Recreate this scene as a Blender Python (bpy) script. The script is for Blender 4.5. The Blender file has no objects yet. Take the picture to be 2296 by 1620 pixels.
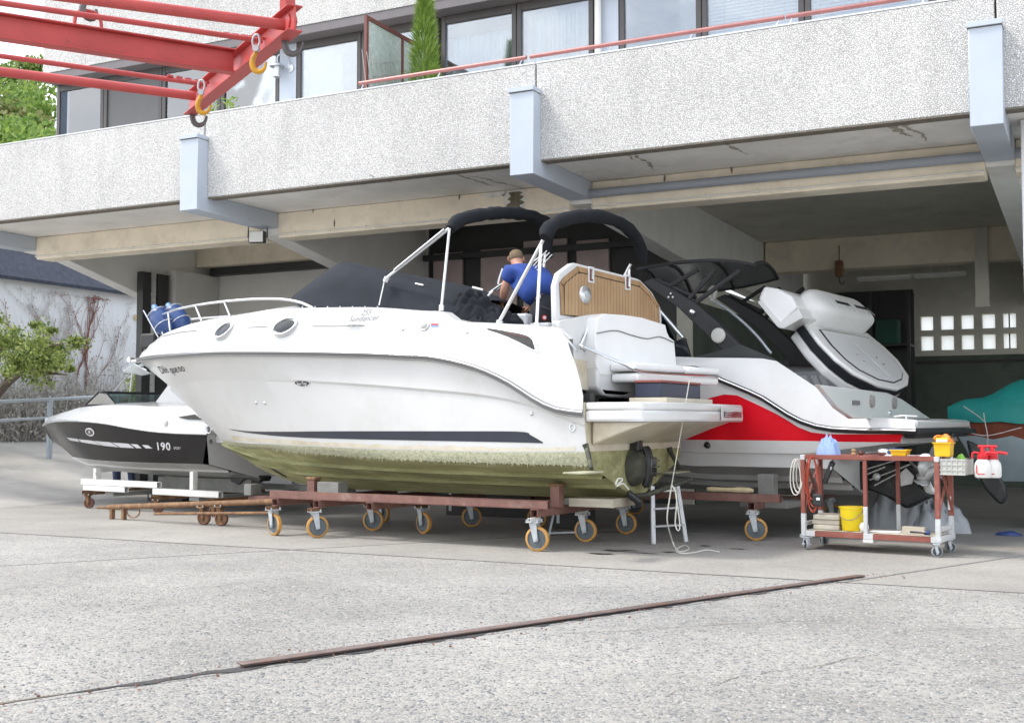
import bpy, bmesh, math, random
import numpy as np
from mathutils import Vector, Matrix
from mathutils.bvhtree import BVHTree
from mathutils.geometry import tessellate_polygon
R_ = math.radians
SC = bpy.context.scene
COL = SC.collection
random.seed(7); RNG = np.random.default_rng(7)

# ------------------------------------------------------------------ camera, light, exposure
PSI = R_(26.57); FO = 2620.3; PIT = math.atan(141 / FO); EYE = Vector((0, 0, 1.25))
cam = bpy.data.cameras.new('camera'); camo = bpy.data.objects.new('camera', cam); COL.objects.link(camo)
camo.location = EYE; camo.rotation_euler = (math.pi / 2 + PIT, 0, PSI)
cam.sensor_width = 36; cam.lens = FO / 2295 * 36; cam.clip_start = .1; cam.clip_end = 2000
SC.camera = camo
SUN_DIR = Vector((-.52, -.27, .81)).normalized()
SUN_EL = math.asin(SUN_DIR.z); SUN_AZ = math.atan2(SUN_DIR.x, SUN_DIR.y)
W = bpy.data.worlds.new('World'); SC.world = W; W.use_nodes = True
wn = W.node_tree.nodes; wl = W.node_tree.links; wn.clear()
wo = wn.new('ShaderNodeOutputWorld'); wb = wn.new('ShaderNodeBackground'); wl.new(wb.outputs[0], wo.inputs[0])
sky = wn.new('ShaderNodeTexSky'); sky.sky_type = 'NISHITA'; sky.sun_disc = False
sky.sun_elevation = SUN_EL; sky.sun_rotation = SUN_AZ; sky.air_density = 1.0; sky.dust_density = 2.0; sky.ozone_density = 1.0
wtc = wn.new('ShaderNodeTexCoord'); wno = wn.new('ShaderNodeTexNoise'); wno.inputs['Scale'].default_value = 2.2; wno.inputs['Detail'].default_value = 8; wno.inputs['Roughness'].default_value = .6
wmp = wn.new('ShaderNodeMapping'); wmp.inputs['Scale'].default_value = (1, 1, 2.2); wl.new(wtc.outputs['Generated'], wmp.inputs[0]); wl.new(wmp.outputs[0], wno.inputs['Vector'])
wra = wn.new('ShaderNodeMapRange'); wra.inputs[1].default_value = .38; wra.inputs[2].default_value = .62; wl.new(wno.outputs[0], wra.inputs[0])
wmx = wn.new('ShaderNodeMix'); wmx.data_type = 'RGBA'; wl.new(wra.outputs[0], wmx.inputs[0]); wl.new(sky.outputs[0], wmx.inputs[6]); wmx.inputs[7].default_value = (10.5, 10.7, 11.0, 1)
wl.new(wmx.outputs[2], wb.inputs[0]); wb.inputs[1].default_value = .15
sl = bpy.data.lights.new('sun', 'SUN'); sl.energy = 1.45; sl.angle = R_(10); sl.color = (1, .95, .88)
so = bpy.data.objects.new('sun', sl); COL.objects.link(so); so.rotation_euler = SUN_DIR.to_track_quat('Z', 'Y').to_euler()
SC.view_settings.view_transform = 'Standard'; SC.view_settings.look = 'None'
SC.view_settings.exposure = .92; SC.view_settings.gamma = 1; SC.view_settings.use_curve_mapping = False
SC.render.engine = 'CYCLES'
SC.cycles.max_bounces = 8; SC.cycles.diffuse_bounces = 6; SC.cycles.glossy_bounces = 3; SC.cycles.transparent_max_bounces = 8

# ------------------------------------------------------------------ survey: sight lines used to measure where things stand
CF = Vector((-math.sin(PSI) * math.cos(PIT), math.cos(PSI) * math.cos(PIT), math.sin(PIT)))
CR = Vector((math.cos(PSI), math.sin(PSI), 0)); CU = CR.cross(CF)
def ray(x, y): return CF * FO + CR * (x - 1148) + CU * (810 - y)
def zp(x, y, z=0.0):
    d = ray(x, y); return EYE + d * ((z - EYE.z) / d.z)
def vp(x, y, v):
    d = ray(x, y); return EYE + d * (v / d.y)
def up_(x, y, u):
    d = ray(x, y); return EYE + d * (u / d.x)
class Fr:
    def __init__(s, o, deg):
        a = R_(deg); s.a = a; s.o = Vector((o[0], o[1], 0)); s.S = Vector((math.cos(a), -math.sin(a), 0)); s.W = Vector((math.sin(a), math.cos(a), 0))
    def p(s, a, b, z): return s.o + s.S * a + s.W * b + Vector((0, 0, z))
    def inv(s, q): d = q - s.o; return (d.dot(s.S), d.dot(s.W), q.z)
    def pW(s, x, y, w):
        d = ray(x, y); t = (w - (EYE - s.o).dot(s.W)) / d.dot(s.W); return s.inv(EYE + d * t)
    def pS(s, x, y, a):
        d = ray(x, y); t = (a - (EYE - s.o).dot(s.S)) / d.dot(s.S); return s.inv(EYE + d * t)
    def surf(s, x, y, b):
        d = ray(x, y).normalized(); best = None
        def f(t):
            q = s.inv(EYE + d * t); return q[1] + b(q[0])
        t0 = 4.0; f0 = f(t0)
        for i in range(1, 400):
            t1 = 4 + i * .06; f1 = f(t1)
            if f0 < 0 <= f1:
                for _ in range(30):
                    tm = (t0 + t1) / 2
                    if f(tm) < 0: t0 = tm
                    else: t1 = tm
                return s.inv(EYE + d * t0)
            t0, f0 = t1, f1
        return s.pW(x, y, 0)

# ------------------------------------------------------------------ materials
MATS = {}
def nodes_of(name):
    m = bpy.data.materials.new(name); m.use_nodes = True
    nt = m.node_tree; b = nt.nodes['Principled BSDF']; return m, nt, b
def rgba(c): return (c[0], c[1], c[2], 1)
def setin(b, k, v):
    if k in b.inputs: b.inputs[k].default_value = v
def M(name, col, rough=.5, metal=0, var=.12, scale=5, bump=0, bscale=80, coat=0, dirt=None, dscale=3, dlo=.5, dhi=.7, spec=.5, stretch=None):
    m, nt, b = nodes_of(name); N = nt.nodes.new; L = nt.links.new
    tc = N('ShaderNodeTexCoord'); src = tc.outputs['Object']
    if stretch:
        mp = N('ShaderNodeMapping'); mp.inputs['Scale'].default_value = stretch; L(src, mp.inputs[0]); src = mp.outputs[0]
    n1 = N('ShaderNodeTexNoise'); n1.inputs['Scale'].default_value = scale; n1.inputs['Detail'].default_value = 6; n1.inputs['Roughness'].default_value = .65; L(src, n1.inputs['Vector'])
    mr = N('ShaderNodeMapRange'); mr.inputs[1].default_value = .3; mr.inputs[2].default_value = .7; mr.inputs[3].default_value = 1 - var; mr.inputs[4].default_value = 1 + var; L(n1.outputs[0], mr.inputs[0])
    mx = N('ShaderNodeMix'); mx.data_type = 'RGBA'; mx.blend_type = 'MULTIPLY'; mx.inputs[0].default_value = 1; mx.inputs[6].default_value = rgba(col); L(mr.outputs[0], mx.inputs[7])
    out = mx.outputs[2]
    if dirt:
        n2 = N('ShaderNodeTexNoise'); n2.inputs['Scale'].default_value = dscale; n2.inputs['Detail'].default_value = 8; n2.inputs['Roughness'].default_value = .7; L(src, n2.inputs['Vector'])
        m2 = N('ShaderNodeMapRange'); m2.inputs[1].default_value = dlo; m2.inputs[2].default_value = dhi; L(n2.outputs[0], m2.inputs[0])
        x2 = N('ShaderNodeMix'); x2.data_type = 'RGBA'; L(m2.outputs[0], x2.inputs[0]); L(out, x2.inputs[6]); x2.inputs[7].default_value = rgba(dirt); out = x2.outputs[2]
    L(out, b.inputs['Base Color'])
    rr = N('ShaderNodeMapRange'); rr.inputs[3].default_value = max(.02, rough - .08); rr.inputs[4].default_value = min(1, rough + .1); L(n1.outputs[0], rr.inputs[0]); L(rr.outputs[0], b.inputs['Roughness'])
    b.inputs['Metallic'].default_value = metal; setin(b, 'Coat Weight', coat); setin(b, 'Coat Roughness', .06); setin(b, 'Specular IOR Level', spec)
    if bump:
        n3 = N('ShaderNodeTexNoise'); n3.inputs['Scale'].default_value = bscale; n3.inputs['Detail'].default_value = 5; L(src, n3.inputs['Vector'])
        bp = N('ShaderNodeBump'); bp.inputs['Strength'].default_value = bump; bp.inputs['Distance'].default_value = .01; L(n3.outputs[0], bp.inputs['Height']); L(bp.outputs[0], b.inputs['Normal'])
    MATS[name] = m; return m

def aggregate(name, cell, c_lo, c_hi, matrix, bump=.6, gap=.12, warm=.15, big=.25, bigscale=.5, streak=0, blot=0):
    """exposed aggregate: rounded stones of different greys set in cement"""
    m, nt, b = nodes_of(name); N = nt.nodes.new; L = nt.links.new
    tc = N('ShaderNodeTexCoord'); src = tc.outputs['Object']
    nz = N('ShaderNodeTexNoise'); nz.inputs['Scale'].default_value = 1.2 / cell; L(src, nz.inputs['Vector'])
    ad = N('ShaderNodeVectorMath'); ad.operation = 'MULTIPLY_ADD'; ad.inputs[1].default_value = (cell * .5,) * 3; L(nz.outputs['Color'], ad.inputs[0]); L(src, ad.inputs[2])
    v1 = N('ShaderNodeTexVoronoi'); v1.feature = 'DISTANCE_TO_EDGE'; v1.inputs['Scale'].default_value = 1 / cell; L(ad.outputs[0], v1.inputs['Vector'])
    v2 = N('ShaderNodeTexVoronoi'); v2.inputs['Scale'].default_value = 1 / cell; L(ad.outputs[0], v2.inputs['Vector'])
    sp = N('ShaderNodeSeparateColor'); L(v2.outputs['Color'], sp.inputs[0])
    mx = N('ShaderNodeMix'); mx.data_type = 'RGBA'; L(sp.outputs[0], mx.inputs[0]); mx.inputs[6].default_value = rgba(c_lo); mx.inputs[7].default_value = rgba(c_hi)
    wm = N('ShaderNodeMix'); wm.data_type = 'RGBA'; wm.blend_type = 'MULTIPLY'; wr = N('ShaderNodeMapRange'); wr.inputs[1].default_value = .6; wr.inputs[4].default_value = warm * 3; L(sp.outputs[1], wr.inputs[0]); L(wr.outputs[0], wm.inputs[0]); L(mx.outputs[2], wm.inputs[6]); wm.inputs[7].default_value = (1, .88, .74, 1)
    ed = N('ShaderNodeMapRange'); ed.inputs[1].default_value = gap * .35; ed.inputs[2].default_value = gap; L(v1.outputs['Distance'], ed.inputs[0])
    m2 = N('ShaderNodeMix'); m2.data_type = 'RGBA'; L(ed.outputs[0], m2.inputs[0]); m2.inputs[6].default_value = rgba(matrix); L(wm.outputs[2], m2.inputs[7])
    nb = N('ShaderNodeTexNoise'); nb.inputs['Scale'].default_value = bigscale; nb.inputs['Detail'].default_value = 7; nb.inputs['Roughness'].default_value = .6; L(src, nb.inputs['Vector'])
    br = N('ShaderNodeMapRange'); br.inputs[1].default_value = .3; br.inputs[2].default_value = .7; br.inputs[3].default_value = 1 - big; br.inputs[4].default_value = 1 + big * .6; L(nb.outputs[0], br.inputs[0])
    m3 = N('ShaderNodeMix'); m3.data_type = 'RGBA'; m3.blend_type = 'MULTIPLY'; m3.inputs[0].default_value = 1; L(m2.outputs[2], m3.inputs[6]); L(br.outputs[0], m3.inputs[7])
    out = m3.outputs[2]
    if blot:
        nb2 = N('ShaderNodeTexNoise'); nb2.inputs['Scale'].default_value = 1.1; nb2.inputs['Detail'].default_value = 9; nb2.inputs['Roughness'].default_value = .68; nb2.inputs['Distortion'].default_value = .6; L(src, nb2.inputs['Vector'])
        sb2 = N('ShaderNodeMapRange'); sb2.inputs[1].default_value = .56; sb2.inputs[2].default_value = .70; sb2.inputs[3].default_value = 1; sb2.inputs[4].default_value = 1 - blot; L(nb2.outputs[0], sb2.inputs[0])
        m5 = N('ShaderNodeMix'); m5.data_type = 'RGBA'; m5.blend_type = 'MULTIPLY'; m5.inputs[0].default_value = 1; L(out, m5.inputs[6]); L(sb2.outputs[0], m5.inputs[7]); out = m5.outputs[2]
    if streak:
        mp = N('ShaderNodeMapping'); mp.inputs['Scale'].default_value = (2.2, 2.2, .35); L(src, mp.inputs[0]); ns = N('ShaderNodeTexNoise'); ns.inputs['Scale'].default_value = 1.6; ns.inputs['Detail'].default_value = 6; L(mp.outputs[0], ns.inputs['Vector'])
        sr = N('ShaderNodeMapRange'); sr.inputs[1].default_value = .48; sr.inputs[2].default_value = .72; sr.inputs[3].default_value = 1; sr.inputs[4].default_value = 1 - streak; L(ns.outputs[0], sr.inputs[0])
        m4 = N('ShaderNodeMix'); m4.data_type = 'RGBA'; m4.blend_type = 'MULTIPLY'; m4.inputs[0].default_value = 1; L(out, m4.inputs[6]); L(sr.outputs[0], m4.inputs[7]); out = m4.outputs[2]
    L(out, b.inputs['Base Color']); b.inputs['Roughness'].default_value = .85; setin(b, 'Specular IOR Level', .3)
    sm = N('ShaderNodeMapRange'); sm.interpolation_type = 'SMOOTHSTEP'; sm.inputs[1].default_value = 0; sm.inputs[2].default_value = gap * 2.2; L(v1.outputs['Distance'], sm.inputs[0])
    bp = N('ShaderNodeBump'); bp.inputs['Strength'].default_value = bump; bp.inputs['Distance'].default_value = cell * .35; L(sm.outputs[0], bp.inputs['Height']); L(bp.outputs[0], b.inputs['Normal'])
    MATS[name] = m; return m

def glass(name, tint=(.75, .8, .85), refl=.25, rough=.02):
    m, nt, b = nodes_of(name); N = nt.nodes.new; L = nt.links.new
    nt.nodes.remove(b); o = nt.nodes['Material Output']
    tr = N('ShaderNodeBsdfTransparent'); tr.inputs[0].default_value = rgba(tint)
    gl = N('ShaderNodeBsdfGlossy'); gl.inputs['Roughness'].default_value = rough; gl.inputs['Color'].default_value = (.95, .97, 1, 1)
    fr = N('ShaderNodeFresnel'); fr.inputs[0].default_value = 1.5
    ma = N('ShaderNodeMath'); ma.operation = 'ADD'; ma.inputs[1].default_value = refl; ma.use_clamp = True; L(fr.outputs[0], ma.inputs[0])
    tc = N('ShaderNodeTexCoord'); nz = N('ShaderNodeTexNoise'); nz.inputs['Scale'].default_value = 1.3; L(tc.outputs['Object'], nz.inputs['Vector'])
    bp = N('ShaderNodeBump'); bp.inputs['Strength'].default_value = .05; bp.inputs['Distance'].default_value = .05; L(nz.outputs[0], bp.inputs['Height']); L(bp.outputs[0], gl.inputs['Normal'])
    mx = N('ShaderNodeMixShader'); L(ma.outputs[0], mx.inputs[0]); L(tr.outputs[0], mx.inputs[1]); L(gl.outputs[0], mx.inputs[2]); L(mx.outputs[0], o.inputs[0])
    MATS[name] = m; return m

def leafmat(name, c1, c2, trans=.25):
    m, nt, b = nodes_of(name); N = nt.nodes.new; L = nt.links.new
    g = N('ShaderNodeNewGeometry'); mx = N('ShaderNodeMix'); mx.data_type = 'RGBA'; L(g.outputs['Random Per Island'], mx.inputs[0]); mx.inputs[6].default_value = rgba(c1); mx.inputs[7].default_value = rgba(c2)
    L(mx.outputs[2], b.inputs['Base Color']); b.inputs['Roughness'].default_value = .55; setin(b, 'Specular IOR Level', .3)
    o = nt.nodes['Material Output']; t = N('ShaderNodeBsdfTranslucent'); L(mx.outputs[2], t.inputs[0]); ms = N('ShaderNodeMixShader'); ms.inputs[0].default_value = trans
    L(b.outputs[0], ms.inputs[1]); L(t.outputs[0], ms.inputs[2]); L(ms.outputs[0], o.inputs[0]); MATS[name] = m; return m

def algae_mat():
    m, nt, b = nodes_of('algae_hull'); N = nt.nodes.new; L = nt.links.new
    tc = N('ShaderNodeTexCoord'); mp = N('ShaderNodeMapping'); mp.inputs['Scale'].default_value = (.35, 2, 2.5); L(tc.outputs['Object'], mp.inputs[0])
    n = N('ShaderNodeTexNoise'); n.inputs['Scale'].default_value = 3; n.inputs['Detail'].default_value = 9; n.inputs['Roughness'].default_value = .72; L(mp.outputs[0], n.inputs['Vector'])
    cr = N('ShaderNodeValToRGB'); e = cr.color_ramp.elements; e[0].position = .3; e[0].color = (.18, .18, .10, 1); e[1].position = .72; e[1].color = (.47, .46, .26, 1)
    k = e.new(.5); k.color = (.28, .275, .13, 1); L(n.outputs[0], cr.inputs[0])
    n2 = N('ShaderNodeTexNoise'); n2.inputs['Scale'].default_value = 45; n2.inputs['Detail'].default_value = 4; L(tc.outputs['Object'], n2.inputs['Vector'])
    r2 = N('ShaderNodeMapRange'); r2.inputs[3].default_value = .75; r2.inputs[4].default_value = 1.25; L(n2.outputs[0], r2.inputs[0])
    mx = N('ShaderNodeMix'); mx.data_type = 'RGBA'; mx.blend_type = 'MULTIPLY'; mx.inputs[0].default_value = 1; L(cr.outputs[0], mx.inputs[6]); L(r2.outputs[0], mx.inputs[7])
    L(mx.outputs[2], b.inputs['Base Color']); b.inputs['Roughness'].default_value = .7
    bp = N('ShaderNodeBump'); bp.inputs['Strength'].default_value = .4; bp.inputs['Distance'].default_value = .005; L(n2.outputs[0], bp.inputs['Height']); L(bp.outputs[0], b.inputs['Normal'])
    MATS['algae_hull'] = m; return m

def wood_mat(name, c1, c2, axis=(1, 14, 14)):
    m, nt, b = nodes_of(name); N = nt.nodes.new; L = nt.links.new
    tc = N('ShaderNodeTexCoord'); mp = N('ShaderNodeMapping'); mp.inputs['Scale'].default_value = axis; L(tc.outputs['Object'], mp.inputs[0])
    n = N('ShaderNodeTexNoise'); n.inputs['Scale'].default_value = 3; n.inputs['Detail'].default_value = 8; L(mp.outputs[0], n.inputs['Vector'])
    n2 = N('ShaderNodeTexNoise'); n2.inputs['Scale'].default_value = 2.2; n2.inputs['Detail'].default_value = 5; L(tc.outputs['Object'], n2.inputs['Vector'])
    g = N('ShaderNodeNewGeometry'); oi = N('ShaderNodeObjectInfo')
    a = N('ShaderNodeMath'); a.operation = 'MULTIPLY_ADD'; a.inputs[1].default_value = .5; L(n.outputs[0], a.inputs[0])
    a2 = N('ShaderNodeMath'); a2.operation = 'MULTIPLY'; a2.inputs[1].default_value = .18; L(oi.outputs['Random'], a2.inputs[0]); L(a2.outputs[0], a.inputs[2])
    a3 = N('ShaderNodeMath'); a3.operation = 'MULTIPLY_ADD'; a3.inputs[1].default_value = .7; L(n2.outputs[0], a3.inputs[0]); L(a.outputs[0], a3.inputs[2])
    r = N('ShaderNodeMapRange'); r.inputs[1].default_value = .45; r.inputs[2].default_value = 1.05; L(a3.outputs[0], r.inputs[0])
    mx = N('ShaderNodeMix'); mx.data_type = 'RGBA'; L(r.outputs[0], mx.inputs[0]); mx.inputs[6].default_value = rgba(c1); mx.inputs[7].default_value = rgba(c2)
    L(mx.outputs[2], b.inputs['Base Color']); b.inputs['Roughness'].default_value = .7; MATS[name] = m; return m

M('gelcoat_white', (.655, .655, .645), .2, var=.03, scale=1.5, coat=.15, dirt=(.585, .575, .545), dscale=1.1, dlo=.52, dhi=.8)
M('gelcoat_cream', (.66, .61, .50), .35, var=.06, scale=3, dirt=(.52, .44, .30), dscale=2.5, dlo=.45, dhi=.7)
M('vinyl_white', (.84, .84, .83), .42, var=.03, scale=4, bump=.06, bscale=120)
M('vinyl_pale', (.72, .73, .74), .5, var=.03, bump=.05)
M('vinyl_grey', (.52, .54, .56), .5, var=.03, bump=.05)
M('rub_rail', (.22, .22, .22), .35, var=.08)
M('chrome', (.78, .79, .8), .16, 1, var=.04)
M('stainless', (.72, .73, .74), .28, .9, var=.06)
M('alu', (.62, .64, .66), .4, .8, var=.08)
M('galvanised', (.50, .53, .55), .5, .5, var=.15, scale=20)
M('canvas_black', (.017, .019, .023), .85, var=.25, scale=4, bump=.5, bscale=22, spec=.2)
M('canvas_grey', (.024, .028, .035), .85, var=.2, scale=4, bump=.25, bscale=18, spec=.2)
M('navy_stripe', (.035, .04, .055), .3, var=.1)
M('black_rubber', (.022, .022, .024), .55, var=.2)
M('black_gloss', (.018, .019, .021), .12, var=.1, coat=.5)
M('dark_panel', (.035, .038, .038), .5, var=.15)
M('glass_dark', (.015, .018, .022), .06, var=.1)
M('printed_grey', (.16, .16, .17), .5, var=.05)
M('printed_black', (.03, .03, .03), .5, var=.05)
M('printed_white', (.75, .75, .75), .5, var=.05)
M('printed_blue', (.15, .3, .5), .5, var=.05)
algae_mat()
M('weed', (.36, .36, .25), .9, var=.35, scale=30, bump=.9, bscale=60, dirt=(.42, .41, .28), dscale=14)
M('rust_beam', (.21, .105, .085), .7, var=.25, scale=6, bump=.2, dirt=(.32, .22, .18), dscale=5, dlo=.55, dhi=.75)
M('rust_red', (.25, .075, .055), .6, var=.2, scale=6, bump=.15, dirt=(.32, .16, .12), dscale=6, dlo=.55, dhi=.75)
M('rust_brown', (.20, .11, .06), .85, var=.35, scale=14, bump=.4, dirt=(.36, .22, .1), dscale=9)
M('white_worn_paint', (.66, .66, .63), .5, var=.08, dirt=(.33, .19, .10), dscale=8, dlo=.60, dhi=.70)
M('grey_primer', (.55, .56, .56), .6, var=.1, scale=9, bump=.1)
M('tyre_orange', (.52, .27, .07), .5, var=.18, scale=9, dirt=(.30, .17, .07), dscale=11, dlo=.52, dhi=.75)
M('tyre_brown', (.16, .075, .05), .7, var=.25, scale=9)
M('tyre_grey', (.30, .31, .31), .6, var=.15)
M('hub_grey', (.11, .13, .14), .5, var=.2, scale=12)
M('crane_red', (.47, .07, .065), .5, var=.14, scale=3, bump=.08, dirt=(.20, .07, .045), dscale=9, dlo=.63, dhi=.70)
M('hook_yellow', (.66, .33, .02), .45, var=.15, dirt=(.28, .16, .06), dscale=14)
M('hook_steel', (.14, .13, .13), .5, .5, var=.25, scale=18)
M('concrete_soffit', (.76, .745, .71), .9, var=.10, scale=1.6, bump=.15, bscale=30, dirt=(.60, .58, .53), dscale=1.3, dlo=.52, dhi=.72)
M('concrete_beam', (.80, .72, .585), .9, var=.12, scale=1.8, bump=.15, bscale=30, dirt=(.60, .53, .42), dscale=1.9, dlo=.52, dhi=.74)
M('concrete_wall', (.66, .645, .575), .9, var=.1, scale=1.5, bump=.12, dirt=(.52, .50, .43), dscale=1.2, dlo=.5, dhi=.75)
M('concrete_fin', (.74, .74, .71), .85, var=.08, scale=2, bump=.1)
M('stain_dark', (.14, .125, .085), .9, var=.3, scale=9)
M('soffit_stain', (.36, .335, .28), .95, var=.3, scale=20)
M('stain_lime', (.66, .64, .60), .9, var=.15, scale=9)
M('crack_dark', (.17, .15, .12), .95, var=.3, scale=20)
M('bracket_paint', (.47, .52, .59), .5, var=.05, scale=2.5, bump=.05)
M('bracket_dark', (.30, .33, .37), .55, var=.06, scale=2.5, bump=.05)
M('plaster_white', (.72, .73, .74), .9, var=.05, scale=2, bump=.25, bscale=40)
M('plaster_inner', (.66, .65, .62), .9, var=.06, scale=1.2)
M('window_frame', (.075, .068, .066), .45, var=.08)
M('fascia_brown', (.15, .135, .14), .5, var=.08)
M('timber_ceiling', (.36, .19, .06), .6, var=.15)
M('curtain', (.74, .74, .71), .9, var=.08, scale=3)
M('blind_white', (.78, .78, .8), .5, var=.03)
M('shutter_grey', (.11, .11, .11), .5, var=.08)
M('room_dark', (.16, .15, .14), .9, var=.1)
M('room_lit', (.50, .41, .40), .9, var=.1)
M('rail_red', (.36, .15, .14), .35, .3, var=.12)
M('screen_brown', (.16, .055, .045), .5, var=.1)
M('screen_glass', (.50, .58, .54), .25, var=.1, scale=12, bump=.9, bscale=110)
M('cable_white', (.70, .68, .62), .6, var=.05)
M('slate', (.048, .054, .072), .85, var=.3, scale=8, bump=.3, spec=.2)
M('fence_grey', (.36, .40, .44), .5, var=.08)
M('bark', (.13, .10, .08), .9, var=.3, scale=12, bump=.8, bscale=25)
M('twig_grey', (.46, .43, .40), .9, var=.3, scale=6)
M('twig_red', (.24, .11, .08), .9, var=.3, scale=6)
leafmat('leaf_green', (.07, .125, .03), (.40, .46, .14), .4)
leafmat('leaf_conifer', (.12, .24, .04), (.42, .55, .13), .45)
leafmat('leaf_hill', (.10, .19, .04), (.28, .38, .09), .4)
leafmat('leaf_olive', (.12, .14, .04), (.25, .25, .1))
leafmat('hedge_leaf', (.30, .29, .25), (.62, .60, .56), .3)
leafmat('pebble_stone', (.14, .145, .153), (.40, .387, .355), 0)
M('smooth_concrete', (.39, .372, .345), .9, var=.12, scale=1.2, bump=.3, bscale=120, dirt=(.32, .306, .284), dscale=1.0, dlo=.45, dhi=.7)
M('hall_floor', (.27, .265, .25), .8, var=.12, scale=1.5, bump=.1)
M('joint_tar', (.055, .052, .052), .8, var=.3, scale=14, bump=.8, bscale=40)
M('steel_strip', (.20, .15, .135), .5, .4, var=.25, scale=10, dirt=(.24, .12, .08), dscale=4)
M('oil_stain', (.045, .035, .03), .35, var=.3)
aggregate('exposed_aggregate', .024, (.175, .178, .182), (.41, .395, .365), (.35, .338, .312), bump=.55, gap=.16, big=.30, bigscale=.42, blot=.20)
aggregate('worn_aggregate', .020, (.275, .264, .245), (.385, .37, .34), (.335, .322, .298), bump=.3, gap=.14, big=.20, bigscale=.6, blot=.16)
aggregate('pebbledash', .0195, (.68, .675, .66), (.91, .905, .89), (.41, .40, .38), bump=.8, gap=.17, warm=.06, big=.10, bigscale=.8, streak=.12)
glass('pane_glass', (.82, .86, .88), .13)
glass('pane_tint', (.30, .34, .38), .10)
glass('screen_clear', (.45, .55, .53), .12)
wood_mat('teak', (.33, .20, .10), (.50, .34, .19), (14, 14, 1))
M('caulk', (.035, .028, .022), .7, var=.1)
M('teak_frame', (.36, .22, .11), .65, var=.22, scale=7)
wood_mat('pale_wood', (.42, .37, .28), (.66, .62, .52))
M('plastic_yellow', (.80, .60, .015), .35, var=.05)
M('plastic_yellow_deep', (.80, .47, .01), .35, var=.05)
M('plastic_red', (.60, .02, .03), .3, var=.05)
M('plastic_grey', (.50, .50, .46), .5, var=.06)
M('plastic_white', (.72, .71, .68), .4, var=.04)
M('plastic_orange', (.70, .22, .02), .4, var=.1)
M('plastic_blue', (.03, .06, .20), .4, var=.1)
M('plastic_green', (.18, .42, .06), .5, var=.15)
M('cloth_blue', (.30, .42, .70), .9, var=.12, scale=14, bump=.4, bscale=60)
M('cloth_dark', (.05, .055, .065), .85, var=.2, bump=.4)
M('sheet_grey', (.40, .42, .44), .45, var=.12, scale=3, bump=.3, bscale=8)
M('fender_blue', (.035, .075, .21), .3, var=.1)
M('fender_light', (.12, .25, .50), .4, var=.1)
M('rope_white', (.66, .65, .58), .8, var=.12, scale=60)
M('cable_red', (.38, .06, .03), .5, var=.1)
M('skin', (.52, .27, .19), .55, var=.1, scale=14)
M('hair', (.19, .135, .08), .8, var=.25, scale=40, bump=.5, bscale=90)
M('shirt_blue', (.028, .072, .31), .85, var=.15, scale=7, bump=1.0, bscale=9)
M('trousers_black', (.014, .016, .022), .85, var=.2, scale=9, bump=.4, bscale=24)
M('jeans', (.04, .055, .11), .85, var=.2, scale=10)
M('leather_brown', (.11, .045, .03), .4, var=.15)
M('hull_black', (.013, .012, .012), .22, var=.1, coat=.0, spec=.22)
M('graphic_grey', (.55, .55, .56), .3, var=.05)
M('hull_red', (.66, .006, .018), .3, var=.05, coat=.0, spec=.25)
M('hull_grey', (.56, .555, .54), .4, var=.08)
M('drive_black', (.018, .018, .02), .42, var=.25, dirt=(.06, .065, .05), dscale=7)
M('drive_weedy', (.045, .047, .035), .7, var=.3, dirt=(.12, .125, .07), dscale=6)
M('propeller', (.62, .62, .60), .4, .35, var=.12, scale=9)
M('tarp_green', (.012, .07, .05), .6, var=.25, scale=2, bump=.5, bscale=5)
M('darkening_green', (.085, .105, .085), .7, var=.2, scale=1.2, dirt=(.05, .06, .05), dscale=1.0)  # dark green for the sheets that darken the lower hall walls
M('tarp_teal', (.012, .26, .235), .5, var=.15, scale=3, bump=.4, bscale=7)
M('hull_rust', (.20, .055, .03), .5, var=.2)
M('hull_pale', (.38, .46, .48), .4, var=.1)
M('barrel_blue', (.02, .06, .20), .4, var=.12)
M('battery_box', (.025, .032, .06), .4, var=.1)
M('box_dark', (.05, .05, .048), .7, var=.25)
M('box_grey', (.24, .24, .22), .8, var=.2)
M('foam_yellow', (.62, .52, .32), .9, var=.15, scale=9, bump=.5)
def lamp_mat():
    m, nt, b = nodes_of('frosted_pane'); b.inputs['Base Color'].default_value = (.8, .8, .78, 1); b.inputs['Roughness'].default_value = .6
    N = nt.nodes.new; L = nt.links.new; o = nt.nodes['Material Output']; t = N('ShaderNodeBsdfTranslucent'); t.inputs[0].default_value = (.92, .92, .9, 1)
    n = N('ShaderNodeTexNoise'); n.inputs['Scale'].default_value = 6; bp = N('ShaderNodeBump'); bp.inputs['Strength'].default_value = .1; L(n.outputs[0], bp.inputs['Height']); L(bp.outputs[0], b.inputs['Normal'])
    ms = N('ShaderNodeMixShader'); ms.inputs[0].default_value = .97; L(b.outputs[0], ms.inputs[1]); L(t.outputs[0], ms.inputs[2]); tp = N('ShaderNodeBsdfTransparent'); m2 = N('ShaderNodeMixShader'); m2.inputs[0].default_value = .35; L(ms.outputs[0], m2.inputs[1]); L(tp.outputs[0], m2.inputs[2]); L(m2.outputs[0], o.inputs[0]); MATS['frosted_pane'] = m
lamp_mat()

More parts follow.
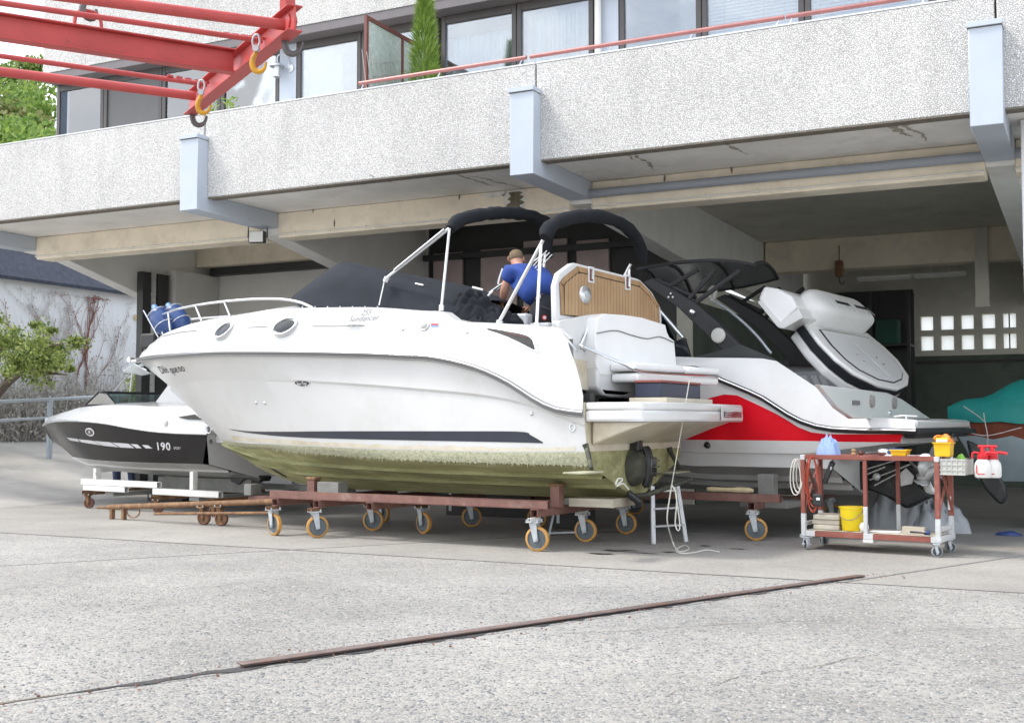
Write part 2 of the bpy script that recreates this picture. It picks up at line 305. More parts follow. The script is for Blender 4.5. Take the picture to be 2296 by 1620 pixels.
# ------------------------------------------------------------------ mesh helpers
def V(*a): return Vector(a)
def wl_(o):
    p = Vector(o.location)
    while o.parent: o = o.parent; p = p + o.location
    return p
class MB:
    def __init__(s): s.v = []; s.f = []
    def tri(s):
        s.f = [t for f in s.f for t in ([f] if len(f) < 4 else [(f[0], f[1], f[2]), (f[0], f[2], f[3])])]; return s
    def add(s, vs, fs):
        k = len(s.v); s.v += [Vector(q) for q in vs]; s.f += [tuple(i + k for i in f) for f in fs]; return s
    def box8(s, p):
        return s.add(p, [(0, 3, 2, 1), (4, 5, 6, 7), (0, 1, 5, 4), (1, 2, 6, 5), (2, 3, 7, 6), (3, 0, 4, 7)])
    def fbox(s, fr, a0, a1, b0, b1, z0, z1):
        P = fr.p; return s.box8([P(a0, b0, z0), P(a1, b0, z0), P(a1, b1, z0), P(a0, b1, z0), P(a0, b0, z1), P(a1, b0, z1), P(a1, b1, z1), P(a0, b1, z1)])
    def box(s, x0, x1, y0, y1, z0, z1):
        return s.box8([(x0, y0, z0), (x1, y0, z0), (x1, y1, z0), (x0, y1, z0), (x0, y0, z1), (x1, y0, z1), (x1, y1, z1), (x0, y1, z1)])
    def bar(s, a, b, w, h, up=None):
        a = Vector(a); b = Vector(b); d = (b - a).normalized(); up = Vector(up or (0, 0, 1))
        if abs(d.dot(up)) > .98: up = Vector((0, 1, 0))
        x = d.cross(up).normalized(); y = x.cross(d).normalized(); x *= w / 2; y *= h / 2
        return s.box8([a - x - y, a + x - y, b + x - y, b - x - y, a - x + y, a + x + y, b + x + y, b - x + y])
    def hollow(s, a, b, w, t=.006, up=None):
        """square tube with open ends"""
        a = Vector(a); b = Vector(b); d = (b - a).normalized(); up = Vector(up or (0, 0, 1))
        x = d.cross(up).normalized(); y = x.cross(d).normalized()
        for sx, sy, ww, hh in ((0, 1, w, t), (0, -1, w, t), (1, 0, t, w - 2 * t), (-1, 0, t, w - 2 * t)):
            o = x * sx * (w - t) / 2 + y * sy * (w - t) / 2; s.bar(a + o, b + o, ww, hh, up)
        return s
    def poly(s, pts, ex):
        n = len(pts); pts = [Vector(p) for p in pts]; ex = Vector(ex); k = len(s.v)
        s.v += pts + [p + ex for p in pts]
        for t in tessellate_polygon([pts]): s.f.append(tuple(i + k for i in t)); s.f.append(tuple(i + k + n for i in reversed(t)))
        for i in range(n): j = (i + 1) % n; s.f.append((k + i, k + j, k + n + j, k + n + i))
        return s
    def face(s, pts):
        k = len(s.v); pts = [Vector(p) for p in pts]; s.v += pts
        for t in tessellate_polygon([pts]): s.f.append(tuple(i + k for i in t))
        return s
    def tube(s, pts, r, n=8, caps=True, closed=False):
        pts = [Vector(p) for p in pts]; m = len(pts); rs = r if isinstance(r, (list, tuple)) else [r] * m
        k = len(s.v); prev = None
        for i, p in enumerate(pts):
            if closed: d = pts[(i + 1) % m] - pts[i - 1]
            else: d = pts[min(i + 1, m - 1)] - pts[max(i - 1, 0)]
            d = d.normalized() if d.length > 1e-9 else Vector((0, 0, 1))
            if prev is None:
                u = Vector((0, 0, 1)) if abs(d.z) < .9 else Vector((1, 0, 0)); x = d.cross(u).normalized()
            else: x = (prev - d * prev.dot(d)).normalized()
            prev = x; y = d.cross(x)
            for j in range(n):
                a = 2 * math.pi * j / n; s.v.append(p + (x * math.cos(a) + y * math.sin(a)) * rs[i])
        for i in range(m if closed else m - 1):
            i2 = (i + 1) % m
            for j in range(n):
                j2 = (j + 1) % n; s.f.append((k + i * n + j, k + i * n + j2, k + i2 * n + j2, k + i2 * n + j))
        if caps and not closed:
            s.f.append(tuple(k + j for j in reversed(range(n)))); s.f.append(tuple(k + (m - 1) * n + j for j in range(n)))
        return s
    def loft(s, rows, close=False, capu=False):
        k = len(s.v); m = len(rows); n = len(rows[0])
        for r in rows: s.v += [Vector(p) for p in r]
        for i in range(m - 1):
            for j in range(n if close else n - 1):
                j2 = (j + 1) % n; s.f.append((k + i * n + j, k + i * n + j2, k + (i + 1) * n + j2, k + (i + 1) * n + j))
        if capu:
            s.f.append(tuple(k + j for j in reversed(range(n)))); s.f.append(tuple(k + (m - 1) * n + j for j in range(n)))
        return s
    def lathe(s, prof, o, axis=(0, 0, 1), n=20, caps=True):
        o = Vector(o); d = Vector(axis).normalized(); u = Vector((0, 0, 1)) if abs(d.z) < .9 else Vector((1, 0, 0)); x = d.cross(u).normalized(); y = d.cross(x)
        rows = [[o + d * h + (x * math.cos(2 * math.pi * j / n) + y * math.sin(2 * math.pi * j / n)) * max(r, 1e-4) for j in range(n)] for r, h in prof]
        return s.loft(rows, True, caps)
    def ball(s, o, rx, ry=None, rz=None, n=10, m=6, rot=None):
        ry = ry or rx; rz = rz or rx; rows = []
        for i in range(m + 1):
            t = math.pi * i / m; rr = max(math.sin(t), 1e-3)
            row = [Vector((rx * rr * math.cos(2 * math.pi * j / n), ry * rr * math.sin(2 * math.pi * j / n), -rz * math.cos(t))) for j in range(n)]
            if rot: row = [rot @ q for q in row]
            rows.append([Vector(o) + q for q in row])
        return s.loft(rows, True, True)
    def build(s, name, mat, parent=None, smooth=None, bevel=0, bseg=2, org=None, ang=38, kind=None, label=None, recalc=True, sub=0):
        me = bpy.data.meshes.new(name)
        if parent is not None: o0 = wl_(parent)
        elif org is not None: o0 = Vector(org)
        else: o0 = Vector((0, 0, 0))
        me.from_pydata([tuple(q - o0) for q in s.v], [], s.f)
        if recalc:
            bm = bmesh.new(); bm.from_mesh(me); bmesh.ops.recalc_face_normals(bm, faces=bm.faces); bm.to_mesh(me); bm.free()
        me.materials.append(MATS[mat])
        if smooth is None: smooth = bevel > 0
        if smooth:
            me.polygons.foreach_set('use_smooth', [True] * len(me.polygons)); me.set_sharp_from_angle(angle=R_(ang))
        o = bpy.data.objects.new(name, me); COL.objects.link(o)
        if parent is not None: o.parent = parent
        else: o.location = o0
        if sub:
            md = o.modifiers.new('sub', 'SUBSURF'); md.levels = sub; md.render_levels = sub
        if bevel:
            md = o.modifiers.new('bev', 'BEVEL'); md.width = bevel; md.segments = bseg; md.limit_method = 'ANGLE'; md.angle_limit = R_(40); md.harden_normals = False
        if kind: o['kind'] = kind
        if label: o['label'] = label
        return o
def tag(o, label, cat, group=None):
    o['label'] = label; o['category'] = cat
    if group: o['group'] = group
    return o
def thing(name, label, cat, loc=(0, 0, 0), group=None):
    o = bpy.data.objects.new(name, None); o.empty_display_size = .2; COL.objects.link(o); o.location = loc; return tag(o, label, cat, group)
def copy_tree(o, parent=None, loc=None):
    c = o.copy(); COL.objects.link(c)
    if parent is not None: c.parent = parent
    if loc is not None: c.location = loc
    for ch in list(o.children): copy_tree(ch, c)
    return c
def resample(pts, n):
    pts = [Vector(p) for p in pts]; d = [0]
    for a, b in zip(pts, pts[1:]): d.append(d[-1] + (b - a).length)
    out = []
    for i in range(n):
        t = d[-1] * i / (n - 1); k = 0
        while k < len(d) - 2 and d[k + 1] < t: k += 1
        f = (t - d[k]) / max(1e-9, d[k + 1] - d[k]); p1, p2 = pts[k], pts[k + 1]; p0 = pts[k - 1] if k else p1 * 2 - p2; p3 = pts[k + 2] if k + 2 < len(pts) else p2 * 2 - p1
        out.append(.5 * ((2 * p1) + (p2 - p0) * f + (2 * p0 - 5 * p1 + 4 * p2 - p3) * f * f + (3 * p1 - p0 - 3 * p2 + p3) * f ** 3))
    return out
def smooth_line(pts, n=40): return resample(pts, n)
def text_mesh(s, size, shear=0, spacing=1, bold=0):
    c = bpy.data.curves.new('t', 'FONT'); c.body = s; c.size = size; c.offset = bold; c.shear = shear; c.space_character = spacing; c.align_x = 'CENTER'; c.align_y = 'CENTER'; c.resolution_u = 3
    o = bpy.data.objects.new('t', c); COL.objects.link(o); dg = bpy.context.evaluated_depsgraph_get(); me = bpy.data.meshes.new_from_object(o.evaluated_get(dg))
    bm = bmesh.new(); bm.from_mesh(me); bmesh.ops.triangulate(bm, faces=bm.faces); vs = [v.co.copy() for v in bm.verts]; fs = [tuple(v.index for v in f.verts) for f in bm.faces]; bm.free()
    bpy.data.objects.remove(o); bpy.data.curves.remove(c); bpy.data.meshes.remove(me); return vs, fs
def bvh_of(mbs):
    v = []; f = []
    for m in mbs:
        k = len(v); v += m.v; f += [tuple(i + k for i in q) for q in m.f]
    return BVHTree.FromPolygons(v, f)
def hit(b, x, y):
    d = ray(x, y).normalized(); q, n, i, t = b.ray_cast(EYE, d)
    if q is None: return None, None
    if n.dot(d) > 0: n = -n
    return q, n
def ribbon(b, top, bot, n=40, m=3, off=.003):
    T = resample([(x, y, 0) for x, y in top], n); B = resample([(x, y, 0) for x, y in bot], n); rows = []
    for i in range(n):
        row = []
        for j in range(m):
            p = T[i].lerp(B[i], j / (m - 1)); q, nn = hit(b, p.x, p.y)
            if q is None: row.append(None)
            else: row.append(q + nn * off)
        if all(r is not None for r in row): rows.append(row)
    return MB().loft(rows)
def put_text(b, fr, s, px, size, mat, parent, name='lettering', shear=0, spacing=1, sx=1, rot=0, sgn=1, off=.004, bold=0):
    vs, fs = text_mesh(s, size, shear, spacing, bold); q, n = hit(b, *px); a0, b0, z0 = fr.inv(q); out = []
    c, sn = math.cos(rot), math.sin(rot)
    for v in vs:
        x = v.x * sx * c - v.y * sn; y = v.x * sx * sn + v.y * c
        o = fr.p(a0 + x, b0 - 2.0 * sgn, z0 + y); h, nn, i, t = b.ray_cast(o, fr.W * sgn)
        if h is None: h = fr.p(a0 + x, b0, z0 + y); nn = -fr.W * sgn
        if nn.dot(fr.W) * sgn > 0: nn = -nn
        out.append(h + nn * off)
    return MB().add(out, fs).build(name, mat, parent, recalc=False)
def skin_body(pts, edges, sub=2, rs=1.0, root=0):
    """one continuous surface grown round a skeleton; returns verts, faces in world space"""
    names = list(pts); idx = {k: i for i, k in enumerate(names)}
    me = bpy.data.meshes.new('sk'); me.from_pydata([tuple(pts[k][0]) for k in names], [(idx[a], idx[b]) for a, b in edges], [])
    o = bpy.data.objects.new('sk', me); COL.objects.link(o)
    o.modifiers.new('skin', 'SKIN')
    for i, k in enumerate(names):
        r = pts[k][1]; r = r if isinstance(r, tuple) else (r, r); me.skin_vertices[0].data[i].radius = (r[0] * rs, r[1] * rs); me.skin_vertices[0].data[i].use_root = (i == root)
    sd = o.modifiers.new('s', 'SUBSURF'); sd.levels = sub; sd.render_levels = sub
    dg = bpy.context.evaluated_depsgraph_get(); m2 = bpy.data.meshes.new_from_object(o.evaluated_get(dg))
    vs = [v.co.copy() for v in m2.vertices]; fs = [tuple(p.vertices) for p in m2.polygons]
    bpy.data.objects.remove(o); bpy.data.meshes.remove(me); bpy.data.meshes.remove(m2); return vs, fs
def leaf_cloud(n, sampler, size, aspect=1.6, flat=0.0):
    """n small two-triangle leaves"""
    P = np.array([sampler(i) for i in range(n)]); d = RNG.normal(size=(n, 3)); d[:, 2] *= (1 - flat); d /= np.linalg.norm(d, axis=1)[:, None]
    e = RNG.normal(size=(n, 3)); e -= d * (e * d).sum(1)[:, None]; e /= np.linalg.norm(e, axis=1)[:, None]
    s = size * RNG.uniform(.6, 1.3, n)[:, None]; A = P - d * s * aspect / 2; B = P + d * s * aspect / 2; C = P + e * s / 2; D = P - e * s / 2
    v = np.stack([A, C, B, D], 1).reshape(-1, 3); k = np.arange(n) * 4
    m = MB(); m.v = [Vector(q) for q in v]; m.f = [(i, i + 1, i + 2, i + 3) for i in k]; return m
def crumple(fr, a0, b0, z0, la, lb, h, na=18, nb=14, seed=1, amp=.5, fq=4, mat=None, rnd=None, base=None):
    """a heap of cloth standing on a surface: ridged height field with a skirt down to its support"""
    r = np.random.default_rng(seed); A = r.normal(size=(7, 2)); ph = r.uniform(0, 6.3, 7); rows = []
    for i in range(na + 1):
        row = []
        for j in range(nb + 1):
            x = i / na * 2 - 1; y = j / nb * 2 - 1; rad = max(abs(x), abs(y)); e = max(0, 1 - (x * x + y * y)) ** .5 if (x * x + y * y) < 1 else 0
            kx = x; ky = y
            l = math.hypot(x, y)
            if l > 1e-6: kx, ky = x * rad / l, y * rad / l
            l2 = rad; e = max(0., 1 - l2 * l2) ** .6
            f = sum(abs(math.sin(A[q, 0] * x * fq + A[q, 1] * y * fq + ph[q])) for q in range(7)) / 7
            row.append(fr.p(a0 + kx * la * (1 + .12 * math.sin(5 * math.atan2(ky, kx) + ph[0])), b0 + ky * lb * (1 + .12 * math.sin(4 * math.atan2(ky, kx) + ph[1])), z0 + h * e * (1 - amp + amp * 1.6 * f) + .002))
        rows.append(row)
    return MB().loft(rows)
WF = Fr((0, 0), 0)

# ------------------------------------------------------------------ ground
g = MB().face([(-700, -300, -.04), (700, -300, -.04), (700, 900, -.04), (-700, 900, -.04)]).build('ground', 'smooth_concrete'); g['kind'] = 'structure'
J1 = 9.55
def u2(v): return -3.93 + (v - 4.74) * .433
def u3(v): return -7.31 + (v - 9.46) * .658
gp = .024
def slab(pts, mat):
    return MB().poly([(p[0], p[1], -.036) for p in pts], (0, 0, .036)).build('concrete_slab', mat, g, bevel=.006, bseg=1)
vb, vt = -9, J1 - gp
slab([(-26, vb), (u3(vb) - gp, vb), (u3(vt) - gp, vt), (-17, vt), (-26, vt)], 'exposed_aggregate')
slab([(u3(vb) + gp, vb), (u2(vb) - .005, vb), (u2(vt) - .005, vt), (u3(vt) + gp, vt)], 'exposed_aggregate')
slab([(u2(vb) + .005, vb), (14, vb), (14, vt), (u2(vt) + .005, vt)], 'exposed_aggregate')
vb, vt = J1 + gp, 13.05
slab([(-17, vb), (u3(vb) - gp, vb), (u3(vt) - gp, vt), (-17, vt)], 'worn_aggregate')
slab([(u3(vb) + gp, vb), (u2(vb) - gp, vb), (u2(vt) - gp, vt), (u3(vt) + gp, vt)], 'worn_aggregate')
slab([(u2(vb) + gp, vb), (14, vb), (14, vt), (u2(vt) + gp, vt)], 'worn_aggregate')
slab([(-17, 13.07), (9, 13.07), (9, 26), (-17, 26)], 'hall_floor')
fl = MB()
def strip(p, q, w, z, jit=.0, n=60, seed=1):
    r = random.Random(seed); p = Vector((p[0], p[1], z)); q = Vector((q[0], q[1], z)); d = (q - p).normalized(); x = Vector((-d.y, d.x, 0)); rows = []
    for i in range(n + 1):
        c = p.lerp(q, i / n); a = w / 2 + r.uniform(-jit, jit); b = w / 2 + r.uniform(-jit, jit); rows.append([c - x * a, c + x * b])
    return rows
fl.loft(strip((-26, J1), (14, J1), .07, -.0012)); fl.loft(strip((u3(-9), -9), (u3(13), 13), .06, -.0022)); fl.loft(strip((u2(-9), -9), (u2(13), 13), .09, -.012))
fl.build('joint_filler', 'joint_tar', g)
pA = zp(540, 1497); pB = zp(1935, 1292); dJ = (pB - pA).normalized(); xJ = Vector((-dJ.y, dJ.x, 0))
tf = MB(); r0 = random.Random(5); rows = []
for i in range(81):
    c = pA.lerp(pB, -.16 + 1.16 * i / 80); k = min(1, (i + 1) / 9); t = i / 80
    rows.append([c - xJ * k * (.02 + .085 * r0.random() ** 1.5 * (1 - .4 * t)) + Vector((0, 0, .004)), c + xJ * k * (.015 + .03 * r0.random()) + Vector((0, 0, .004))])
tf.loft(rows); tf.build('tar_seam', 'joint_tar', g)
ts = MB(); rows = []
for i in range(70):
    c = pA.lerp(pB, -.16 - .5 * i / 69); rows.append([c - xJ * (.003 + .018 * r0.random() ** 2) + Vector((0, 0, .0035)), c + xJ * (.003 + .02 * r0.random() ** 2) + Vector((0, 0, .0035))])
ts.loft(rows); ts.build('joint_crack', 'crack_dark', g)
st = MB(); off = xJ * .012
st.bar(pA + off + Vector((0, 0, .022)), pB + off + Vector((0, 0, .012)), .075, .008)
st.bar(pA + off - xJ * .0 + Vector((0, 0, .008)), pB + off + Vector((0, 0, .004)), .012, .018)
st.build('steel_strip', 'steel_strip', g, bevel=.002, bseg=1)
# loose-set pebbles standing proud of the near slabs
def pebbles(n):
    vs = []; fs = []; k = 0; a = np.arange(6) / 6 * 2 * np.pi
    cs, sn = np.cos(a), np.sin(a); cnt = 0
    while cnt < n:
        Z = 4.55 + 4.6 * RNG.random() ** 1.35; X = RNG.uniform(-.47, .47) * Z
        u = .8944 * X - .4473 * Z; v = .4473 * X + .8944 * Z
        if v > J1 - .05 or abs(u - u2(v)) < .10: continue
        if abs(u - u3(v)) < .03: continue
        r = RNG.uniform(.005, .0125) * (1.25 if RNG.random() < .1 else 1); h = r * RNG.uniform(.25, .55); e = RNG.uniform(.6, 1); th = RNG.uniform(0, 6.28); c, s = math.cos(th), math.sin(th)
        jr = RNG.uniform(.85, 1.12, 6)
        for rr, hh in ((1.0, -.001), (.72, h * .75)):
            x = cs * r * rr * jr; y = sn * r * rr * e * jr
            for q in range(6): vs.append((u + x[q] * c - y[q] * s, v + x[q] * s + y[q] * c, hh))
        vs.append((u, v, h))
        for q in range(6):
            q2 = (q + 1) % 6; fs.append((k + q, k + q2, k + 6 + q2, k + 6 + q)); fs.append((k + 6 + q, k + 6 + q2, k + 12))
        k += 13; cnt += 1
    me = bpy.data.meshes.new('pebbles'); me.from_pydata(vs, [], fs); me.materials.append(MATS['pebble_stone']); me.polygons.foreach_set('use_smooth', [True] * len(me.polygons))
    o = bpy.data.objects.new('pebbles', me); COL.objects.link(o); o.parent = g; o['kind'] = 'stuff'
pebbles(15000)
def sms(t): t = max(0, min(1, t)); return t * t * (3 - 2 * t)
def hgt(u): return .97 * sms((-14.8 - u) / 7.6)
rows = []
us = [-14.82 - .5 * i for i in range(17)] + [-24, -28, -35, -50, -80]
for u in us: rows.append([(u, v, hgt(u) + .002) for v in np.linspace(-5, 60, 14)])
MB().loft(rows).build('terrain', 'smooth_concrete', smooth=True, kind='structure')
# wooded hill far left
hc = vp(30, 240, 46); rows = []
for i in range(13):
    t = i / 12; row = []
    for j in range(15):
        s = j / 14 * 2 - 1; base = Vector((hc.x + s * 34 * .8, hc.y + s * 34 * .6 - 4, 0)); back = Vector((-.6, .8, 0)) * (t * 60 - 12)
        row.append(base + back + Vector((0, 0, -1 + 15.5 * sms(t * 1.3) * (1 - .25 * s * s) + 1.0 * math.sin(j * 1.7 + i))))
    rows.append(row)
hill = MB().loft(rows).build('hill', 'leaf_hill', smooth=True, kind='structure')
crowns = []
rh = random.Random(3)
for i in range(60):
    x = rh.uniform(-130, 112); y = rh.uniform(182, 330) + max(0, x - 40) * .25 if rh.random() < .9 else 150
    if x < 25: y += 16
    d = 44 + (330 - y) / 180 * 26; crowns.append((vp(x, y + 8, d), rh.uniform(.9, 1.9), rh.random()))
def crown_sampler(cs):
    def f(i):
        c, r, _ = cs[i % len(cs)]; d = RNG.normal(size=3); d /= np.linalg.norm(d); q = RNG.random() ** .45
        return (c.x + d[0] * r * q, c.y + d[1] * r * q, c.z + d[2] * r * .8 * q)
    return f
leaf_cloud(15000, crown_sampler([c for c in crowns if c[2] > .22]), .26).build('wooded_hillside', 'leaf_hill', kind='stuff', recalc=False)
leaf_cloud(2500, crown_sampler([c for c in crowns if c[2] <= .22]), .26).build('olive_scrub', 'leaf_olive', kind='stuff', recalc=False)

# ------------------------------------------------------------------ boathouse
B = thing('boathouse', 'pebbledash boathouse with glazed upper storey and balcony over an open workshop hall', 'building', (-6, 14, 0))
VF = 12.0; BRU = [-20.66, -15.75, -10.84, -5.93, -1.02, 3.89]; BW = .30
for i in range(5):
    a = BRU[i] + BW * .78 + .011; b = BRU[i + 1] + BW * .78 - .011
    MB().box(a, b, VF, VF + .18, 4.27, 5.40).build('parapet_panel', 'pebbledash', B, bevel=.008, bseg=1)
    MB().box(a, b, VF - .004, VF + .184, 5.402, 5.418).build('coping', 'plaster_white', B)
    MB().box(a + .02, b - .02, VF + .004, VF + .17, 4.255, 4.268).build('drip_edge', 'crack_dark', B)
MB().box(-20.5, 4.1, VF + .10, VF + .16, 4.3, 5.38).build('joint_backing', 'crack_dark', B)
for u in BRU[1:5]:
    m = MB(); m.poly([(u, VF - .20, 4.08), (u, VF - .20, 5.03), (u, VF - .002, 5.03), (u, VF - .002, 4.30), (u, 13.50, 4.30), (u, 13.50, 4.08)], (BW, 0, 0))
    br = m.build('bracket', 'bracket_paint', B, bevel=.006, bseg=1)
    MB().box(u - .012, u + BW + .008, VF - .225, VF - .003, 5.033, 5.085).build('bracket_cap', 'bracket_paint', br, bevel=.004, bseg=1)
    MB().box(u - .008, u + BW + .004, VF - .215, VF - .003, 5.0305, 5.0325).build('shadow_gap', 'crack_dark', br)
# slab, beams, fins
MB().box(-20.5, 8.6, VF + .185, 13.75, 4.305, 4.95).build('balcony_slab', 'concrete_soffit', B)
MB().box(-15.9, 8.6, 13.86, 26, 4.72, 4.95).build('hall_ceiling', 'concrete_wall', B)
for i in range(1, 5):
    a = BRU[i] + BW + .002; b = BRU[i + 1] - .002
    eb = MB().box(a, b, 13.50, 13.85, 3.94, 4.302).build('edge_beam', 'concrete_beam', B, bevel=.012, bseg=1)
    MB().tube([(a, 13.487, 3.985), (b, 13.487, 3.985)], .012, 6).build('cable', 'cable_white', eb)
    for q in range(8): MB().box(a + .3 + q * .6, a + .33 + q * .6, 13.474, 13.4985, 3.97, 4.005).build('cable_clip', 'cable_white', eb)
    if i >= 3:
        MB().tube([(a, 13.43, 4.135), (b, 13.43, 4.135)], .055, 10).build('pipe', 'bracket_dark', eb, smooth=True)
    MB().box(a - .001, b, 13.56, 13.80, 4.31, 4.72).build('beam_web', 'concrete_wall', B)
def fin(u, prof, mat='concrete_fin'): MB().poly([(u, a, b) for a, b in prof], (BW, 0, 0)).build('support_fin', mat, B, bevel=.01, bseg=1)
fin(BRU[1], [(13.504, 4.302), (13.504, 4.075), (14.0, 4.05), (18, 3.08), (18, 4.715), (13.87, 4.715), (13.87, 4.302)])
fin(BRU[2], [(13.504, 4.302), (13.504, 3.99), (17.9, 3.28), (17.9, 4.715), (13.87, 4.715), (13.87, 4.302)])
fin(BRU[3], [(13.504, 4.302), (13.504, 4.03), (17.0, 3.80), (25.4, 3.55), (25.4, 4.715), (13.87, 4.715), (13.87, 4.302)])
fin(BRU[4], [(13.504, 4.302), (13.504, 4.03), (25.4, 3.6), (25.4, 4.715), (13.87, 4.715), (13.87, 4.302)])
def blob(fr_p, n, rx, ry, seed, jit=.35):
    r = random.Random(seed); return [fr_p(math.cos(6.283 * i / n) * rx * (1 + r.uniform(-jit, jit)), math.sin(6.283 * i / n) * ry * (1 + r.uniform(-jit, jit))) for i in range(n)]
def crack(px, py, qx, qy, w, seed, z=4.302, mat='soffit_stain'):
    r = random.Random(seed); p = zp(px, py, z); q = zp(qx, qy, z); d = (q - p).normalized(); x = Vector((-d.y, d.x, 0)); rows = []
    off = 0
    for i in range(26):
        off += r.uniform(-.02, .02); c = p.lerp(q, i / 25) + x * off; k = w * math.sin(math.pi * (i + .5) / 26) * r.uniform(.2, 1.3); rows.append([c - x * k, c + x * k])
    MB().loft(rows).build('stain', mat, B)
for k, a in enumerate([(1985, 268, 2060, 305, .05), (2005, 266, 2080, 318, .035), (1415, 338, 1480, 380, .03), (1590, 308, 1690, 345, .03), (1385, 336, 1440, 360, .02), (830, 392, 890, 412, .035), (975, 378, 1120, 420, .03), (1040, 392, 1180, 428, .035), (600, 420, 660, 433, .02)]):
    crack(*a, seed=k)
def beamstain(x, y, rx, rz, mat, seed, dv=0):
    c = vp(x, y, 13.497 - dv); MB().face(blob(lambda a, b: c + Vector((a, 0, b)), 22, rx, rz, seed)).build('stain', mat, B)
def patch(x0, x1, z0, z1, mat, seed, dv):
    r = random.Random(seed); rows = []; n = 14; a = vp(x0, 440, 13.497 - dv).x; b = vp(x1, 440, 13.497 - dv).x
    for i in range(n + 1):
        z = z0 + (z1 - z0) * i / n; rows.append([(a + r.uniform(-.045, .045), 13.497 - dv, z), (b + r.uniform(-.045, .045), 13.497 - dv, z)])
    MB().loft(rows).build('stain', mat, B)
patch(1128, 1178, 3.96, 4.29, 'stain_lime', 3, .0012); patch(1140, 1170, 3.95, 4.27, 'stain_dark', 4, .0026); beamstain(1108, 436, .16, .035, 'stain_lime', 5, .0012)
for k, (x, y) in enumerate([(702, 470), (1030, 440), (750, 500), (1490, 400), (1640, 378)]): beamstain(x, y, .012, .05, 'crack_dark', 20 + k, .0012)
# hall walls
MB().box(-15.44, -10.51, 17.7, 17.9, 0, 4.71).build('wall', 'plaster_inner', B)
MB().box(-15.44, -15.22, 16.5, 17.69, 0, 4.10).build('wall', 'plaster_inner', B)
MB().box(-15.29, -10.9, 17.50, 17.69, 4.12, 4.26).build('door_track', 'dark_panel', B)
MB().box(-15.44, -10.86, 17.3, 17.69, 4.27, 4.71).build('inner_beam', 'concrete_beam', B)
for a, b, mt in ((15.75, 15.95, 'dark_panel'), (15.96, 16.08, 'stainless'), (16.12, 16.40, 'dark_panel')): MB().box(-15.44, -15.30, a, b, 0, 4.0).build('door_post', mt, B)
dw = MB().box(-10.5, -5.94, 17.72, 17.9, 0, 4.71).build('sliding_door', 'dark_panel', B)
for x0, x1, y0 in ((971, 1037, 569), (1077, 1158, 560), (1173, 1271, 541), (1292, 1365, 540)):
    p = vp(x0, y0, 17.66); q = vp(x1, y0, 17.66); MB().box(p.x, q.x, 17.66, 17.715, 1.0, p.z).build('door_panel', 'room_lit', dw, bevel=.01, bseg=1)
MB().box(-10.5, -5.95, 17.5, 17.6, 4.1, 4.2).build('door_track', 'dark_panel', B)
MB().box(-5.93, -5.68, 17.70, 25.7, 0, 3.54).build('wall', 'concrete_wall', B)
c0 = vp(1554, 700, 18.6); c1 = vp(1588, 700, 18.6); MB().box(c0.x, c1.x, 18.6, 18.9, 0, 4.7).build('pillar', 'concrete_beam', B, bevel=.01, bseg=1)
# far wall with ten frosted panes
VR = 25.5; cols = [(2064, 2092), (2109, 2138), (2155, 2183), (2202, 2231), (2249, 2278)]
cu = [(vp(a, 740, VR).x, vp(b, 740, VR).x) for a, b in cols]; zr = [(2.77, 3.08), (3.19, 3.49)]
wm = MB(); wm.box(-5.67, 8.39, VR, VR + .2, 0, 2.77); wm.box(-5.67, 8.39, VR, VR + .2, 3.49, 4.71); wm.box(-5.67, 8.39, VR + .004, VR + .196, 3.08, 3.19)
ed = [-5.67] + [q for c in cu for q in c] + [8.39]
for i in range(0, len(ed), 2): wm.box(ed[i], ed[i + 1], VR + .002, VR + .198, 2.7705, 3.4895)
fw = wm.build('far_wall', 'concrete_wall', B)
for (a, b) in cu:
    for z0, z1 in zr:
        MB().box(a + .002, b - .002, VR + .08, VR + .10, z0 + .002, z1 - .002).build('glass_block', 'frosted_pane', fw, bevel=.03)
        MB().box(a, b, VR + .05, VR + .07, z0 - .0, z0 + .012).build('sill', 'dark_panel', fw)
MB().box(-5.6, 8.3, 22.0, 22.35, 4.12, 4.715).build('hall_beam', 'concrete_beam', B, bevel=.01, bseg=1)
pc = vp(2200, 560, 21.95); MB().box(pc.x - .11, pc.x + .11, 21.9, 21.995, 3.3, 4.71).build('beam_strap', 'concrete_wall', B)
MB().box(-.62, -.30, 12.62, 12.92, 0, 4.30).build('pillar', 'plaster_white', B, bevel=.01, bseg=1)
# upper storey
VU = 13.7; VWN = 14.0
def ux(x, v=VWN, y=150): return vp(x, y, v).x
uE = ux(97, VU); uR = 8.6
MB().box(uE, uR, VU, VU + .2, 7.09, 8.7).build('upper_parapet', 'pebbledash', B)
MB().box(uE - .0, uR, VU + .01, VU + .29, 6.955, 7.085).build('fascia', 'fascia_brown', B, bevel=.005, bseg=1)
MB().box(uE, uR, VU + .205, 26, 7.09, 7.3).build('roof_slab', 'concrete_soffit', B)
MB().box(uE, uE + .25, VU + .3, 26, 4.951, 7.085).build('end_wall', 'bracket_paint', B)
MB().box(uE + .25, uR, 17.5, 17.6, 4.951, 7.085).build('room_wall', 'room_lit', B)
WIN = [(132, 237, 'curtain'), (237, 367, 'shutter'), (367, 498, 'none'), (498, 629, 'none'), (668, 812, 'curtain_part'), (812, 985, 'none'), (991, 1160, 'net'), (1160, 1333, 'net'), (1390, 1575, 'curtain_right'), (1575, 1806, 'blind'), (1806, 2100, 'blind'), (2100, 2420, 'blind')]
for a, b in ((629, 666), (1335, 1388)):
    MB().box(ux(a), ux(b), VWN - .02, VWN + .15, 4.951, 6.954).build('wall_pier', 'bracket_paint', B)
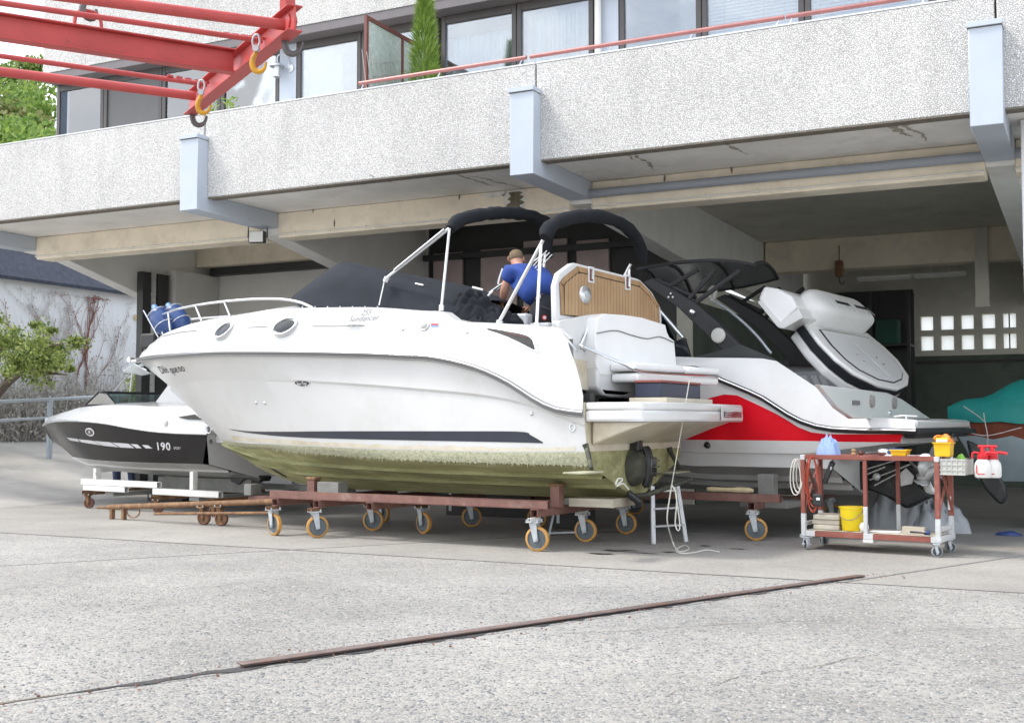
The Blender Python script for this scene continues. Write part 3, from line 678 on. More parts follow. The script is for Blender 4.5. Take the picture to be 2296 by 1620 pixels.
for x0, x1, kind in WIN:
    a = ux(x0) + .004; b = ux(x1) - .004; t = .07; z0, z1 = 4.952, 6.953; v0, v1 = VWN - .03, VWN + .05
    m = MB(); m.box(a, a + t, v0, v1, z0, z1); m.box(b - t, b, v0, v1, z0, z1); m.box(a + t, b - t, v0, v1, z0, z0 + t); m.box(a + t, b - t, v0, v1, z1 - t * 1.6, z1)
    w = m.build('window', 'window_frame', B, bevel=.006, bseg=1)
    pa, pb = a + t, b - t; q0, q1 = z0 + t, z1 - t * 1.6
    if kind == 'shutter':
        MB().box(pa, pb, VWN, VWN + .02, q0, q1).build('shutter', 'shutter_grey', w); continue
    MB().box(pa + .001, pb - .001, VWN, VWN + .012, q0, q1).build('pane', 'pane_glass', w)
    if kind.startswith('curtain') or kind == 'net':
        f0, f1 = {'curtain': (0, 1), 'curtain_part': (.02, .62), 'curtain_right': (.72, 1), 'net': (0, 1)}[kind]
        rows = []; n = 90
        for zz in (q0, q1): rows.append([(pa + (pb - pa) * (f0 + (f1 - f0) * i / n), VWN + .16 + .022 * math.sin(i * 1.9 + math.sin(i * .7) * 1.5), zz) for i in range(n + 1)])
        MB().loft(rows).build('curtain', 'curtain', w, smooth=True)
        if kind == 'net' and x0 < 1000: MB().box(pa, pb, VWN + .10, VWN + .13, q1 - .16, q1 - .002).build('pelmet', 'timber_ceiling', w)
    if kind == 'blind':
        n = 40
        for i in range(n):
            zz = q0 + (q1 - q0) * (i + .5) / n
            if zz < 5.3: continue
            MB().add([(pa + .01, VWN + .040, zz - .020), (pb - .01, VWN + .040, zz - .020), (pb - .01, VWN + .062, zz + .024), (pa + .01, VWN + .062, zz + .024)], [(0, 1, 2, 3)]).build('slat', 'blind_white', w)
        for f in (.18, .62, .85):
            xx = pa + (pb - pa) * f; MB().box(xx - .003, xx + .003, VWN + .030, VWN + .036, q0, q1).build('ladder_tape', 'graphic_grey', w)
dp = ux(1341, VWN - .09); MB().tube([(dp, VWN - .09, 4.95), (dp, VWN - .09, 6.95)], .045, 12).build('downpipe', 'plastic_white', B, smooth=True)
# balcony handrail on stanchions
def rail(x0, x1):
    a = vp(x0, 170, 12.1).x; b = vp(x1, 30, 12.1).x
    r = MB().tube([(a, 12.1, 5.525), (b, 12.1, 5.525)], .024, 10).build('handrail', 'rail_red', B, smooth=True); n = max(2, int((b - a) / .95))
    for i in range(n + 1):
        x = a + .06 + (b - a - .12) * i / n; MB().tube([(x, 12.1, 5.50), (x - .03, 12.08, 5.418)], .009, 6).build('stanchion', 'stainless', r)
rail(806, 1180); rail(1189, 1758); rail(1764, 2420)
# privacy screen, lantern, floodlight, plants on the balcony
us = -8.18
PSN = thing('privacy_screen', 'brown framed wire glass privacy screen with trellis standing across the balcony', 'screen', (us, 13, 4.95))
m = MB(); m.box(us - .02, us + .02, 12.20, 12.25, 4.95, 6.43); m.box(us - .02, us + .02, 13.05, 13.09, 4.95, 6.38); m.box(us - .02, us + .02, 13.90, 13.95, 4.95, 6.43); m.box(us - .021, us + .021, 12.251, 13.899, 6.38, 6.43); m.box(us - .02, us + .02, 12.251, 13.04, 4.98, 5.02); m.box(us - .02, us + .02, 13.10, 13.899, 4.98, 5.02)
m.build('frame', 'screen_brown', PSN)
MB().box(us - .004, us + .004, 12.252, 13.048, 5.021, 6.379).build('glass_panel', 'screen_glass', PSN); MB().box(us - .004, us + .004, 13.092, 13.898, 5.021, 6.379).build('glass_panel', 'screen_glass', PSN)
m = MB()
for k in range(-2, 7):
    m.tube([(us + .03, 12.3 + k * .11, 5.95), (us + .03, 12.55 + k * .13, 5.05)], .005, 4)
for k in range(5): m.tube([(us + .035, 12.3, 5.15 + k * .17), (us + .035, 12.95, 5.4 + k * .16)], .005, 4)
m.build('trellis', 'twig_grey', PSN)
CB = Vector((-7.62, 12.72, 4.95))
CN = thing('conifer', 'bright green columnar conifer in a pot behind the balcony parapet', 'shrub', CB)
MB().lathe([(.16, 0), (.2, .3), (.21, .32), (.18, .32)], CB, n=16).build('pot', 'bracket_dark', CN, smooth=True)
MB().tube([CB + V(0, 0, .3), CB + V(.02, 0, 1.0), CB + V(0, .01, 1.85)], [.03, .02, .006], 6).build('stem', 'bark', CN)
def conis(i):
    t = RNG.random() ** .8; r = (.25 * (1 - t) ** .75 + .012) * (1 - .38 * abs(math.sin(t * 17 + 2 * math.sin(i * .61)))); a = RNG.uniform(0, 6.28); q = RNG.random() ** .35
    return (CB.x + math.cos(a) * r * q * 1.1, CB.y + math.sin(a) * r * q, CB.z + .30 + t * 1.62)
def spikes(n, samp, cen, ln, wd, up=.8):
    P = [Vector(samp(i)) for i in range(n)]; m = MB()
    for p in P:
        d = Vector((p.x - cen.x, p.y - cen.y, 0)); d = (d.normalized() if d.length > 1e-4 else Vector((1, 0, 0))) + Vector((random.uniform(-.4, .4), random.uniform(-.4, .4), up + random.uniform(-.3, .4))); d.normalize()
        s = d.cross(Vector((random.random(), random.random(), random.random()))).normalized() * wd * random.uniform(.6, 1.2); l = ln * random.uniform(.6, 1.3)
        k = len(m.v); m.v += [p - s, p + s, p + d * l]; m.f.append((k, k + 1, k + 2))
    return m
spikes(6000, conis, CB, .125, .0065, 1.0).build('foliage', 'leaf_conifer', CN, recalc=False)
PB = vp(505, 240, 12.5); PB.z = 4.95
PT = thing('potted_plant', 'thin pale leaved shrub poking over the parapet at left', 'plant', PB)
MB().lathe([(.13, 0), (.16, .26), (.14, .26)], PB, n=14).build('pot', 'bracket_dark', PT, smooth=True)
ml = MB(); ms = MB()
for k, (x, y) in enumerate([(520, 218), (508, 224), (527, 224), (470, 226), (482, 232), (476, 240), (515, 232)]):
    t = vp(x, y, 12.45); ms.tube([PB + V(0, 0, .2), PB.lerp(t, .6) + V(0, 0, .08), t], .004, 4)
    for q in range(9):
        d = Vector((random.uniform(-1, 1), random.uniform(-.6, .6), random.uniform(-.1, .9))).normalized(); s = d.cross(V(0, 1, .2)).normalized() * .011; b = t - V(0, 0, .02 * q); k0 = len(ml.v)
        ml.v += [b, b + d * .045 + s, b + d * .10, b + d * .045 - s]; ml.f.append((k0, k0 + 1, k0 + 2, k0 + 3))
ml.build('foliage', 'leaf_conifer', PT, recalc=False); ms.build('stem', 'twig_grey', PT)
LP = vp(622, 150, 13.86)
LN = thing('wall_lantern', 'small silver lantern hung from a curved arm on the upper wall', 'lamp', LP)
MB().lathe([(.055, -.16), (.06, -.155), (.06, -.14), (.048, -.14), (.048, .0), (.05, .0)], LP, n=14).build('glass_body', 'alu', LN, smooth=True)
MB().lathe([(.115, .0), (.11, .015), (.05, .045), (.02, .07)], LP, n=16).build('shade', 'alu', LN, smooth=True)
MB().tube(smooth_line([LP + V(0, 0, .07), LP + V(.0, 0, .15), LP + V(.06, .02, .19), LP + V(.13, .06, .15), LP + V(.16, .11, .0)], 14), .012, 6).build('arm', 'alu', LN, smooth=True)
MB().lathe([(.06, 0), (.06, .02)], LP + V(.16, .10, -.02), (0, 1, 0), 14).build('wall_plate', 'alu', LN)
FP = vp(578, 530, 13.3)
FL = thing('floodlight', 'grey floodlight clamped beneath the middle left bracket end', 'lamp', FP)
fF = Fr((FP.x, FP.y), -20)
MB().fbox(fF, -.12, .12, -.07, .03, FP.z - .10, FP.z + .07).build('housing', 'box_dark', FL, bevel=.015)
MB().fbox(fF, -.10, .10, -.078, -.071, FP.z - .09, FP.z + .06).build('lens', 'plastic_white', FL)
m = MB(); m.tube([fF.p(-.14, 0, FP.z - .02), fF.p(-.14, 0, FP.z + .16), fF.p(.14, 0, FP.z + .16), fF.p(.14, 0, FP.z - .02)], .012, 6); m.build('yoke', 'black_rubber', FL)
for k, (x0, x1, y) in enumerate([(1922, 2043, 604), (2049, 2165, 592)]):
    p = vp(x0, y, 23.2); q = vp(x1, y, 23.2); z = 4.05
    o = thing('ceiling_lamp', ['unlit fluorescent batten under the hall ceiling, left of two', 'unlit fluorescent batten under the hall ceiling, right of two'][k], 'lamp', (p.x, 23.2, z), 'unlit battens in the hall')
    MB().box(p.x, q.x, 23.16, 23.24, z, z + .05).build('housing', 'plastic_white', o); MB().tube([(p.x + .02, 23.2, z - .02), (q.x - .02, 23.2, z - .02)], .018, 8).build('tube', 'plastic_white', o, smooth=True)
    m = MB(); m.tube([(p.x + .3, 23.2, z + .05), (p.x + .3, 23.2, 4.72)], .008, 5); m.tube([(q.x - .3, 23.2, z + .05), (q.x - .3, 23.2, 4.72)], .008, 5); m.build('hanger', 'stainless', o)

# ------------------------------------------------------------------ white house, vines, hedge, tree, fence at the left
UH = -22.0
H = thing('white_house', 'white rendered house with dark slate roof beyond the boathouse', 'house', (UH, 20, .8))
MB().box(UH - 7, UH, 13, 27, .3, 4.55).build('wall', 'plaster_white', H)
roof = MB(); pt = math.tan(R_(42)); roof.poly([(UH + .22, 12.8, 4.50), (UH + .22, 12.8, 4.58), (UH - 3.6, 12.8, 4.58 + 3.82 * pt), (UH - 7.4, 12.8, 4.58), (UH - 7.4, 12.8, 4.5), (UH - 3.6, 12.8, 4.45 + 3.82 * pt)], (0, 14.4, 0))
rf = roof.build('roof', 'slate', H)
sme = None; sl_ = math.hypot(1, pt); nx = Vector((-1, 0, pt)).normalized(); nn = Vector((pt, 0, 1)).normalized()
for r in range(7):
    for c in range(30):
        o0 = Vector((UH + .24, 14.2 + c * .33 + (r % 2) * .165, 4.59)) + nx * (r * .21) + nn * .02
        if sme is None:
            m = MB(); a = V(0, 0, 0); m.box8([a, a + V(0, .322, 0), a + V(0, .322, 0) + nx * .25 - nn * .004, a + nx * .25 - nn * .004, a + nn * .022, a + V(0, .322, 0) + nn * .022, a + V(0, .322, 0) + nx * .25 + nn * .004, a + nx * .25 + nn * .004])
            sme = m.build('slate_tile', 'slate', rf).data; bpy.data.objects.remove(bpy.data.objects['slate_tile'])
        o = bpy.data.objects.new('slate_tile', sme); COL.objects.link(o); o.parent = rf; o.location = o0 - wl_(rf)
pw = up_(318, 711, UH + .03); MB().box(UH + .001, UH + .08, pw.y - .25, pw.y + .3, pw.z - .09, pw.z + .05).build('vent_box', 'foam_yellow', H)
def vine(name, label, n, seeds, mat, x0, x1, zmin, zmax, uoff, spread, th):
    r = random.Random(seeds); m = MB(); lv = MB()
    def grow(p, d, l, t, dep):
        pts = [p]; k = max(3, int(l / .12))
        for i in range(k):
            d = (d + V(0, r.uniform(-.25, .25), r.uniform(-.1, .18))).normalized(); p = p + d * (l / k); p.z = min(p.z, 4.35); p.x = UH + uoff + r.uniform(0, .02); pts.append(p.copy())
            if dep < 2 and r.random() < .25: grow(p.copy(), V(0, d.y + r.uniform(-1, 1) * spread, d.z * .8 + .25).normalized(), l * r.uniform(.3, .65), t * .55, dep + 1)
            if r.random() < .35:
                for _ in range(1): 
                    s = .022; q = p + V(.02, r.uniform(-.05, .05), r.uniform(-.05, .05)); k0 = len(lv.v); lv.v += [q + V(0, -s, 0), q + V(.01, 0, -s), q + V(0, s, 0), q + V(.01, 0, s)]; lv.f.append((k0, k0 + 1, k0 + 2, k0 + 3))
        m.tube(pts, [t * (1 - .7 * i / len(pts)) for i in range(len(pts))], 4, caps=False)
    for i in range(n):
        q = up_(r.uniform(x0, x1), 900, UH); p = V(UH + uoff, q.y, hgt(UH) + .3 + r.uniform(0, .8)); grow(p, V(0, r.uniform(-.4, .4), 1).normalized(), r.uniform(zmin, zmax), th, 0)
    o = thing(name, label, 'climber', (UH, up_(200, 900, UH).y, hgt(UH)))
    m.build('stems', mat, o); lv.build('dry_leaves', mat, o, recalc=False)
vine('climbing_vine', 'leafless reddish creeper fanning up the white house wall', 6, 4, 'twig_red', 110, 235, 2.4, 3.2, .02, .7, .022)
vine('climbing_vine', 'thin grey creeper spread low across the white house wall', 11, 9, 'twig_grey', 60, 330, 1.4, 2.6, .03, 1.0, .012)
tw = MB(); rt = random.Random(2); hl = []
for i in range(1700):
    q = up_(rt.uniform(-60, 330), 950, UH + .3); p = V(UH + rt.uniform(.1, 1.1), q.y, hgt(UH + .5) - .05); hh = rt.uniform(.3, 1.35) * (1 if rt.random() < .8 else 1.5)
    e = p + V(rt.uniform(-.25, .3), rt.uniform(-.5, .5), hh); mid = p.lerp(e, .5) + V(rt.uniform(-.1, .1), rt.uniform(-.2, .2), 0); tw.tube([p, mid, e], [.008, .006, .003], 3, caps=False)
    for _ in range(9): t = rt.random(); hl.append(tuple(mid.lerp(e, t) + V(rt.uniform(-.06, .06), rt.uniform(-.06, .06), rt.uniform(-.06, .06) - (1 - t) * .2)))
hd = tw.build('hedge', 'twig_grey', org=(UH + .5, 19, .9)); hd['kind'] = 'stuff'
leaf_cloud(len(hl), lambda i: hl[i], .05).build('hedge_leaves', 'hedge_leaf', org=(UH + .5, 19, .9), kind='stuff', recalc=False)
TB = vp(-45, 985, 16.6); TB.z = hgt(TB.x)
T = thing('tree', 'small leafy green tree with dark leaning trunk in front of the white wall', 'tree', TB)
tp = [TB, vp(-25, 920, 16.6), vp(5, 872, 16.6), vp(45, 838, 16.5), vp(78, 822, 16.4), vp(110, 800, 16.3)]
m = MB(); m.tube(smooth_line(tp, 16), [.12 - .006 * i for i in range(16)], 8)
for a, b, c in (((5, 872), (30, 820), (60, 770)), ((45, 838), (70, 790), (90, 750)), ((-25, 920), (-10, 850), (5, 780)), ((78, 822), (110, 835), (150, 840)), ((78, 822), (105, 780), (140, 770))):
    m.tube(smooth_line([vp(*a, 16.6), vp(*b, 16.5 + random.uniform(-.3, .3)), vp(*c, 16.5 + random.uniform(-.6, .6))], 8), [.05 - .005 * i for i in range(8)], 6)
m.build('trunk', 'bark', T, smooth=True)
clus = []
for i in range(80):
    x = random.gauss(60, 62); y = random.gauss(792, 42)
    if ((x - 55) / 135) ** 2 + ((y - 792) / 88) ** 2 > 1 or y > 872: continue
    if y > 835 and x < 70: continue
    clus.append((vp(x, y, 16.5 + random.gauss(0, .55)), random.uniform(.07, .24)))
def tls(i):
    c, r = clus[i % len(clus)]; d = RNG.normal(size=3) * r * .6; return (c.x + d[0], c.y + d[1], c.z + d[2] * .7)
leaf_cloud(9000, tls, .046).build('crown', 'leaf_green', T, recalc=False)
IV = vp(318, 880, 17.2); IV.z = hgt(IV.x)
I2 = thing('bush', 'dark green leafy bush between the white bow and the hall post', 'bush', IV)
ivs = [(vp(x, y, 17.2 + random.uniform(-.2, .2)), .12) for x, y in ((310, 855), (322, 870), (315, 885), (325, 850), (305, 895), (326, 895))]
def ivf(i): c, r = ivs[i % 6]; d = RNG.normal(size=3) * r; return (c.x + d[0], c.y + d[1], c.z + d[2])
leaf_cloud(900, ivf, .05).build('foliage', 'leaf_green', I2, recalc=False)
m = MB()
for c, r in ivs: m.tube([IV, IV.lerp(c, .6) + V(.05, 0, 0), c], [.02, .012, .006], 5)
m.build('stems', 'bark', I2)
uf = -19.0
FN = thing('metal_fence', 'pale grey two rail metal fence beside the ramp', 'fence', (uf, 17, hgt(uf)))
MB().tube([(uf, 13.5, 1.56), (uf, 20.4, 1.95)], .035, 8).build('rail', 'fence_grey', FN, smooth=True)
MB().tube([(uf, 13.5, 1.21), (uf, 20.4, 1.55)], .03, 8).build('rail', 'fence_grey', FN, smooth=True)
for x in (-70, 113, 262):
    q = up_(x, 900, uf); zt = 1.56 + (q.y - 13.5) / 6.9 * .39; MB().box(uf - .035, uf + .035, q.y - .045, q.y + .045, hgt(uf) - .02, zt + .02).build('post', 'fence_grey', FN)

# ------------------------------------------------------------------ casters and dollies
def caster(parent, p, D, zpl, yaw, tyre, hub='hub_grey', fork='galvanised', wdt=.05, plate='rust_brown'):
    """swivel caster standing on the ground at p, its plate at height zpl"""
    f = Fr((p.x, p.y), yaw); r = D / 2; m = MB(); hw = wdt / 2 + .012
    m.fbox(f, -r * .55, r * .55, -hw - .03, hw + .03, zpl - .012, zpl)
    m.fbox(f, -r * .32, r * .32, -hw, hw, zpl - .035, zpl - .0125)
    for sg in (-1, 1):
        b0, b1 = (sg * hw, sg * (hw + .008)); b0, b1 = min(b0, b1), max(b0, b1)
        m.poly([f.p(-r * .32, b0, zpl - .013), f.p(r * .32, b0, zpl - .013), f.p(r * .45, b0, r - .02), f.p(r * .1, b0, r - .03)], f.W * (b1 - b0))
    m.tube([f.p(r * .28, -hw - .02, r), f.p(r * .28, hw + .02, r)], .012, 8)
    c = m.build('caster', fork, parent, bevel=.002, bseg=1)
    for sx in (-1, 1):
        for sy in (-1, 1): MB().tube([f.p(sx * r * .45, sy * (hw + .02), zpl - .001), f.p(sx * r * .45, sy * (hw + .02), zpl + .022)], .009, 6).build('bolt', 'galvanised', c)
    o = f.p(r * .28, -wdt / 2, r); w = wdt
    MB().lathe([(r * .80, .0), (r * .93, .002), (r, .008), (r, w - .008), (r * .93, w - .002), (r * .80, w)], o, f.W, 28, caps=False).build('tyre', tyre, c, smooth=True)
    MB().lathe([(.02, -.004), (r * .28, -.004), (r * .3, .008), (r * .72, .012), (r * .8, .001), (r * .8, w - .001), (r * .72, w - .012), (r * .3, w - .008), (r * .28, w + .004), (.02, w + .004)], o, f.W, 24).build('wheel', hub, c, smooth=True)
    return c

fb = Fr((-4.29, 11.50), 3.5)
D1 = thing('boat_dolly', 'long rusty steel dolly on orange wheels carrying the white cabin cruiser', 'dolly', fb.p(-2.4, 0, 0))
for w in (-.97, .97): MB().hollow(fb.p(-4.12, w, .455), fb.p(-.52 if w < 0 else -.2, w, .455), .085).build('beam', 'rust_beam', D1, bevel=.004, bseg=1)
XS = [(-4.02, [-1.06, 1.0]), (-3.42, [-1.06, -.04]), (-2.69, [-.03, .98]), (-.66, [-1.03, .04, 1.08])]
for s_, ws in XS:
    MB().hollow(fb.p(s_, -1.04, .371), fb.p(s_, 1.3, .371), .08).build('cross_beam', 'rust_beam', D1, bevel=.004, bseg=1)
    for w in ws:
        MB().hollow(fb.p(s_, w - .10, .312), fb.p(s_, w + .10, .312), .036 if s_ > -1 else .036).build('spacer', 'white_worn_paint' if s_ > -1 else 'rust_brown', D1)
        caster(D1, fb.p(s_, w, 0), .245, .293, random.choice((-35, -20, -50, 20)) if s_ < -1 else -3, 'tyre_orange')
for s_, h in ((-5.3, .5), (-3.8, .49), (-.75, .47)):
    MB().fbox(fb, s_ - .06, s_ + .06, -.10, .10, .36 if s_ > -4.5 else .36, h).build('keel_block', 'box_grey', D1, bevel=.006, bseg=1)
MB().fbox(fb, -5.32, -3.5, -.06, .06, .30, .358).build('keel_beam', 'rust_beam', D1)
for s_, w in ((-3.72, -.72), (-.62, -.62)):
    MB().fbox(fb, s_ - .05, s_ + .05, w - .05, w + .05, .412, .62).build('prop_post', 'rust_beam', D1); MB().fbox(fb, s_ - .07, s_ + .07, w - .06, w + .06, .621, .65).build('prop_pad', 'rust_brown', D1, bevel=.008)
MB().fbox(fb, -3.60, -3.30, -.80, -.62, .412, .60).build('timber_block', 'box_grey', D1, bevel=.006)
MB().fbox(fb, -.55, -.05, -.50, .10, .412, .50).build('timber_block', 'pale_wood', D1, bevel=.006)

# ------------------------------------------------------------------ white cabin cruiser
C1 = thing('cabin_cruiser', 'white cabin cruiser with black canopy, navy stripe and green algae on its bottom', 'boat', fb.p(-3, 0, .47))
cl_ = lambda t: max(0.0, min(1.0, t))
def taper(L, b, a, e, tail=0):
    def f(s):
        t = -s / L
        if t >= 1: return 0.0
        return b * (1 - max(0, (t - a) / (1 - a)) ** e) * (1 - tail * cl_((.15 - t) / .15))
    return f
b_rub = taper(7.41, 1.30, .36, 2.3, .035); b_kn = taper(6.8, 1.235, .32, 2.2, .01); b_boot = taper(5.9, 1.17, .22, 2.1, -.01); b_chi = taper(5.75, 1.15, .2, 2.1)
b_deck = taper(7.25, 1.16, .40, 2.2, -.04)
PX = dict(
 rub=[(309, 806), (345, 800), (390, 796), (473, 790), (555, 789), (693, 790), (830, 793), (912, 797), (959, 799), (1020, 810), (1081, 828), (1142, 857), (1203, 896), (1249, 917), (1307, 925)],
 kn=[(384, 868), (430, 853), (500, 848), (652, 851), (780, 858), (912, 868), (1081, 884), (1182, 905), (1303, 952)],
 boot=[(497, 985), (540, 992), (600, 995), (700, 1000), (820, 1006), (1000, 1011), (1150, 1014), (1296, 1012)],
 chi=[(510, 998), (560, 1003), (612, 1006), (700, 1015), (871, 1027), (1013, 1033), (1150, 1038), (1285, 1042)],
 deck=[(318, 792), (330, 777), (345, 767), (363, 751), (390, 739), (445, 722), (555, 703), (613, 693), (701, 690), (830, 689), (943, 697), (993, 699), (1028, 720), (1112, 725), (1248, 738), (1280, 789), (1295, 832), (1307, 883), (1307, 922)])
BF = dict(rub=b_rub, kn=b_kn, boot=b_boot, chi=b_chi, deck=b_deck)
def row(k, n=56):
    pts = []
    for x, y in PX[k]:
        if k == 'deck' and x > 1260: q = fb.pW(x, y, -1.235)
        elif x > 1280: q = fb.pW(x, y, -BF[k](0))
        else: q = fb.surf(x, y, BF[k])
        pts.append(q)
    pts[0] = fb.pW(PX[k][0][0], PX[k][0][1], 0) if k != 'deck' else pts[0]
    if k in ('kn', 'boot', 'chi', 'rub'): pts[-1] = (0.0, pts[-1][1], pts[-1][2])
    return resample(pts, n)
NR = 56
RW = {k: row(k, NR) for k in PX}
keel_px = [(497, 985), (540, 1021), (590, 1052), (640, 1073), (690, 1087)]
kl = [fb.pW(x, y, 0) for x, y in keel_px]; kl = [(s, 0, z) for s, w, z in kl]; kl += [(-4.2, 0, .48), (-3, 0, .472), (-1.5, 0, .47), (0, 0, .47)]
RW['keel'] = resample(kl, NR)
def wpt(q, sg=1): return fb.p(q[0], q[1] * sg, q[2])
def loft_rows(rows, both=True):
    m = MB(); m.loft([[wpt(q) for q in r] for r in rows])
    if both: m.loft([[wpt(q, -1) for q in r] for r in rows])
    return m.tri()
# bottom with spray strakes
br_ = []
for f, dz in ((0, 0), (.06, .012), (.28, .0), (.30, -.045), (.345, .0), (.56, 0), (.58, -.045), (.625, 0), (.82, 0), (1, 0)):
    r = []
    for i in range(NR):
        p = RW['chi'][i].lerp(RW['keel'][i], f); k = 1 - cl_((i / NR - .9) / .1) * .0; r.append(Vector((p.x, p.y + dz * 1.2, p.z + dz * .6)))
    br_.append(r)
mbot = loft_rows(br_); mbot.build('hull_bottom', 'algae_hull', C1, smooth=True, ang=28)
mid1 = [RW['kn'][i].lerp(RW['rub'][i], .5) + Vector((0, .03 * math.sin(math.pi * i / NR), 0)) for i in range(NR)]
mid0 = [RW['boot'][i].lerp(RW['kn'][i], .5) + Vector((0, .0, 0)) for i in range(NR)]
knl = [q + Vector((0, .024, -.028)) for q in RW['kn']]
mside = loft_rows([RW['boot'], mid0, knl, RW['kn'], mid1, RW['rub']]); mside.build('hull_side', 'gelcoat_white', C1, smooth=True, ang=22)
chp = [q + Vector((0, -.012, 0)) for q in RW['chi']]
mspr = loft_rows([RW['boot'], [q.lerp(p, .5) + Vector((0, -.018, 0)) for q, p in zip(RW['boot'], RW['chi'])], chp, RW['chi']]); mspr.build('spray_rail', 'weed', C1, smooth=True)
rk = [(q.x, q.y, q.z) for q in RW['rub']]
rr_ = [wpt(q) + fb.W * -.012 for q in RW['rub']]; rl = [wpt(q, -1) + fb.W * .012 for q in RW['rub']]
m = MB(); m.tube(rr_, .024, 8); m.tube([p - V(0, 0, .036) for p in rr_], .010, 6); rub = m.build('rub_rail', 'rub_rail', C1, smooth=True)
m = MB(); m.tube(rl, .024, 8); m.build('rub_rail', 'rub_rail', C1, smooth=True)
MB().tube([p + V(0, 0, .006) - fb.W * .018 for p in rr_], .009, 6).build('insert', 'chrome', rub, smooth=True)
# deck sides, foredeck, cockpit
dk = RW['deck']; side_mid = [RW['rub'][i].lerp(dk[i], .55) + Vector((0, -.035 * math.sin(math.pi * min(1, i / NR * 1.2)), .0)) for i in range(NR)]
mdk = loft_rows([RW['rub'], RW['rub'], side_mid, dk])
mdk.build('deck_side', 'gelcoat_white', C1, smooth=True, ang=50)
fd = [q for q in dk if q.x < -3.0]; nF = len(fd); rows = []
for j in range(9):
    t = j / 8 * 2 - 1; rows.append([fb.p(q.x, -q.y * t if False else q.y * -t, q.z + .13 * cl_(-(q.x + 3) / .8) * cl_((q.x + 7.4) / 2.0) * (1 - t * t)) for q in fd])
MB().loft(rows).build('foredeck', 'gelcoat_white', C1, smooth=True)
ck = [q for q in dk if -3.05 <= q.x and q.z > 2.0]
for sg in (1, -1):
    MB().loft([[fb.p(q.x, q.y * sg, q.z) for q in ck], [fb.p(q.x, (q.y + .13) * sg, q.z + .012) for q in ck], [fb.p(q.x, (q.y + .15) * sg, 1.62) for q in ck]]).build('coaming', 'gelcoat_white', C1, smooth=True)
MB().fbox(fb, -3.1, -.45, -1.0, 1.0, 1.56, 1.60).build('cockpit_sole', 'gelcoat_cream', C1)
MB().fbox(fb, -.9, -.02, -.95, .95, 1.38, 1.44).build('engine_bay', 'box_dark', C1)
MB().fbox(fb, -.5, -.3, -1.0, 1.0, 1.60, 1.9).build('bulkhead', 'gelcoat_cream', C1)
for sg in (-1, 1): MB().fbox(fb, -.9, -.03, sg * 1.0 - .05, sg * 1.0 + .05, 1.40, 1.55).build('bay_side', 'box_dark', C1)
# transom
e = {k: RW[k][-1] for k in RW}
tr = MB(); up4 = [e['rub'] + Vector((0, 0, .10)), e['rub'], e['kn'], e['boot']]
tr.face([fb.p(.0, q.y, q.z) for q in up4] + [fb.p(.0, -q.y, q.z) for q in reversed(up4)]); tr.build('transom', 'gelcoat_cream', C1)
tr = MB(); lo3 = [e['boot'], e['chi'], e['keel']]; tr.face([fb.p(.002, q.y, q.z) for q in lo3] + [fb.p(.002, -q.y, q.z) for q in (e['chi'], e['boot'])]); tr.build('transom_bottom', 'algae_hull', C1)
# swim platform
def plat(z0, z1, grow):
    g_ = grow; pts = [(.0, -1.22 - g_), (.35, -1.22 - g_), (.58, -1.16 - g_), (.70 + g_, -.98), (.74 + g_, -.5), (.75 + g_, 0), (.74 + g_, 1.15 + g_), (.70 + g_, 1.25 + g_), (.0, 1.25 + g_)]
    return MB().poly([fb.p(a, b, z0) for a, b in smooth_line([(a, b, 0) for a, b in pts[:7]], 26) for a, b in [(a, b)]] if False else [fb.p(a, b, z0) for a, b in pts], (0, 0, z1 - z0))
pf = plat(1.385, 1.46, 0).build('swim_platform', 'gelcoat_white', C1, bevel=.02)
plat(1.275, 1.383, .006).build('platform_lip', 'gelcoat_white', pf, bevel=.025)
MB().poly([fb.p(.01, -1.1, 1.272), fb.p(.62, -1.1, 1.272), fb.p(.40, -1.1, 1.20), fb.p(.01, -1.1, 1.05)], fb.W * 2.2).build('platform_support', 'gelcoat_cream', C1, bevel=.02)
q0 = fb.pS(1622, 926, .775); q1 = fb.pS(1664, 940, .775)
MB().fbox(fb, .765, .772, q0[1] - .05, q1[1] + .02, 1.29, 1.435).build('ladder_hatch', 'gelcoat_white', pf, bevel=.004)
MB().fbox(fb, .7725, .780, q0[1] + .02, q1[1] - .03, 1.325, 1.385).build('ladder_slot', 'glass_dark', pf)
for k in range(3): MB().tube([fb.p(.782, q0[1] + .03, 1.335 + .02 * k), fb.p(.782, q1[1] - .04, 1.335 + .02 * k)], .005, 6).build('ladder_rung', 'chrome', pf)
hullbvh = bvh_of([mside, mdk, mspr, mbot])
# stripe, waterline trim, window, lettering
ribbon(hullbvh, [(514, 961), (560, 966), (640, 967), (760, 966), (1000, 966), (1165, 967), (1190, 975), (1218, 991)], [(515, 962), (560, 970), (640, 978), (760, 983), (1000, 988), (1150, 991), (1190, 992), (1217, 993)], 80, 3).build('stripe', 'navy_stripe', C1, smooth=True, recalc=False)
rwj = random.Random(6); wl_px = [(520, 984), (560, 987), (620, 991), (700, 996), (820, 1002), (1000, 1007), (1150, 1010), (1290, 1008)]; wtop = [(q.x, q.y - 5 - 5 * rwj.random() ** 2) for q in resample([(x, y, 0) for x, y in wl_px], 60)]; wbot = [(q.x, q.y + 2) for q in resample([(x, y, 0) for x, y in wl_px], 60)]
ribbon(hullbvh, wtop, wbot, 180, 3, .0025).build('waterline_stain', 'gelcoat_cream', C1, smooth=True, recalc=False)
for a in ([(365, 753), (385, 748), (410, 743), (442, 740)], [(556, 733), (600, 731)], [(701, 730), (760, 730), (818, 729)]):
    ribbon(hullbvh, a, [(x, y + 2.2) for x, y in a], 20, 2).build('pinstripe', 'printed_grey', C1, recalc=False)
cr_ = [(390, 855), (430, 853), (500, 850), (640, 852)]
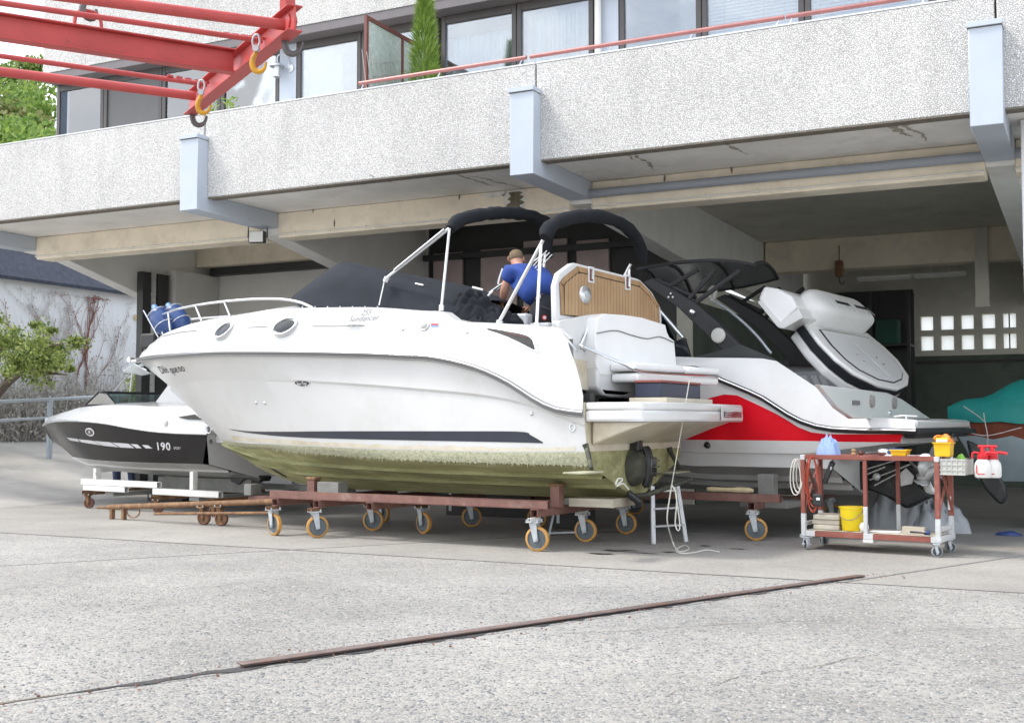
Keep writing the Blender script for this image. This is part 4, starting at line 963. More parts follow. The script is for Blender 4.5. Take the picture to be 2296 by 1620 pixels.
def plate_on(px, rx, rz, name, mat, parent, tilt=0, off=.004, th=.012, n=28, dome=0, rim=0, pw=2.0):
    q, nr = hit(hullbvh, *px); x = fb.S - nr * fb.S.dot(nr); x.normalize(); y = nr.cross(x); y = y if y.z > 0 else -y
    c, s = math.cos(R_(tilt)), math.sin(R_(tilt)); X = x * c + y * s; Y = y * c - x * s; o = q + nr * off; ring = []
    for i in range(n):
        a = 2 * math.pi * i / n; cx = abs(math.cos(a)) ** (2 / pw) * math.copysign(1, math.cos(a)); sy = abs(math.sin(a)) ** (2 / pw) * math.copysign(1, math.sin(a)); ring.append(X * cx * rx + Y * sy * rz)
    m = MB()
    if rim: m.tube([o + r for r in ring], rim, 8, closed=True)
    else:
        rows = [[o + r - nr * .02 for r in ring], [o + r for r in ring], [o + r * .6 + nr * (th * .8) for r in ring], [o + r * .02 + nr * th for r in ring]]
        m.loft(rows, True, True)
    return m.build(name, mat, parent, smooth=True, ang=50)
for px, rx, rz in (((503, 741), .165, .088), ((640, 732), .172, .095)):
    pl = plate_on(px, rx * 1.12, rz * 1.2, 'porthole', 'gelcoat_white', C1, 12, .003, .012)
    plate_on(px, rx, rz, 'rim', 'chrome', pl, 12, .018, rim=.014); plate_on(px, rx * .86, rz * .80, 'pane', 'glass_dark', pl, 10, .016, .01, pw=1.7)
bd = plate_on((678, 858), .130, .040, 'badge', 'chrome', C1, 0, .004, .006, pw=1.7); plate_on((678, 858), .120, .033, 'badge_plate', 'black_gloss', bd, 0, .009, .004, pw=1.7)
put_text(hullbvh, fb, 'Sea Ray', (678, 858), .062, 'printed_white', C1, shear=.35, spacing=.9, off=.016)
put_text(hullbvh, fb, '255', (821, 701), .085, 'printed_grey', C1, shear=.4, sx=1.0, off=.006)
put_text(hullbvh, fb, 'Sundancer', (815, 714), .095, 'printed_grey', C1, shear=.4, spacing=1.1, sx=.88, off=.006)
for w_, px_ in (('Dile', (367, 829)), ('que', (389, 828)), ('no', (406, 825))): put_text(hullbvh, fb, w_, px_, .13, 'printed_black', C1, shear=.1, sx=1.45, spacing=1.0, rot=.02)
for px in ((575, 902), (594, 903), (1192, 927)): plate_on(px, .022, .022, 'drain_fitting', 'stainless', C1, 0, .004, .012, 14)
for px in ((1118, 990), (585, 768)): pass
nl = plate_on((952, 730), .052, .052, 'nav_light', 'plastic_grey', C1, 0, .006, .03, 20); plate_on((952, 730), .05, .05, 'rim', 'chrome', nl, 0, .012, rim=.008)
for px in ((904, 736), (1048, 743)): plate_on(px, .022, .03, 'snap_fitting', 'stainless', C1, 0, .004, .012, 12)
for k, y in enumerate((727, 731, 735)): plate_on((975, y), .045, .008, 'sticker', ['plastic_red', 'printed_blue', 'graphic_grey'][k], C1, 0, .002, .001, 12, pw=6)
ck1 = fb.inv(hit(hullbvh, 797, 730)[0]); m = MB(); cc = fb.p(ck1[0], ck1[1] - .03, ck1[2])
m.tube([cc - fb.S * .13 + V(0, 0, .01), cc - fb.S * .05 + V(0, 0, .015), cc + fb.S * .05 + V(0, 0, .015), cc + fb.S * .13 + V(0, 0, .01)], [.007, .013, .013, .007], 8); m.tube([cc - fb.S * .04 + V(0, 0, .01), cc - fb.S * .04 + fb.W * .05 - V(0, 0, .03)], .009, 6); m.tube([cc + fb.S * .04 + V(0, 0, .01), cc + fb.S * .04 + fb.W * .05 - V(0, 0, .03)], .009, 6)
m.build('cleat', 'chrome', C1, smooth=True)
vt_ = ribbon(hullbvh, [(1075, 731), (1110, 736), (1190, 751), (1209, 787)], [(1077, 739), (1110, 750), (1150, 766), (1205, 790)], 30, 3, .008).build('vent_window', 'stainless', C1, smooth=True, recalc=False)
ribbon(hullbvh, [(1092, 736), (1130, 742), (1186, 755), (1200, 781)], [(1094, 740), (1130, 752), (1160, 765), (1197, 784)], 30, 3, .013).build('mesh_panel', 'box_dark', vt_, smooth=True, recalc=False)
ribbon(hullbvh, [(1136, 746), (1183, 756)], [(1137, 748), (1184, 758)], 12, 2, .018).build('bar', 'screen_brown', vt_, recalc=False)
plate_on((1284, 958), .028, .035, 'transom_eye', 'stainless', C1, 0, .004, rim=.008)
gh = [fb.p(*fb.pW(x, y, -1.27)) for x, y in ((1258, 741), (1266, 752), (1282, 770), (1293, 785))]
MB().tube([gh[0]] + [p - fb.W * .02 for p in gh[1:3]] + [gh[3]], .011, 8).build('grab_rail', 'chrome', C1, smooth=True)
# pulpit rail, fenders, anchor
b_rail = lambda s: max(.10, b_deck(s) * .94)
rp = [fb.surf(x, y, b_rail) for x, y in ((346, 714), (378, 700), (410, 690), (473, 679), (555, 671), (624, 670), (671, 677), (701, 690))]
rp = resample(rp, 40); m = MB()
for sg in (1, -1): m.tube([wpt(q, sg) for q in rp], .0155, 8)
bow_t = [rp[0] + Vector((-.0, .0, 0)), Vector((rp[0].x - .18, rp[0].y * .6, rp[0].z - .0)), Vector((rp[0].x - .22, 0, rp[0].z))]
m.tube([wpt(bow_t[0]), wpt(bow_t[1]), wpt(bow_t[2]), wpt(bow_t[1], -1), wpt(bow_t[0], -1)], .0155, 8)
pr_ = m.build('bow_rail', 'stainless', C1, smooth=True)
def deck_at(s):
    q = min(dk, key=lambda d: abs(d.x - s)); return q
for s_ in (-4.95, -5.6, -6.4, -6.75):
    q = min(rp, key=lambda d: abs(d.x - s_)); d = deck_at(q.x + .12)
    for sg in (1, -1): MB().tube([wpt(q, sg), fb.p(d.x, d.y * sg * .96, d.z + .01)], .012, 8).build('stanchion', 'stainless', pr_, smooth=True)
F0 = {}
for k, ((x0, y0), (x1, y1), w) in enumerate((((350, 694), (378, 744), -.26), ((382, 690), (414, 736), -.10))):
    a = fb.p(*fb.pW(x0, y0, w)); b = fb.p(*fb.pW(x1, y1, w)); L = (b - a).length; ax = (b - a).normalized()
    o = thing('fender', ['blue inflatable fender in the bow rack nearest the bow tip', 'blue inflatable fender in the bow rack behind the first'][k], 'fender', a, 'blue fenders racked at the bow')
    MB().lathe([(.02, -.02), (.06, 0), (.105, .03), (.132, .08), (.138, .15), (.138, L - .12), (.12, L - .05), (.07, L), (.02, L + .02)], a, ax, 22).build('body', 'fender_blue', o, smooth=True)
    MB().lathe([(.012, -.075), (.034, -.07), (.04, -.03), (.062, .004), (.045, .004)], a, ax, 16).build('cap', 'fender_light', o, smooth=True)
    x = ax.cross(fb.W).normalized()
    for h in (.07, L - .1): 
        c = a + ax * h; MB().tube([c + (x * math.cos(t * .314) + ax.cross(x) * math.sin(t * .314)) * .146 for t in range(20)], .006, 6, closed=True).build('rack_ring', 'stainless', C1, smooth=True)
    MB().tube([a + fb.W * -.12 - x * .09 - ax * .05, b + fb.W * -.12 - x * .09 + ax * .02], .009, 6).build('rack_bar', 'stainless', C1, smooth=True)
bt = fb.p(*fb.pW(312, 806, 0)); m = MB()
m.bar(bt + fb.S * .35 + V(0, 0, .03), bt - fb.S * .16 - V(0, 0, .02), .10, .02); m.tube([bt - fb.S * .14 - fb.W * .06, bt - fb.S * .14 + fb.W * .06], .035, 12); m.build('bow_roller', 'stainless', C1, bevel=.004)
AN = thing('anchor', 'grey plough anchor hanging at the tip of the white bow', 'anchor', bt - V(0, 0, .2))
a0 = bt - fb.S * .12 - V(0, 0, .05); m = MB(); m.bar(bt + fb.S * .3 + V(0, 0, .02), a0 - V(0, 0, .10), .03, .05); m.build('shank', 'galvanised', AN, bevel=.004)
tp_ = fb.p(*fb.pW(276, 832, 0)); m = MB()
m.poly([tp_, fb.p(*fb.pW(300, 816, -.14)), fb.p(*fb.pW(338, 838, -.10)), fb.p(*fb.pW(318, 842, 0))], V(0, 0, .012)); m.poly([tp_, fb.p(*fb.pW(318, 842, 0)), fb.p(*fb.pW(330, 830, .12)), fb.p(*fb.pW(300, 816, .12))], V(0, 0, .012)); m.build('fluke', 'galvanised', AN, bevel=.003)
wn_ = fb.p(-6.95, .05, deck_at(-6.95).z + .0); MB().fbox(fb, -7.28, -7.0, -.09, .12, deck_at(-7.1).z - .05, deck_at(-7.1).z + .16).build('windlass', 'black_rubber', C1, bevel=.03)
eye = fb.p(*fb.pW(466, 962, 0)); MB().tube([eye + fb.S * .02 + (-fb.S * math.cos(t * .45) * .045 + V(0, 0, 1) * math.sin(t * .45) * .05) for t in range(14)], .009, 6, closed=True).build('bow_eye', 'stainless', C1, smooth=True)
# canvas cover over windscreen
c0 = [fb.pW(x, y, -1.02) for x, y in ((672, 688), (740, 689), (830, 689), (940, 698), (1004, 722))]; c0 = resample(c0, 36)
c1 = resample([(-3.95, -.88, 2.70), (-3.62, -.88, 2.86), (-3.2, -.88, 3.0), (-2.8, -.93, 2.93), (-2.47, -.98, 2.81), (-1.95, -.95, 2.60), (-1.52, -.92, 2.42)], 36)
c2 = [fb.pW(x, y, 0) for x, y in ((658, 673), (705, 635), (764, 589), (790, 591), (865, 607), (960, 621), (1060, 641), (1122, 670))]; c2 = resample(c2, 36)
cw = [q.lerp(p, .5) + Vector((0, 0, .05)) for q, p in zip(c1, c2)]
rws = [c0, [q.lerp(p, .5) + Vector((0, .02, 0)) for q, p in zip(c0, c1)], c1, cw, c2]
rws = [[Vector((q.x, q.y, q.z + .008 * math.sin(i * 1.3 + j * 2.1))) for i, q in enumerate(r)] for j, r in enumerate(rws)]
full = [[wpt(q) for q in r] for r in rws] + [[wpt(q, -1) for q in r] for r in reversed(rws[:-1])]
cv = MB().loft(full).build('canvas_cover', 'canvas_grey', C1, smooth=True, ang=70, sub=1)
for x in range(680, 990, 28):
    q, nr = hit(hullbvh, x, 691 if x < 900 else 691 + (x - 900) * .1)
    if q: MB().ball(q + V(0, 0, .015) - fb.W * .01, .009, n=8, m=4).build('snap', 'stainless', cv)
# bimini
BP = [fb.pS(x, y, -1.66) for x, y in ((1010, 514), (1022, 499), (1050, 487), (1090, 480), (1130, 477), (1170, 480), (1205, 490), (1232, 505))] + [(-1.66, 1.10, 3.45), (-1.66, 1.13, 3.25)]
BQ = [fb.pS(x, y, -.50) for x, y in ((1221, 532), (1230, 513), (1250, 498), (1285, 487), (1325, 484), (1365, 490), (1400, 506), (1425, 532), (1438, 560), (1444, 588))]
for bp_, sd in ((BP, 1), (BQ, 2)):
    pts = resample(bp_, 34); r = random.Random(sd)
    MB().tube([fb.p(*q) for q in pts], [.052 if i in (0, 33) else .072 + r.uniform(-.007, .007) for i in range(34)], 14).build('bimini_roll', 'canvas_black', C1, smooth=True, ang=70)
def pole(a, b, r, nm='bimini_pole'):
    p = fb.p(*a); q = fb.p(*b); o = MB().tube([p, q], r, 10).build(nm, 'stainless', C1, smooth=True)
    MB().tube([p - V(0, 0, .03), p + (q - p).normalized() * .03], r * 1.9, 10).build('foot', 'stainless', o, smooth=True); return o
A1 = fb.pW(1008, 512, -1.05); A2 = fb.pW(1219, 536, -1.05)
for sg in (1, -1):
    mir = lambda q: (q[0], q[1] * sg, q[2] + (0 if sg == 1 else .0))
    pole(mir(fb.pW(865, 625, -1.02)), mir(A1), .019); pole(mir(fb.pW(990, 690, -1.05)), mir(A1), .016)
    pole(mir(fb.pW(1118, 724, -1.08)), mir(A2), .019); pole(mir(fb.pW(1203, 730, -1.08)), mir(fb.pW(1213, 548, -1.06)), .017)
    s0, s1 = Vector(fb.pW(888, 606, -1.05)), Vector(fb.pW(1000, 515, -1.05)); MB().tube([wpt(s0, sg) - fb.W * .03 * sg, wpt(s1, sg) - fb.W * .03 * sg], .013, 8).build('bimini_strut', 'stainless', C1, smooth=True)
for k in range(3):
    a = fb.pW(1196 + k * 4, 596 + k * 5, -1.0); b = fb.pW(1226 + k * 6, 562 + k * 4, -1.0); MB().tube([fb.p(*a), fb.p(*b)], .005, 6).build('bimini_strut', 'stainless', C1, smooth=True)
MB().tube([fb.p(*fb.pW(862, 630, -1.03)), fb.p(*fb.pW(850, 684, -1.06))], .007, 5).build('strap', 'vinyl_white', C1)
# bundled canvas in the cockpit
TC = thing('folded_canvas', 'bunched black cockpit canvas lying across the cruiser behind its windscreen', 'canvas', fb.p(-1.6, 0, 2.25))
crumple(fb, -1.75, -.55, 2.18, .50, .50, .46, 44, 36, 3, .6, 6).build('canvas_bundle', 'canvas_black', TC, smooth=True, ang=60, sub=1)
crumple(fb, -1.62, -.35, 2.20, .42, .50, .34, 44, 36, 8, .6, 6).build('canvas_bundle', 'canvas_black', TC, smooth=True, ang=60, sub=1)
crumple(fb, -1.52, -.80, 2.05, .52, .26, .36, 48, 22, 12, .55, 6).build('canvas_bundle', 'canvas_black', TC, smooth=True, ang=60, sub=1)
for (x0, y0, x1, y1) in ((932, 636, 950, 640), (1060, 644, 1083, 650), (1095, 663, 1106, 652)): MB().tube([fb.p(*fb.pW(x0, y0, -.75)), fb.p(*fb.pW(x1, y1, -.75))], .014, 8).build('batten', 'stainless', TC, smooth=True)
for (x0, x1, y0, w) in ((1094, 1181, 706, -.2), (1184, 1232, 724, -.38), (1063, 1075, 713, -.55)):
    p = fb.pW(x0, y0, w); q = fb.pW(x1, y0, w); MB().fbox(fb, p[0], q[0], w, w + .16, 1.61, p[2]).build('cockpit_seat', 'vinyl_grey', C1, bevel=.03)
# raised engine hatch with teak face and transom seat
fh = Fr((fb.p(-.478, -.9, 0).x, fb.p(-.478, -.9, 0).y), 14.4)
def hp(x, y, a=0): return fh.p(*fh.pS(x, y, a))
ho = [(1248, 738), (1246, 640), (1254, 612), (1283, 590), (1288, 589), (1427, 624), (1436, 628), (1462, 655), (1481, 690), (1484, 715), (1480, 800), (1262, 800)]
ht = MB().poly([hp(x, y) for x, y in ho], -fh.S * .07).build('engine_hatch', 'gelcoat_white', C1, bevel=.015)
to = [fh.pS(x, y, .003) for x, y in ((1257, 706), (1254, 634), (1263, 622), (1294, 597), (1434, 631), (1458, 656), (1476, 684), (1478, 726), (1330, 716))]
MB().poly([fh.p(*q) for q in to], fh.S * .004).build('caulking', 'caulk', ht)
TOPL = [(q[1], q[2]) for q in to[1:7]]; b_lo, b_hi = to[0][1], to[7][1]
def topz(b):
    for (a, z0), (c, z1) in zip(TOPL, TOPL[1:]):
        if a <= b <= c: return z0 + (z1 - z0) * (b - a) / max(1e-6, c - a)
    return TOPL[0][1] if b < TOPL[0][0] else TOPL[-1][1]
def botz(b):
    t = (b - to[0][1]) / (to[7][1] - to[0][1]); return to[0][2] + (to[7][2] - to[0][2]) * t - .05
bw_ = .052
for (a, b) in zip(to[:8], to[1:8]):
    A = Vector((a[1], a[2])); Bq = Vector((b[1], b[2])); d = (Bq - A).normalized(); nrm = Vector((d.y, -d.x)) * bw_
    MB().poly([fh.p(.0075, q.x, q.y) for q in (A, Bq, Bq + nrm, A + nrm)], fh.S * .005).build('teak_border', 'teak_frame', ht)
npl = 30; x0 = b_lo + bw_ + .006; x1 = b_hi - .05
for i in range(npl):
    a = x0 + (x1 - x0) * i / npl; b = a + (x1 - x0) / npl - .0045; za = min(topz(a), topz(a - bw_ * .6)) - bw_ - .012; zb = min(topz(b), topz(b + bw_ * .4)) - bw_ - .012
    MB().poly([fh.p(.0075, a, botz(a) + bw_ + .004), fh.p(.0075, b, botz(b) + bw_ + .004), fh.p(.0075, b, zb), fh.p(.0075, a, za)], fh.S * .0065).build('plank', 'teak', ht)
sc_ = fh.pS(1312, 660, .016); MB().lathe([(.02, .03), (.09, .012), (.098, 0), (.098, -.004)], fh.p(*sc_), fh.S, 28).build('speaker', 'stainless', ht, smooth=True); MB().lathe([(.01, .034), (.035, .03), (.04, .02)], fh.p(*sc_), fh.S, 20).build('speaker_cap', 'galvanised', ht, smooth=True)
for x, y in ((1325, 616), (1407, 633)):
    q = fh.pS(x, y, .016); MB().fbox(fh, .0145, .024, q[1] - .052, q[1] + .052, q[2] - .085, q[2] + .085).build('latch_plate', 'gelcoat_white', ht, bevel=.012)
    MB().fbox(fh, .0245, .030, q[1] - .034, q[1] + .02, q[2] - .065, q[2] + .06).build('latch', 'screen_brown', ht, bevel=.008); MB().tube([fh.p(.036, q[1] - .005, q[2] - .05), fh.p(.036, q[1] - .005, q[2] + .05)], .014, 8).build('latch_bar', 'chrome', ht, smooth=True)
MB().poly([hp(x, y, .10) for x, y in ((1253, 742), (1253, 719), (1330, 704), (1347, 722), (1347, 858), (1312, 872), (1288, 868), (1276, 820), (1262, 775))], -fh.S * .096).build('hatch_side', 'gelcoat_white', C1, bevel=.012)
for px, rr, mt in (((1340, 719), .045, 'glass_dark'),): q = hp(*px, .14); MB().lathe([(rr, -.04), (rr, .0), (rr * .8, .012)], q, fh.S, 20).build('fitting', mt, C1, smooth=True)
q = hp(1318, 768, .105); MB().lathe([(.105, 0), (.11, .012), (.09, .014), (.02, .01)], q, fh.S, 26).build('round_locker', 'alu', C1, smooth=True)
seat = [(1353, 703), (1400, 706), (1440, 712), (1492, 728), (1496, 745), (1501, 756), (1512, 764), (1517, 822), (1500, 840), (1345, 840), (1336, 815), (1335, 745), (1341, 713)]
sb = MB().poly([hp(x, y, .24) for x, y in seat], -fh.S * .22).build('transom_seat', 'vinyl_white', C1, bevel=.035, bseg=3)
pl_ = smooth_line([hp(x, y, .246) for x, y in ((1338, 747), (1380, 741), (1415, 751), (1450, 759), (1480, 755), (1510, 767))], 30); MB().tube(pl_, .006, 6).build('piping', 'printed_grey', sb, smooth=True)
sh = [(1338, 815), (1340, 868), (1350, 883), (1372, 890), (1440, 894), (1470, 880), (1500, 845)]; MB().poly([hp(x, y, .235) for x, y in sh], -fh.S * .21).build('seat_shell', 'gelcoat_white', C1, bevel=.03, bseg=3)
wa = fh.pS(1376, 822, .30)[1]; wz = fh.pS(1612, 842, .58)[1]
zt = fh.pS(1376, 812, .58)[2]; cu_ = MB()
def cush(z0, z1, a0, a1, b0, b1): return MB().fbox(fh, a0, a1, b0, b1, z0, z1).build('seat_cushion', 'vinyl_white', C1, bevel=.03, bseg=3)
zc = fh.pS(1500, 838, .5)[2]
wm_ = wa + (wz - wa) * .58
cush(zc + .012, zc + .095, .245, .56, wa, wm_); cush(zc + .012, zc + .085, .245, .60, wm_ + .01, wz); cush(zc - .10, zc - .012, .245, .58, wa + .02, wz)
pv = hp(1302, 776, .16); br2 = [pv, fh.p(.50, wa - .03, zc + .06), fh.p(.60, wa + .10, zc), fh.p(.63, wz - .05, zc), fh.p(.55, wz + .02, zc)]
MB().tube(resample(br2, 20), .016, 8).build('grab_bar', 'chrome', C1, smooth=True); MB().ball(pv, .035, n=12, m=8).build('pivot', 'chrome', C1, smooth=True)
MB().tube([hp(1302, 774, .13), hp(1330, 710, .13)], .010, 8).build('grab_bar', 'chrome', C1, smooth=True)
# gimbal housing, trim tabs, rams
gq = fb.pS(1418, 1046, .0); gz = gq[2]; gw = gq[1]
m = MB(); m.lathe([(.20, 0), (.19, .05), (.13, .12), (.10, .14)], fb.p(.003, gw, gz), fb.S, 22); gb = m.build('drive_housing', 'drive_weedy', C1, smooth=True)
for k in (-1, 1): MB().tube([fb.p(.10 + .05 * math.sin(t * .314), gw + (.09 + .035 * k) + 0 * t, gz + .19 * math.cos(t * .314)) for t in range(11)], .035, 8).build('gimbal_ring', 'drive_black', gb, smooth=True)
MB().poly([fb.p(.004, gw - .09, gz + .16), fb.p(.004, gw + .06, gz + .16), fb.p(.004, gw + .03, gz + .31), fb.p(.004, gw - .06, gz + .31)], fb.S * .10).build('exhaust_boot', 'drive_black', gb, bevel=.02)
MB().fbox(fb, .10, .19, gw + .06, gw + .20, gz - .10, gz + .10).build('drive_flange', 'black_gloss', gb, bevel=.01)
for dz in (-.07, 0, .07):
    for dw_ in (.08, .18): MB().tube([fb.p(.19, gw + dw_, gz + dz), fb.p(.235, gw + dw_, gz + dz)], .006, 6).build('stud', 'chrome', gb)
MB().tube([fb.p(.02, gw - .05, gz - .30), fb.p(.12, gw + .05, gz - .29), fb.p(.45, gw + .22, gz - .16), fb.p(.55, gw + .28, gz - .12)], [.03, .03, .022, .016], 10).build('trim_ram', 'drive_weedy', C1, smooth=True)
MB().tube([fb.p(.02, gw - .16, gz - .26), fb.p(.10, gw - .10, gz - .34), fb.p(.06, gw + .02, gz - .38)], .04, 10).build('trim_ram', 'drive_black', C1, smooth=True)
for sg, (ax_, ay_), (bx_, by_) in ((-1, (1312, 995), (1326, 1050)), (1, (1500, 1003), (1524, 1050))):
    p = fb.pS(ax_, ay_, .02); q = fb.pS(bx_, by_, .20); ra = MB().tube([fb.p(*p), fb.p(p[0] + .02, p[1], p[2] - .05), fb.p(*q)], [.032, .026, .02], 10).build('tab_ram', 'drive_weedy', C1, smooth=True)
    MB().fbox(fb, .004, .24, q[1] - .20, q[1] + .20, q[2] - .045, q[2] - .030).build('trim_tab', 'weed', C1, bevel=.004)
q = fb.pS(1515, 961, .004); MB().fbox(fb, .002, .012, q[1] - .05, q[1] + .05, q[2] - .03, q[2] + .03).build('vent_plate', 'stainless', C1)
q = fb.surf(620, 1058, b_chi); plq = hit(hullbvh, 624, 1058)[0]
if plq:
    plate_on((624, 1058), .13, .035, 'thruster_tunnel', 'black_rubber', C1, -32, .003, .002)
# battery crate & plank on the platform
zpf = 1.462
BX = thing('crate', 'dark blue crate on the cruiser swim platform under the white seat', 'crate', fb.p(.35, .1, zpf)); p0 = fb.pS(1440, 880, .30); p1 = fb.pS(1570, 886, .45)
MB().fbox(fb, .22, .50, p0[1], p1[1] - .12, zpf + .055, zpf + .20).build('body', 'battery_box', BX, bevel=.01); MB().fbox(fb, .215, .505, p0[1] - .01, p1[1] - .11, zpf + .202, zpf + .225).build('lid', 'rust_red', BX, bevel=.006)
PKK = MB().fbox(fb, .18, .58, p0[1] - .05, p1[1] + .02, zpf + .001, zpf + .052).build('board', 'pale_wood', bevel=.004, org=fb.p(.35, .1, zpf)); tag(PKK, 'pale board under the blue crate on the swim platform', 'board')

# ------------------------------------------------------------------ red and white sports cruiser
glass('mesh_smoke', (.42, .46, .46), .03, .3)
fr = Fr((-1.68, 13.89), 7)
C2 = thing('sports_cruiser', 'red and white motor boat with black arch and raised white sun pad', 'boat', fr.p(-3, 0, .42))
NR2 = 44
def mk(fwd, px, b, n=NR2):
    pts = [(s, -b(s), z) for s, z in fwd]
    for x, y in px:
        q = fr.pW(x, y, -b(-1)); pts.append((q[0], -b(q[0]), q[2]))
    return resample(pts, n)
tb = lambda L, b: taper(L, b, .42, 2.2)
q_rub = mk([(-6.9, 1.92), (-6.2, 1.93), (-4.5, 1.93), (-3.2, 1.90)], [(1560, 826), (1613, 850), (1702, 888), (1750, 918), (1791, 942), (1850, 960), (1930, 965), (1999, 966), (2055, 968)], tb(6.9, 1.27))
q_deck = mk([(-6.7, 2.08), (-6.0, 2.12), (-4.5, 2.14), (-3.2, 2.08)], [(1560, 801), (1640, 802), (1726, 805), (1760, 822), (1821, 862), (1880, 900), (1911, 921), (1925, 934), (2000, 937), (2050, 940)], tb(6.7, 1.18))
q_mid = mk([(-6.4, 1.62), (-5.6, 1.52), (-4.2, 1.40), (-3, 1.32)], [(1545, 914), (1585, 894), (1639, 883), (1690, 903), (1753, 934), (1785, 955), (1833, 971), (1930, 973), (2024, 973)], tb(6.4, 1.262))
q_low = mk([(-6.1, 1.25), (-5.4, 1.18), (-4.2, 1.12), (-3, 1.10)], [(1545, 985), (1613, 986), (1800, 988), (1900, 990), (2018, 991)], tb(6.1, 1.235))
q_st1 = mk([(-6.0, 1.12), (-5.4, 1.06), (-4.2, 1.0), (-3, .97)], [(1545, 1013), (1613, 1014), (1700, 1015), (1800, 1016), (1868, 1010)], tb(6.0, 1.20))
q_chi = mk([(-5.85, 1.0), (-5.2, .92), (-4.2, .86), (-3, .83)], [(1545, 1043), (1613, 1044), (1700, 1046), (1800, 1048), (1860, 1050)], tb(5.85, 1.12))
q_keel = resample([(-5.7, 0, .90), (-5.2, 0, .68), (-4.5, 0, .52), (-3.5, 0, .45), (-2, 0, .43), (q_chi[-1].x + .05, 0, .43)], NR2)
def l2(rows):
    m = MB()
    for sg in (1, -1): m.loft([[fr.p(q[0], q[1] * sg, q[2]) for q in r] for r in rows])
    return m
m_red = l2([q_low, q_mid]); m_red.build('hull_panel', 'hull_red', C2, smooth=True)
m_wh = l2([q_mid, q_rub]); m_wh.build('hull_side', 'gelcoat_white', C2, smooth=True)
l2([q_rub, [a.lerp(b, .5) + Vector((0, -.02, 0)) for a, b in zip(q_rub, q_deck)], q_deck]).build('deck_side', 'gelcoat_white', C2, smooth=True)
st_in = [q + Vector((0, .03, -.005)) for q in q_st1]
l2([q_low, q_st1, st_in, [q + Vector((0, -.02, .0)) for q in q_chi], q_chi]).build('hull_lower', 'gelcoat_white', C2, smooth=True, ang=25)
rb = []
for f, dz in ((0, 0), (.10, .03), (.32, 0), (.345, -.05), (.40, .0), (.60, 0), (.625, -.05), (.68, 0), (1, 0)): rb.append([p.lerp(q, f) + Vector((0, 0, dz)) for p, q in zip(q_chi, q_keel)])
l2(rb).build('hull_bottom', 'hull_grey', C2, smooth=True, ang=25)
rp2 = [fr.p(q.x, q.y - .014, q.z) for q in q_rub]; rk2 = MB().tube(rp2, .030, 8).build('rub_rail', 'black_rubber', C2, smooth=True)
MB().tube([p + V(0, 0, .012) - fr.W * .026 for p in rp2], .010, 6).build('insert', 'chrome', rk2, smooth=True)
MB().tube([fr.p(q.x, -q.y + .014, q.z) for q in q_rub], .030, 8).build('rub_rail', 'black_rubber', C2, smooth=True)
sT = q_chi[-1].x
MB().face([fr.p(sT + .04, q.y, q.z) for q in (q_low[-1], q_st1[-1], q_chi[-1], q_keel[-1])] + [fr.p(sT + .04, -q.y, q.z) for q in (q_chi[-1], q_st1[-1], q_low[-1])]).build('transom', 'gelcoat_white', C2)
lz = q_low[-1].z
m = MB(); m.fbox(fr, sT - .3, .02, -1.21, 1.21, lz - .012, lz - .002); m.build('stern_underside', 'hull_grey', C2)
MB().face([fr.p(.0, sg * 1.23, z) for sg, z in ((-1, lz), (1, lz), (1, q_mid[-1].z), (-1, q_mid[-1].z))]).build('stern_panel', 'hull_grey', C2)
zP = fr.pW(2040, 941, -1.18)[2]; sE = q_rub[-1].x
MB().fbox(fr, -.55, sE - .01, -1.20, 1.20, zP - .09, zP).build('swim_platform', 'gelcoat_white', C2, bevel=.02)
MB().fbox(fr, .02, sE - .03, -1.18, 1.18, zP - .19, zP - .092).build('platform_lip', 'black_rubber', C2, bevel=.02)
MB().tube([fr.p(sE, -1.25, q_rub[-1].z), fr.p(sE + .02, 1.25, q_rub[-1].z)], .03, 8).build('rub_rail', 'black_rubber', C2, smooth=True)
MB().face([fr.p(q.x, q.y, q.z + .0) for q in q_deck if q.x < -2.4] + [fr.p(q.x, -q.y, q.z) for q in reversed([q for q in q_deck if q.x < -2.4])]).build('foredeck', 'gelcoat_white', C2)
MB().fbox(fr, -2.4, -.5, -1.05, 1.05, 1.20, 1.25).build('cockpit_sole', 'vinyl_grey', C2)
tw_ = [fr.pS(x, y, -.30) for x, y in ((1838, 862), (1990, 880), (2022, 894), (2087, 938), (1913, 938), (1880, 915))]
MB().poly([fr.p(*q) for q in tw_], -fr.S * .06).build('transom_wall', 'gelcoat_white', C2, bevel=.01)
for x, y in ((1953, 899), (2003, 903)):
    q = fr.p(*fr.pS(x, y, -.30)); MB().lathe([(.02, .035), (.06, .028), (.07, 0)], q, fr.S, 18).build('speaker', 'box_grey', C2, smooth=True)
q = fr.pS(1917, 903, -.30); MB().fbox(fr, -.298, -.285, q[1] - .10, q[1] + .12, q[2] - .02, q[2] + .025).build('locker_latch', 'printed_grey', C2)
q = fr.pS(1994, 925, -.30); MB().lathe([(.02, .02), (.03, 0)], fr.p(*q), fr.S, 12).build('filler_cap', 'stainless', C2)
ip = [fr.pW(x, y, .55) for x, y in ((1770, 836), (1852, 829), (1870, 866), (1800, 866))]; MB().poly([fr.p(*q) for q in ip], fr.W * .06).build('cockpit_panel', 'vinyl_grey', C2)
for dx in (0, 22, 40):
    ipx = [fr.pW(x + dx, y, .545) for x, y in ((1795, 842), (1808, 841), (1818, 864), (1806, 864))]; MB().poly([fr.p(*q) for q in ipx], -fr.W * .008).build('panel_rib', 'vinyl_white', C2)
